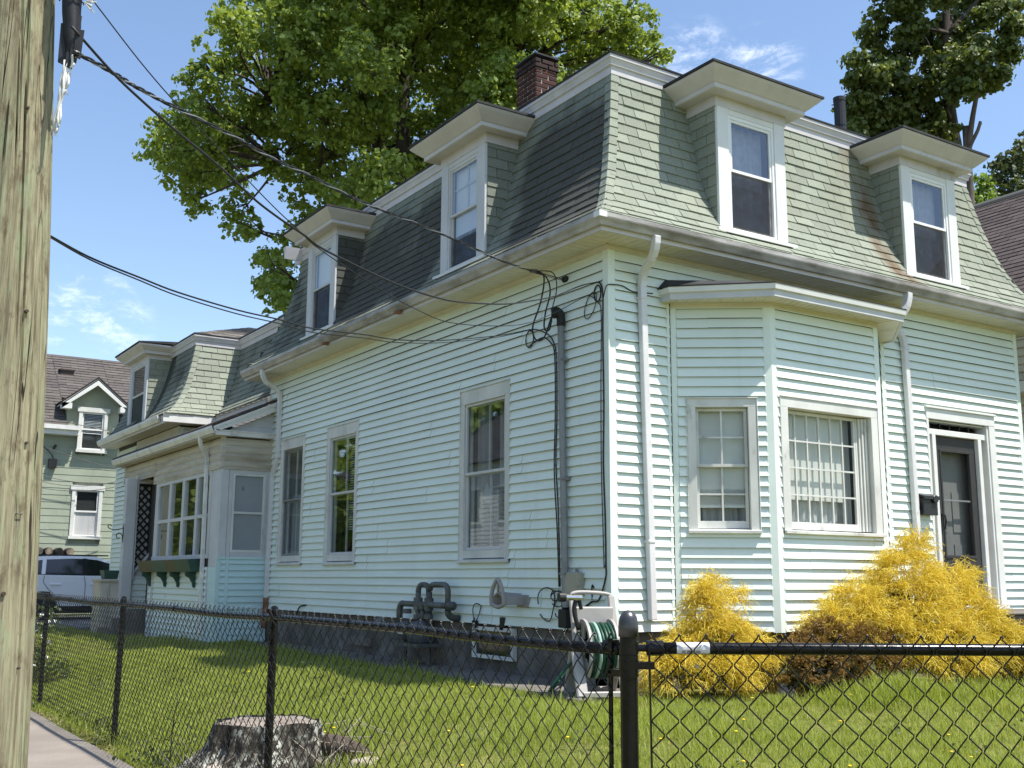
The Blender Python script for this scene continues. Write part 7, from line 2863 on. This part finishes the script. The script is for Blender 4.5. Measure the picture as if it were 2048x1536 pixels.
# trees across the street, seen only as reflections in the side panes
for k, (x, y, s) in enumerate(((-19, 24, 1.0), (-24, 45, 1.5), (-19, 47, 1.0), (-20, 66, 1.2), (-24, 76, 1.5), (-19, 88, 1.3), (-23, 102, 1.5))):
    cl = [(x+2.3*s*math.cos(a*1.9), y+2.3*s*math.sin(a*1.9), (2.0+a*.55)*s, 1.5*s) for a in range(12)]
    make_tree('leafy street tree across the road, number %s up the street' % ('one', 'two', 'three', 'four', 'five', 'six', 'seven')[k], (x, y, -1), [(x, y, -1), (x, y, 6*s)], [(x, y, 3), (x, y, 6)], cl, 'maple', 60, .55, 20+k, 'street trees across the road')


# ---- golden thread bushes and rusty evergreens
def thread_bush(label, name, base, lobes, mat, n, seed, length, width, droop, core, cat='bush', group=None, twigs=3):
    """drooping thread-like sprays springing from the outside of overlapping lobes"""
    t = thing(name, label, cat, group, loc=base)
    r = np.random.default_rng(seed)
    w = np.array([l[3]*l[5] for l in lobes])
    w = w/w.sum()
    V, F = [], []
    cnt = 0
    L_ = np.array(lobes)

    def inside(p, skip):
        for i, (cx, cy, cz, rx, ry, rz) in enumerate(lobes):
            if i == skip:
                continue
            if ((p[0]-cx)/rx)**2+((p[1]-cy)/ry)**2+((p[2]-cz)/rz)**2 < .60:
                return True
        return False
    for i in range(n//5):
        li = r.choice(len(lobes), p=w)
        cx, cy, cz, rx, ry, rz = lobes[li]
        d = r.normal(size=3)
        d /= np.linalg.norm(d)
        if d[2] < -.55:
            d[2] *= -.5
        k = r.uniform(.62, 1.02)
        p0 = np.array([cx+d[0]*rx*k, cy+d[1]*ry*k, cz+d[2]*rz*k])
        if p0[2] < base[2]+.02 or inside(p0, li):
            continue
        out = np.array([d[0], d[1], d[2]*.5+.35])+r.normal(size=3)*.30
        out /= np.linalg.norm(out)
        big = r.uniform(.7, 1.35)
        for q in range(int(twigs*5)):
            o = out+r.normal(size=3)*.36
            o /= np.linalg.norm(o)
            ln = length*r.uniform(.5, 1.15)*big
            p = p0+r.normal(size=3)*length*.16
            a = p.copy()
            side = np.cross(o, [r.normal(), r.normal(), r.normal()])
            side /= (np.linalg.norm(side)+1e-9)
            steps = 4
            pts = [a.copy()]
            vel = o.copy()
            for s in range(steps):
                vel = vel+np.array([0, 0, -droop*(s+1)/steps])+r.normal(size=3)*.10
                vel /= np.linalg.norm(vel)
                a = a+vel*ln/steps
                pts.append(a.copy())
            b0 = len(V)
            for s, pp in enumerate(pts):
                ww = width*(1-.6*s/steps)
                V.append(pp-side*ww)
                V.append(pp+side*ww)
            for s in range(steps):
                F += [b0+2*s, b0+2*s+1, b0+2*s+3, b0+2*s+2]
            for s in range(1, steps):
                e = vel*.5+r.normal(size=3)*.6
                e[2] -= droop*.6
                e /= np.linalg.norm(e)
                pe = pts[s]+e*ln*.28
                b1 = len(V)
                s2 = np.cross(e, side)
                s2 /= (np.linalg.norm(s2)+1e-9)
                V += [pts[s]-s2*width*.8, pts[s]+s2*width*.8, pe+s2*width*.4+np.array([0, 0, -ln*.05]), pe-s2*width*.4+np.array([0, 0, -ln*.05])]
                F += [b1, b1+1, b1+2, b1+3]
    np_mesh('foliage', np.array(V), F, 4, mat, t)
    # dark twiggy inside
    cl = [(cx, cy, cz, min(rx, rz)*.60) for cx, cy, cz, rx, ry, rz in lobes if rx > .24]
    VV, FF = leaf_cloud(cl, core, .055, seed+1, shell=.3)
    keep = np.repeat((VV.reshape(-1, 6, 3)[:, 0, 2] > base[2]), 1)
    VV = VV.reshape(-1, 6, 3)[keep].reshape(-1, 3)
    nl = len(VV)//6
    bb = (np.arange(nl)*6)[:, None]
    FF = np.concatenate([bb+np.array([[0, 1, 2, 3]]), bb+np.array([[0, 3, 4, 5]])], 1).reshape(-1)
    tag(np_mesh('inner_twigs', VV, FF, 4, 'goldcore', t), kind='stuff')
    branch_tubes('stem', t, [([(base[0], base[1], base[2]-.1), (base[0]+.02, base[1], base[2]+.2), (lobes[0][0], lobes[0][1], lobes[0][2])], .035, .012)])
    return t


GZB = -.57
thread_bush('smaller golden thread-leaf bush with a ragged pointed top left of the bay', 'golden_bush', (.52, -.80, GZB),
            [(0.49, -0.8, -0.3, 0.48, 0.38, 0.28), (0.11, -0.78, -0.32, 0.33, 0.28, 0.25), (0.93, -0.78, -0.28, 0.4, 0.34, 0.28), (0.51, -0.82, -0.02, 0.31, 0.27, 0.24), (0.45, -0.8, 0.22, 0.17, 0.16, 0.2), (0.61, -0.8, 0.42, 0.07, 0.06, 0.12), (0.39, -0.8, 0.4, 0.08, 0.07, 0.1), (0.85, -0.78, -0.05, 0.17, 0.16, 0.16), (0.85, -0.8, 0.34, 0.05, 0.05, 0.12), (0.19, -0.8, -0.06, 0.12, 0.12, 0.14)],
            'gold', 3900, 31, .145, .0034, .42, 3000, group='golden bushes along the front')
thread_bush('larger golden thread-leaf bush mounding up in front of the door', 'golden_bush', (3.0, -1.0, GZB),
            [(2.9, -1.05, -.12, .80, .52, .48), (3.05, -1.0, .30, .50, .40, .42), (3.10, -.98, .62, .24, .22, .30), (2.30, -1.0, -.02, .50, .36, .38), (1.95, -1.0, -.10, .36, .3, .32), (3.75, -1.05, .02, .55, .44, .45), (4.15, -1.12, -.22, .46, .40, .40), (2.2, -1.0, .34, .12, .12, .16), (3.85, -1.0, .42, .22, .2, .22), (3.3, -.98, .86, .10, .09, .14), (4.05, -1.0, .50, .09, .08, .14), (3.3, -1.35, -.25, .5, .3, .32), (4.45, -1.2, -.38, .3, .3, .25)],
            'gold', 8600, 32, .155, .0036, .42, 3000, group='golden bushes along the front')
thread_bush('low rust-brown evergreen bush between the two golden bushes', 'brown_bush', (1.75, -1.15, GZB),
            [(1.35, -1.12, -.32, .36, .30, .27), (1.62, -1.12, -.26, .42, .34, .32), (1.95, -1.10, -.22, .44, .36, .36), (2.25, -1.15, -.25, .36, .32, .32), (1.25, -1.02, -.36, .26, .26, .22), (1.75, -1.1, -.02, .22, .2, .18)],
            'rust', 5200, 33, .075, .0055, .10, 3500, group='rusty brown bushes along the front')
thread_bush('rust-brown evergreen bush right of the large golden bush by the step', 'brown_bush', (5.0, -1.45, GZB),
            [(5.0, -1.45, -.22, .50, .42, .36), (4.6, -1.5, -.32, .4, .36, .28), (5.5, -1.4, -.18, .5, .42, .38)],
            'rust', 3600, 34, .075, .0055, .10, 3500, group='rusty brown bushes along the front')
mb = MB()
mb.poly([(x, y, GZB+.012+.015*math.sin(x*5)) for x, y in ((.15, -.35), (.2, -1.15), (1.1, -1.45), (2.2, -1.62), (3.6, -1.72), (5.2, -1.85), (6.2, -1.6), (6.2, -.2), (4.2, -.1), (3.4, -.5), (1.5, -.5), (.8, -.08))])
tag(mb.build('mulch_bed', 'soil', fix=False), kind='structure')

# white flowering shrub by the far fence, left
t = thing('flowering_shrub', 'white flowering shrub half hidden behind the pole at the far fence', 'shrub', loc=(-3.85, 7.3, -.9))
V, F = leaf_cloud([(-3.75, 7.2, -.5, .36), (-3.8, 7.3, -.15, .30), (-3.95, 7.6, -.5, .40), (-3.72, 7.0, -.75, .28)], 3200, .045, 51)
np_mesh('foliage', V, F, 4, 'darkleaf', t)
V, F = leaf_cloud([(-3.75, 7.2, -.3, .36), (-3.78, 7.3, .05, .26), (-3.95, 7.6, -.4, .40)], 420, .045, 52, shell=.9)
np_mesh('blossom', V, F, 4, 'whitepetal', t)
branch_tubes('stem', t, [([(-3.8, 7.25, -.95), (-3.8, 7.25, -.3)], .02, .01)])
t = thing('weed_plant', 'tall leafy green weed growing against the wire left of the stump', 'weed', loc=(-4.02, -.95+1.2, -.88))
wy = .25
branch_tubes('stem', t, [([(-4.03, wy, -.92), (-4.02, wy, -.6), (-4.0, wy-.02, -.40)], .006, .003)])
mb = MB()
for k in range(16):
    z = -.84+.03*k
    a = k*2.4
    l = .085-.002*k
    p = Vector((-4.02, wy, z))
    d = Vector((math.cos(a), math.sin(a), .35))
    s = Vector((-math.sin(a), math.cos(a), 0))*.022
    mb.add([p, p+d*l*.5+s, p+d*l+Vector((0, 0, -.02)), p+d*l*.5-s], ((0, 1, 2, 3),))
mb.build('leaf_spray', 'darkleaf', t, fix=False)

# ---- lawn grass: real blades, denser near the street


def in_lawn(x, y):
    side = (x-FCX)*FDY-(y-FCY)*FDX          # which side of the front fence line
    ok = (x > FCX-.05) & (side < .10)
    house_in = (x > -.03) & (y > -.02) & (x < W+.1)
    bay = (x > .7) & (x < 4.2) & (y > -.62) & (y < .1)
    porch = (x > PX-.02) & (y > PY0-.02)
    apron = (x > -.80+.055*np.clip(y, 0, 8)) & (y > -.55) & (y < 9.0)
    return ok & ~house_in & ~bay & ~porch & ~apron


def patchiness(x, y):
    return (np.sin(x*1.9+.7)*np.cos(y*1.6-.4)+np.sin(x*4.7-y*3.1)*.6+np.cos(y*5.3+x*2.2)*.45)


def grass(n, xr, yr, hmin, hmax, seed, mat, test, name, label, width=.0022, lie=.35):
    r = np.random.default_rng(seed)
    x = r.uniform(xr[0], xr[1], n)
    y = r.uniform(yr[0], yr[1], n)
    m = test(x, y, r)
    x, y = x[m], y[m]
    n = len(x)
    z = np.array([ground_z(a, b) for a, b in zip(x, y)])-.012
    h = r.uniform(hmin, hmax, n)*np.clip(1+.34*patchiness(x, y)+.25*np.sin(x*11+y*7)*np.sin(y*9-x*5), .35, 2.0)
    an = r.uniform(0, 2*np.pi, n)
    ln = r.uniform(.1, lie+.35, n)*h
    dx, dy = np.cos(an)*ln, np.sin(an)*ln
    ca, sa = -np.sin(an+r.normal(size=n)*.5), np.cos(an+r.normal(size=n)*.5)
    w = width*r.uniform(.7, 1.4, n)
    P = np.stack([x, y, z], 1)
    S = np.stack([ca*w, sa*w, np.zeros(n)], 1)
    Mid = P+np.stack([dx*.35, dy*.35, h*.62], 1)
    Tip = P+np.stack([dx, dy, h], 1)
    V = np.stack([P-S, P+S, Mid+S*.8, Mid-S*.8, Tip+S*.12, Tip-S*.12], 1).reshape(-1, 3)
    b = (np.arange(n)*6)[:, None]
    F = np.concatenate([b+np.array([[0, 1, 2, 3]]), b+np.array([[3, 2, 4, 5]])], 1).reshape(-1)
    o = np_mesh(name, V, F, 4, mat)
    return tag(o, label, 'grass', kind='stuff')


grass(150000, (FCX, 1.0), (-7.0, .5), .035, .085, 71, 'grass', lambda x, y, r: in_lawn(x, y) & (patchiness(x*1.7, y*1.7)+r.normal(size=len(x))*.5 < 1.15), 'grass', 'mown green lawn grass in front of the house')
grass(150000, (FCX, 0.0), (.5, 9.5), .035, .080, 72, 'grass', lambda x, y, r: in_lawn(x, y), 'grass', 'mown green lawn grass beside the side wall', width=.0026)
grass(90000, (1.0, 7.0), (-8.0, -.2), .035, .085, 73, 'grass', lambda x, y, r: in_lawn(x, y) & ((y < -1.55) | (r.uniform(size=len(x)) < .15)), 'grass', 'mown green lawn grass before the bushes', width=.0026)
grass(60000, (FCX, 6.0), (-7.5, 6.0), .015, .055, 79, 'straw', lambda x, y, r: in_lawn(x, y) & (r.uniform(size=len(x)) < .30), 'dry_grass', 'dead straw blades among the lawn grass', lie=1.2)
grass(26000, (FCX, 5.0), (-7.5, 8.0), .02, .06, 74, 'straw', lambda x, y, r: in_lawn(x, y) & (patchiness(x, y)+r.normal(size=len(x))*.5 > .7), 'dry_grass', 'dry straw-coloured patches in the lawn', lie=.9)
grass(9000, (FCX-.17, FCX+.10), (-6.0, 11.0), .03, .13, 75, 'grass', lambda x, y, r: r.uniform(size=len(x)) < .55+.4*np.sin(y*3), 'grass', 'ragged grass along the fence foot', width=.003)
grass(9000, (FCX-.26, FCX+.02), (-6.0, 11.0), .004, .03, 76, 'straw', lambda x, y, r: r.uniform(size=len(x)) < .6, 'leaf_litter', 'brown leaf litter along the pavement edge', width=.005, lie=2.5)
grass(30000, (FCX, 4), (9.0, 18), .04, .10, 77, 'grass', lambda x, y, r: in_lawn(x, y) & ~((x > -1.2) & (y > 12)), 'grass', 'lawn grass towards the driveway', width=.004)
grass(7000, (-1.0, 0.02), (-.9, 9.0), .05, .16, 83, 'grass', lambda x, y, r: in_lawn(x, y) & (r.uniform(size=len(x)) < .25+.5*(np.abs(x+.80-.055*y) < .12)), 'grass', 'longer grass along the concrete apron', width=.0028)
grass(5000, (1.0, 5.0), (-1.95, -1.45), .08, .20, 78, 'grass', lambda x, y, r: np.ones(len(x), bool), 'grass', 'longer grass at the foot of the bushes', width=.003)
# clover and broadleaf weeds, thickest along the fence and the wall foot
rw_ = np.random.default_rng(5)
wc = []
for _ in range(420):
    x, y = rw_.uniform(FCX+.05, 5.5), rw_.uniform(-6.5, 7.5)
    if bool(in_lawn(np.array([x]), np.array([y]))[0]) and (rw_.uniform() < .35 or np.sin(x*1.3)*np.cos(y*1.1) > .35):
        wc.append((x, y, ground_z(x, y)+.012, rw_.uniform(.04, .12)))
for _ in range(60):
    y = rw_.uniform(-5, 8)
    wc.append((FCX+rw_.uniform(-.12, .12), y, ground_z(FCX+.1, y)+.03, rw_.uniform(.03, .09)))
VW, FW = leaf_cloud(wc, 2600, .026, 81, shell=.3)
VW[:, 2] = np.where(VW[:, 2] < -.98, -.9, VW[:, 2])
tag(np_mesh('weeds', VW, FW, 4, 'olivleaf'), 'low clover and broadleaf weeds scattered through the lawn', 'weeds', kind='stuff')
r = random.Random(99)
dm = None
spots = [(-3.05, -.35), (-2.95, -.30), (-2.4, -1.1), (-1.9, -1.9), (-2.9, -3.4), (-1.2, -2.9), (-.4, -2.1), (-.1, -1.0), (.3, -1.5)]
spots += [(r.uniform(-1.5, 3.6), r.uniform(-3.8, -1.6)) for _ in range(15)]+[(r.uniform(-3.6, -1.2), r.uniform(-3.5, 4)) for _ in range(5)]
root0 = None
for i, (x, y) in enumerate(spots):
    if not bool(in_lawn(np.array([x]), np.array([y]))[0]):
        continue
    z = ground_z(x, y)
    if root0 is None:
        root0 = thing('dandelion', 'small yellow dandelion flower in the lawn', 'flower', 'dandelions in the lawn', loc=(0, 0, 0))
        mb = MB()
        mb.tube([(0, 0, 0), (0, 0, .07)], .0018, 5)
        mb.build('stalk', 'grass', root0)
        mb = MB()
        mb.lathe((0, 0, .07), [(.004, 0), (.014, .006), (.012, .010), (.003, .012)], 10)
        mb.build('flower_head', 'flower', root0)
        root0.location = (x, y, z)
        for c in root0.children:
            c.matrix_parent_inverse = Matrix.Identity(4)
    else:
        d = root0.copy()
        COL.objects.link(d)
        d.location = (x, y, z)
        for c in root0.children:
            e = c.copy()
            COL.objects.link(e)
            e.parent = d
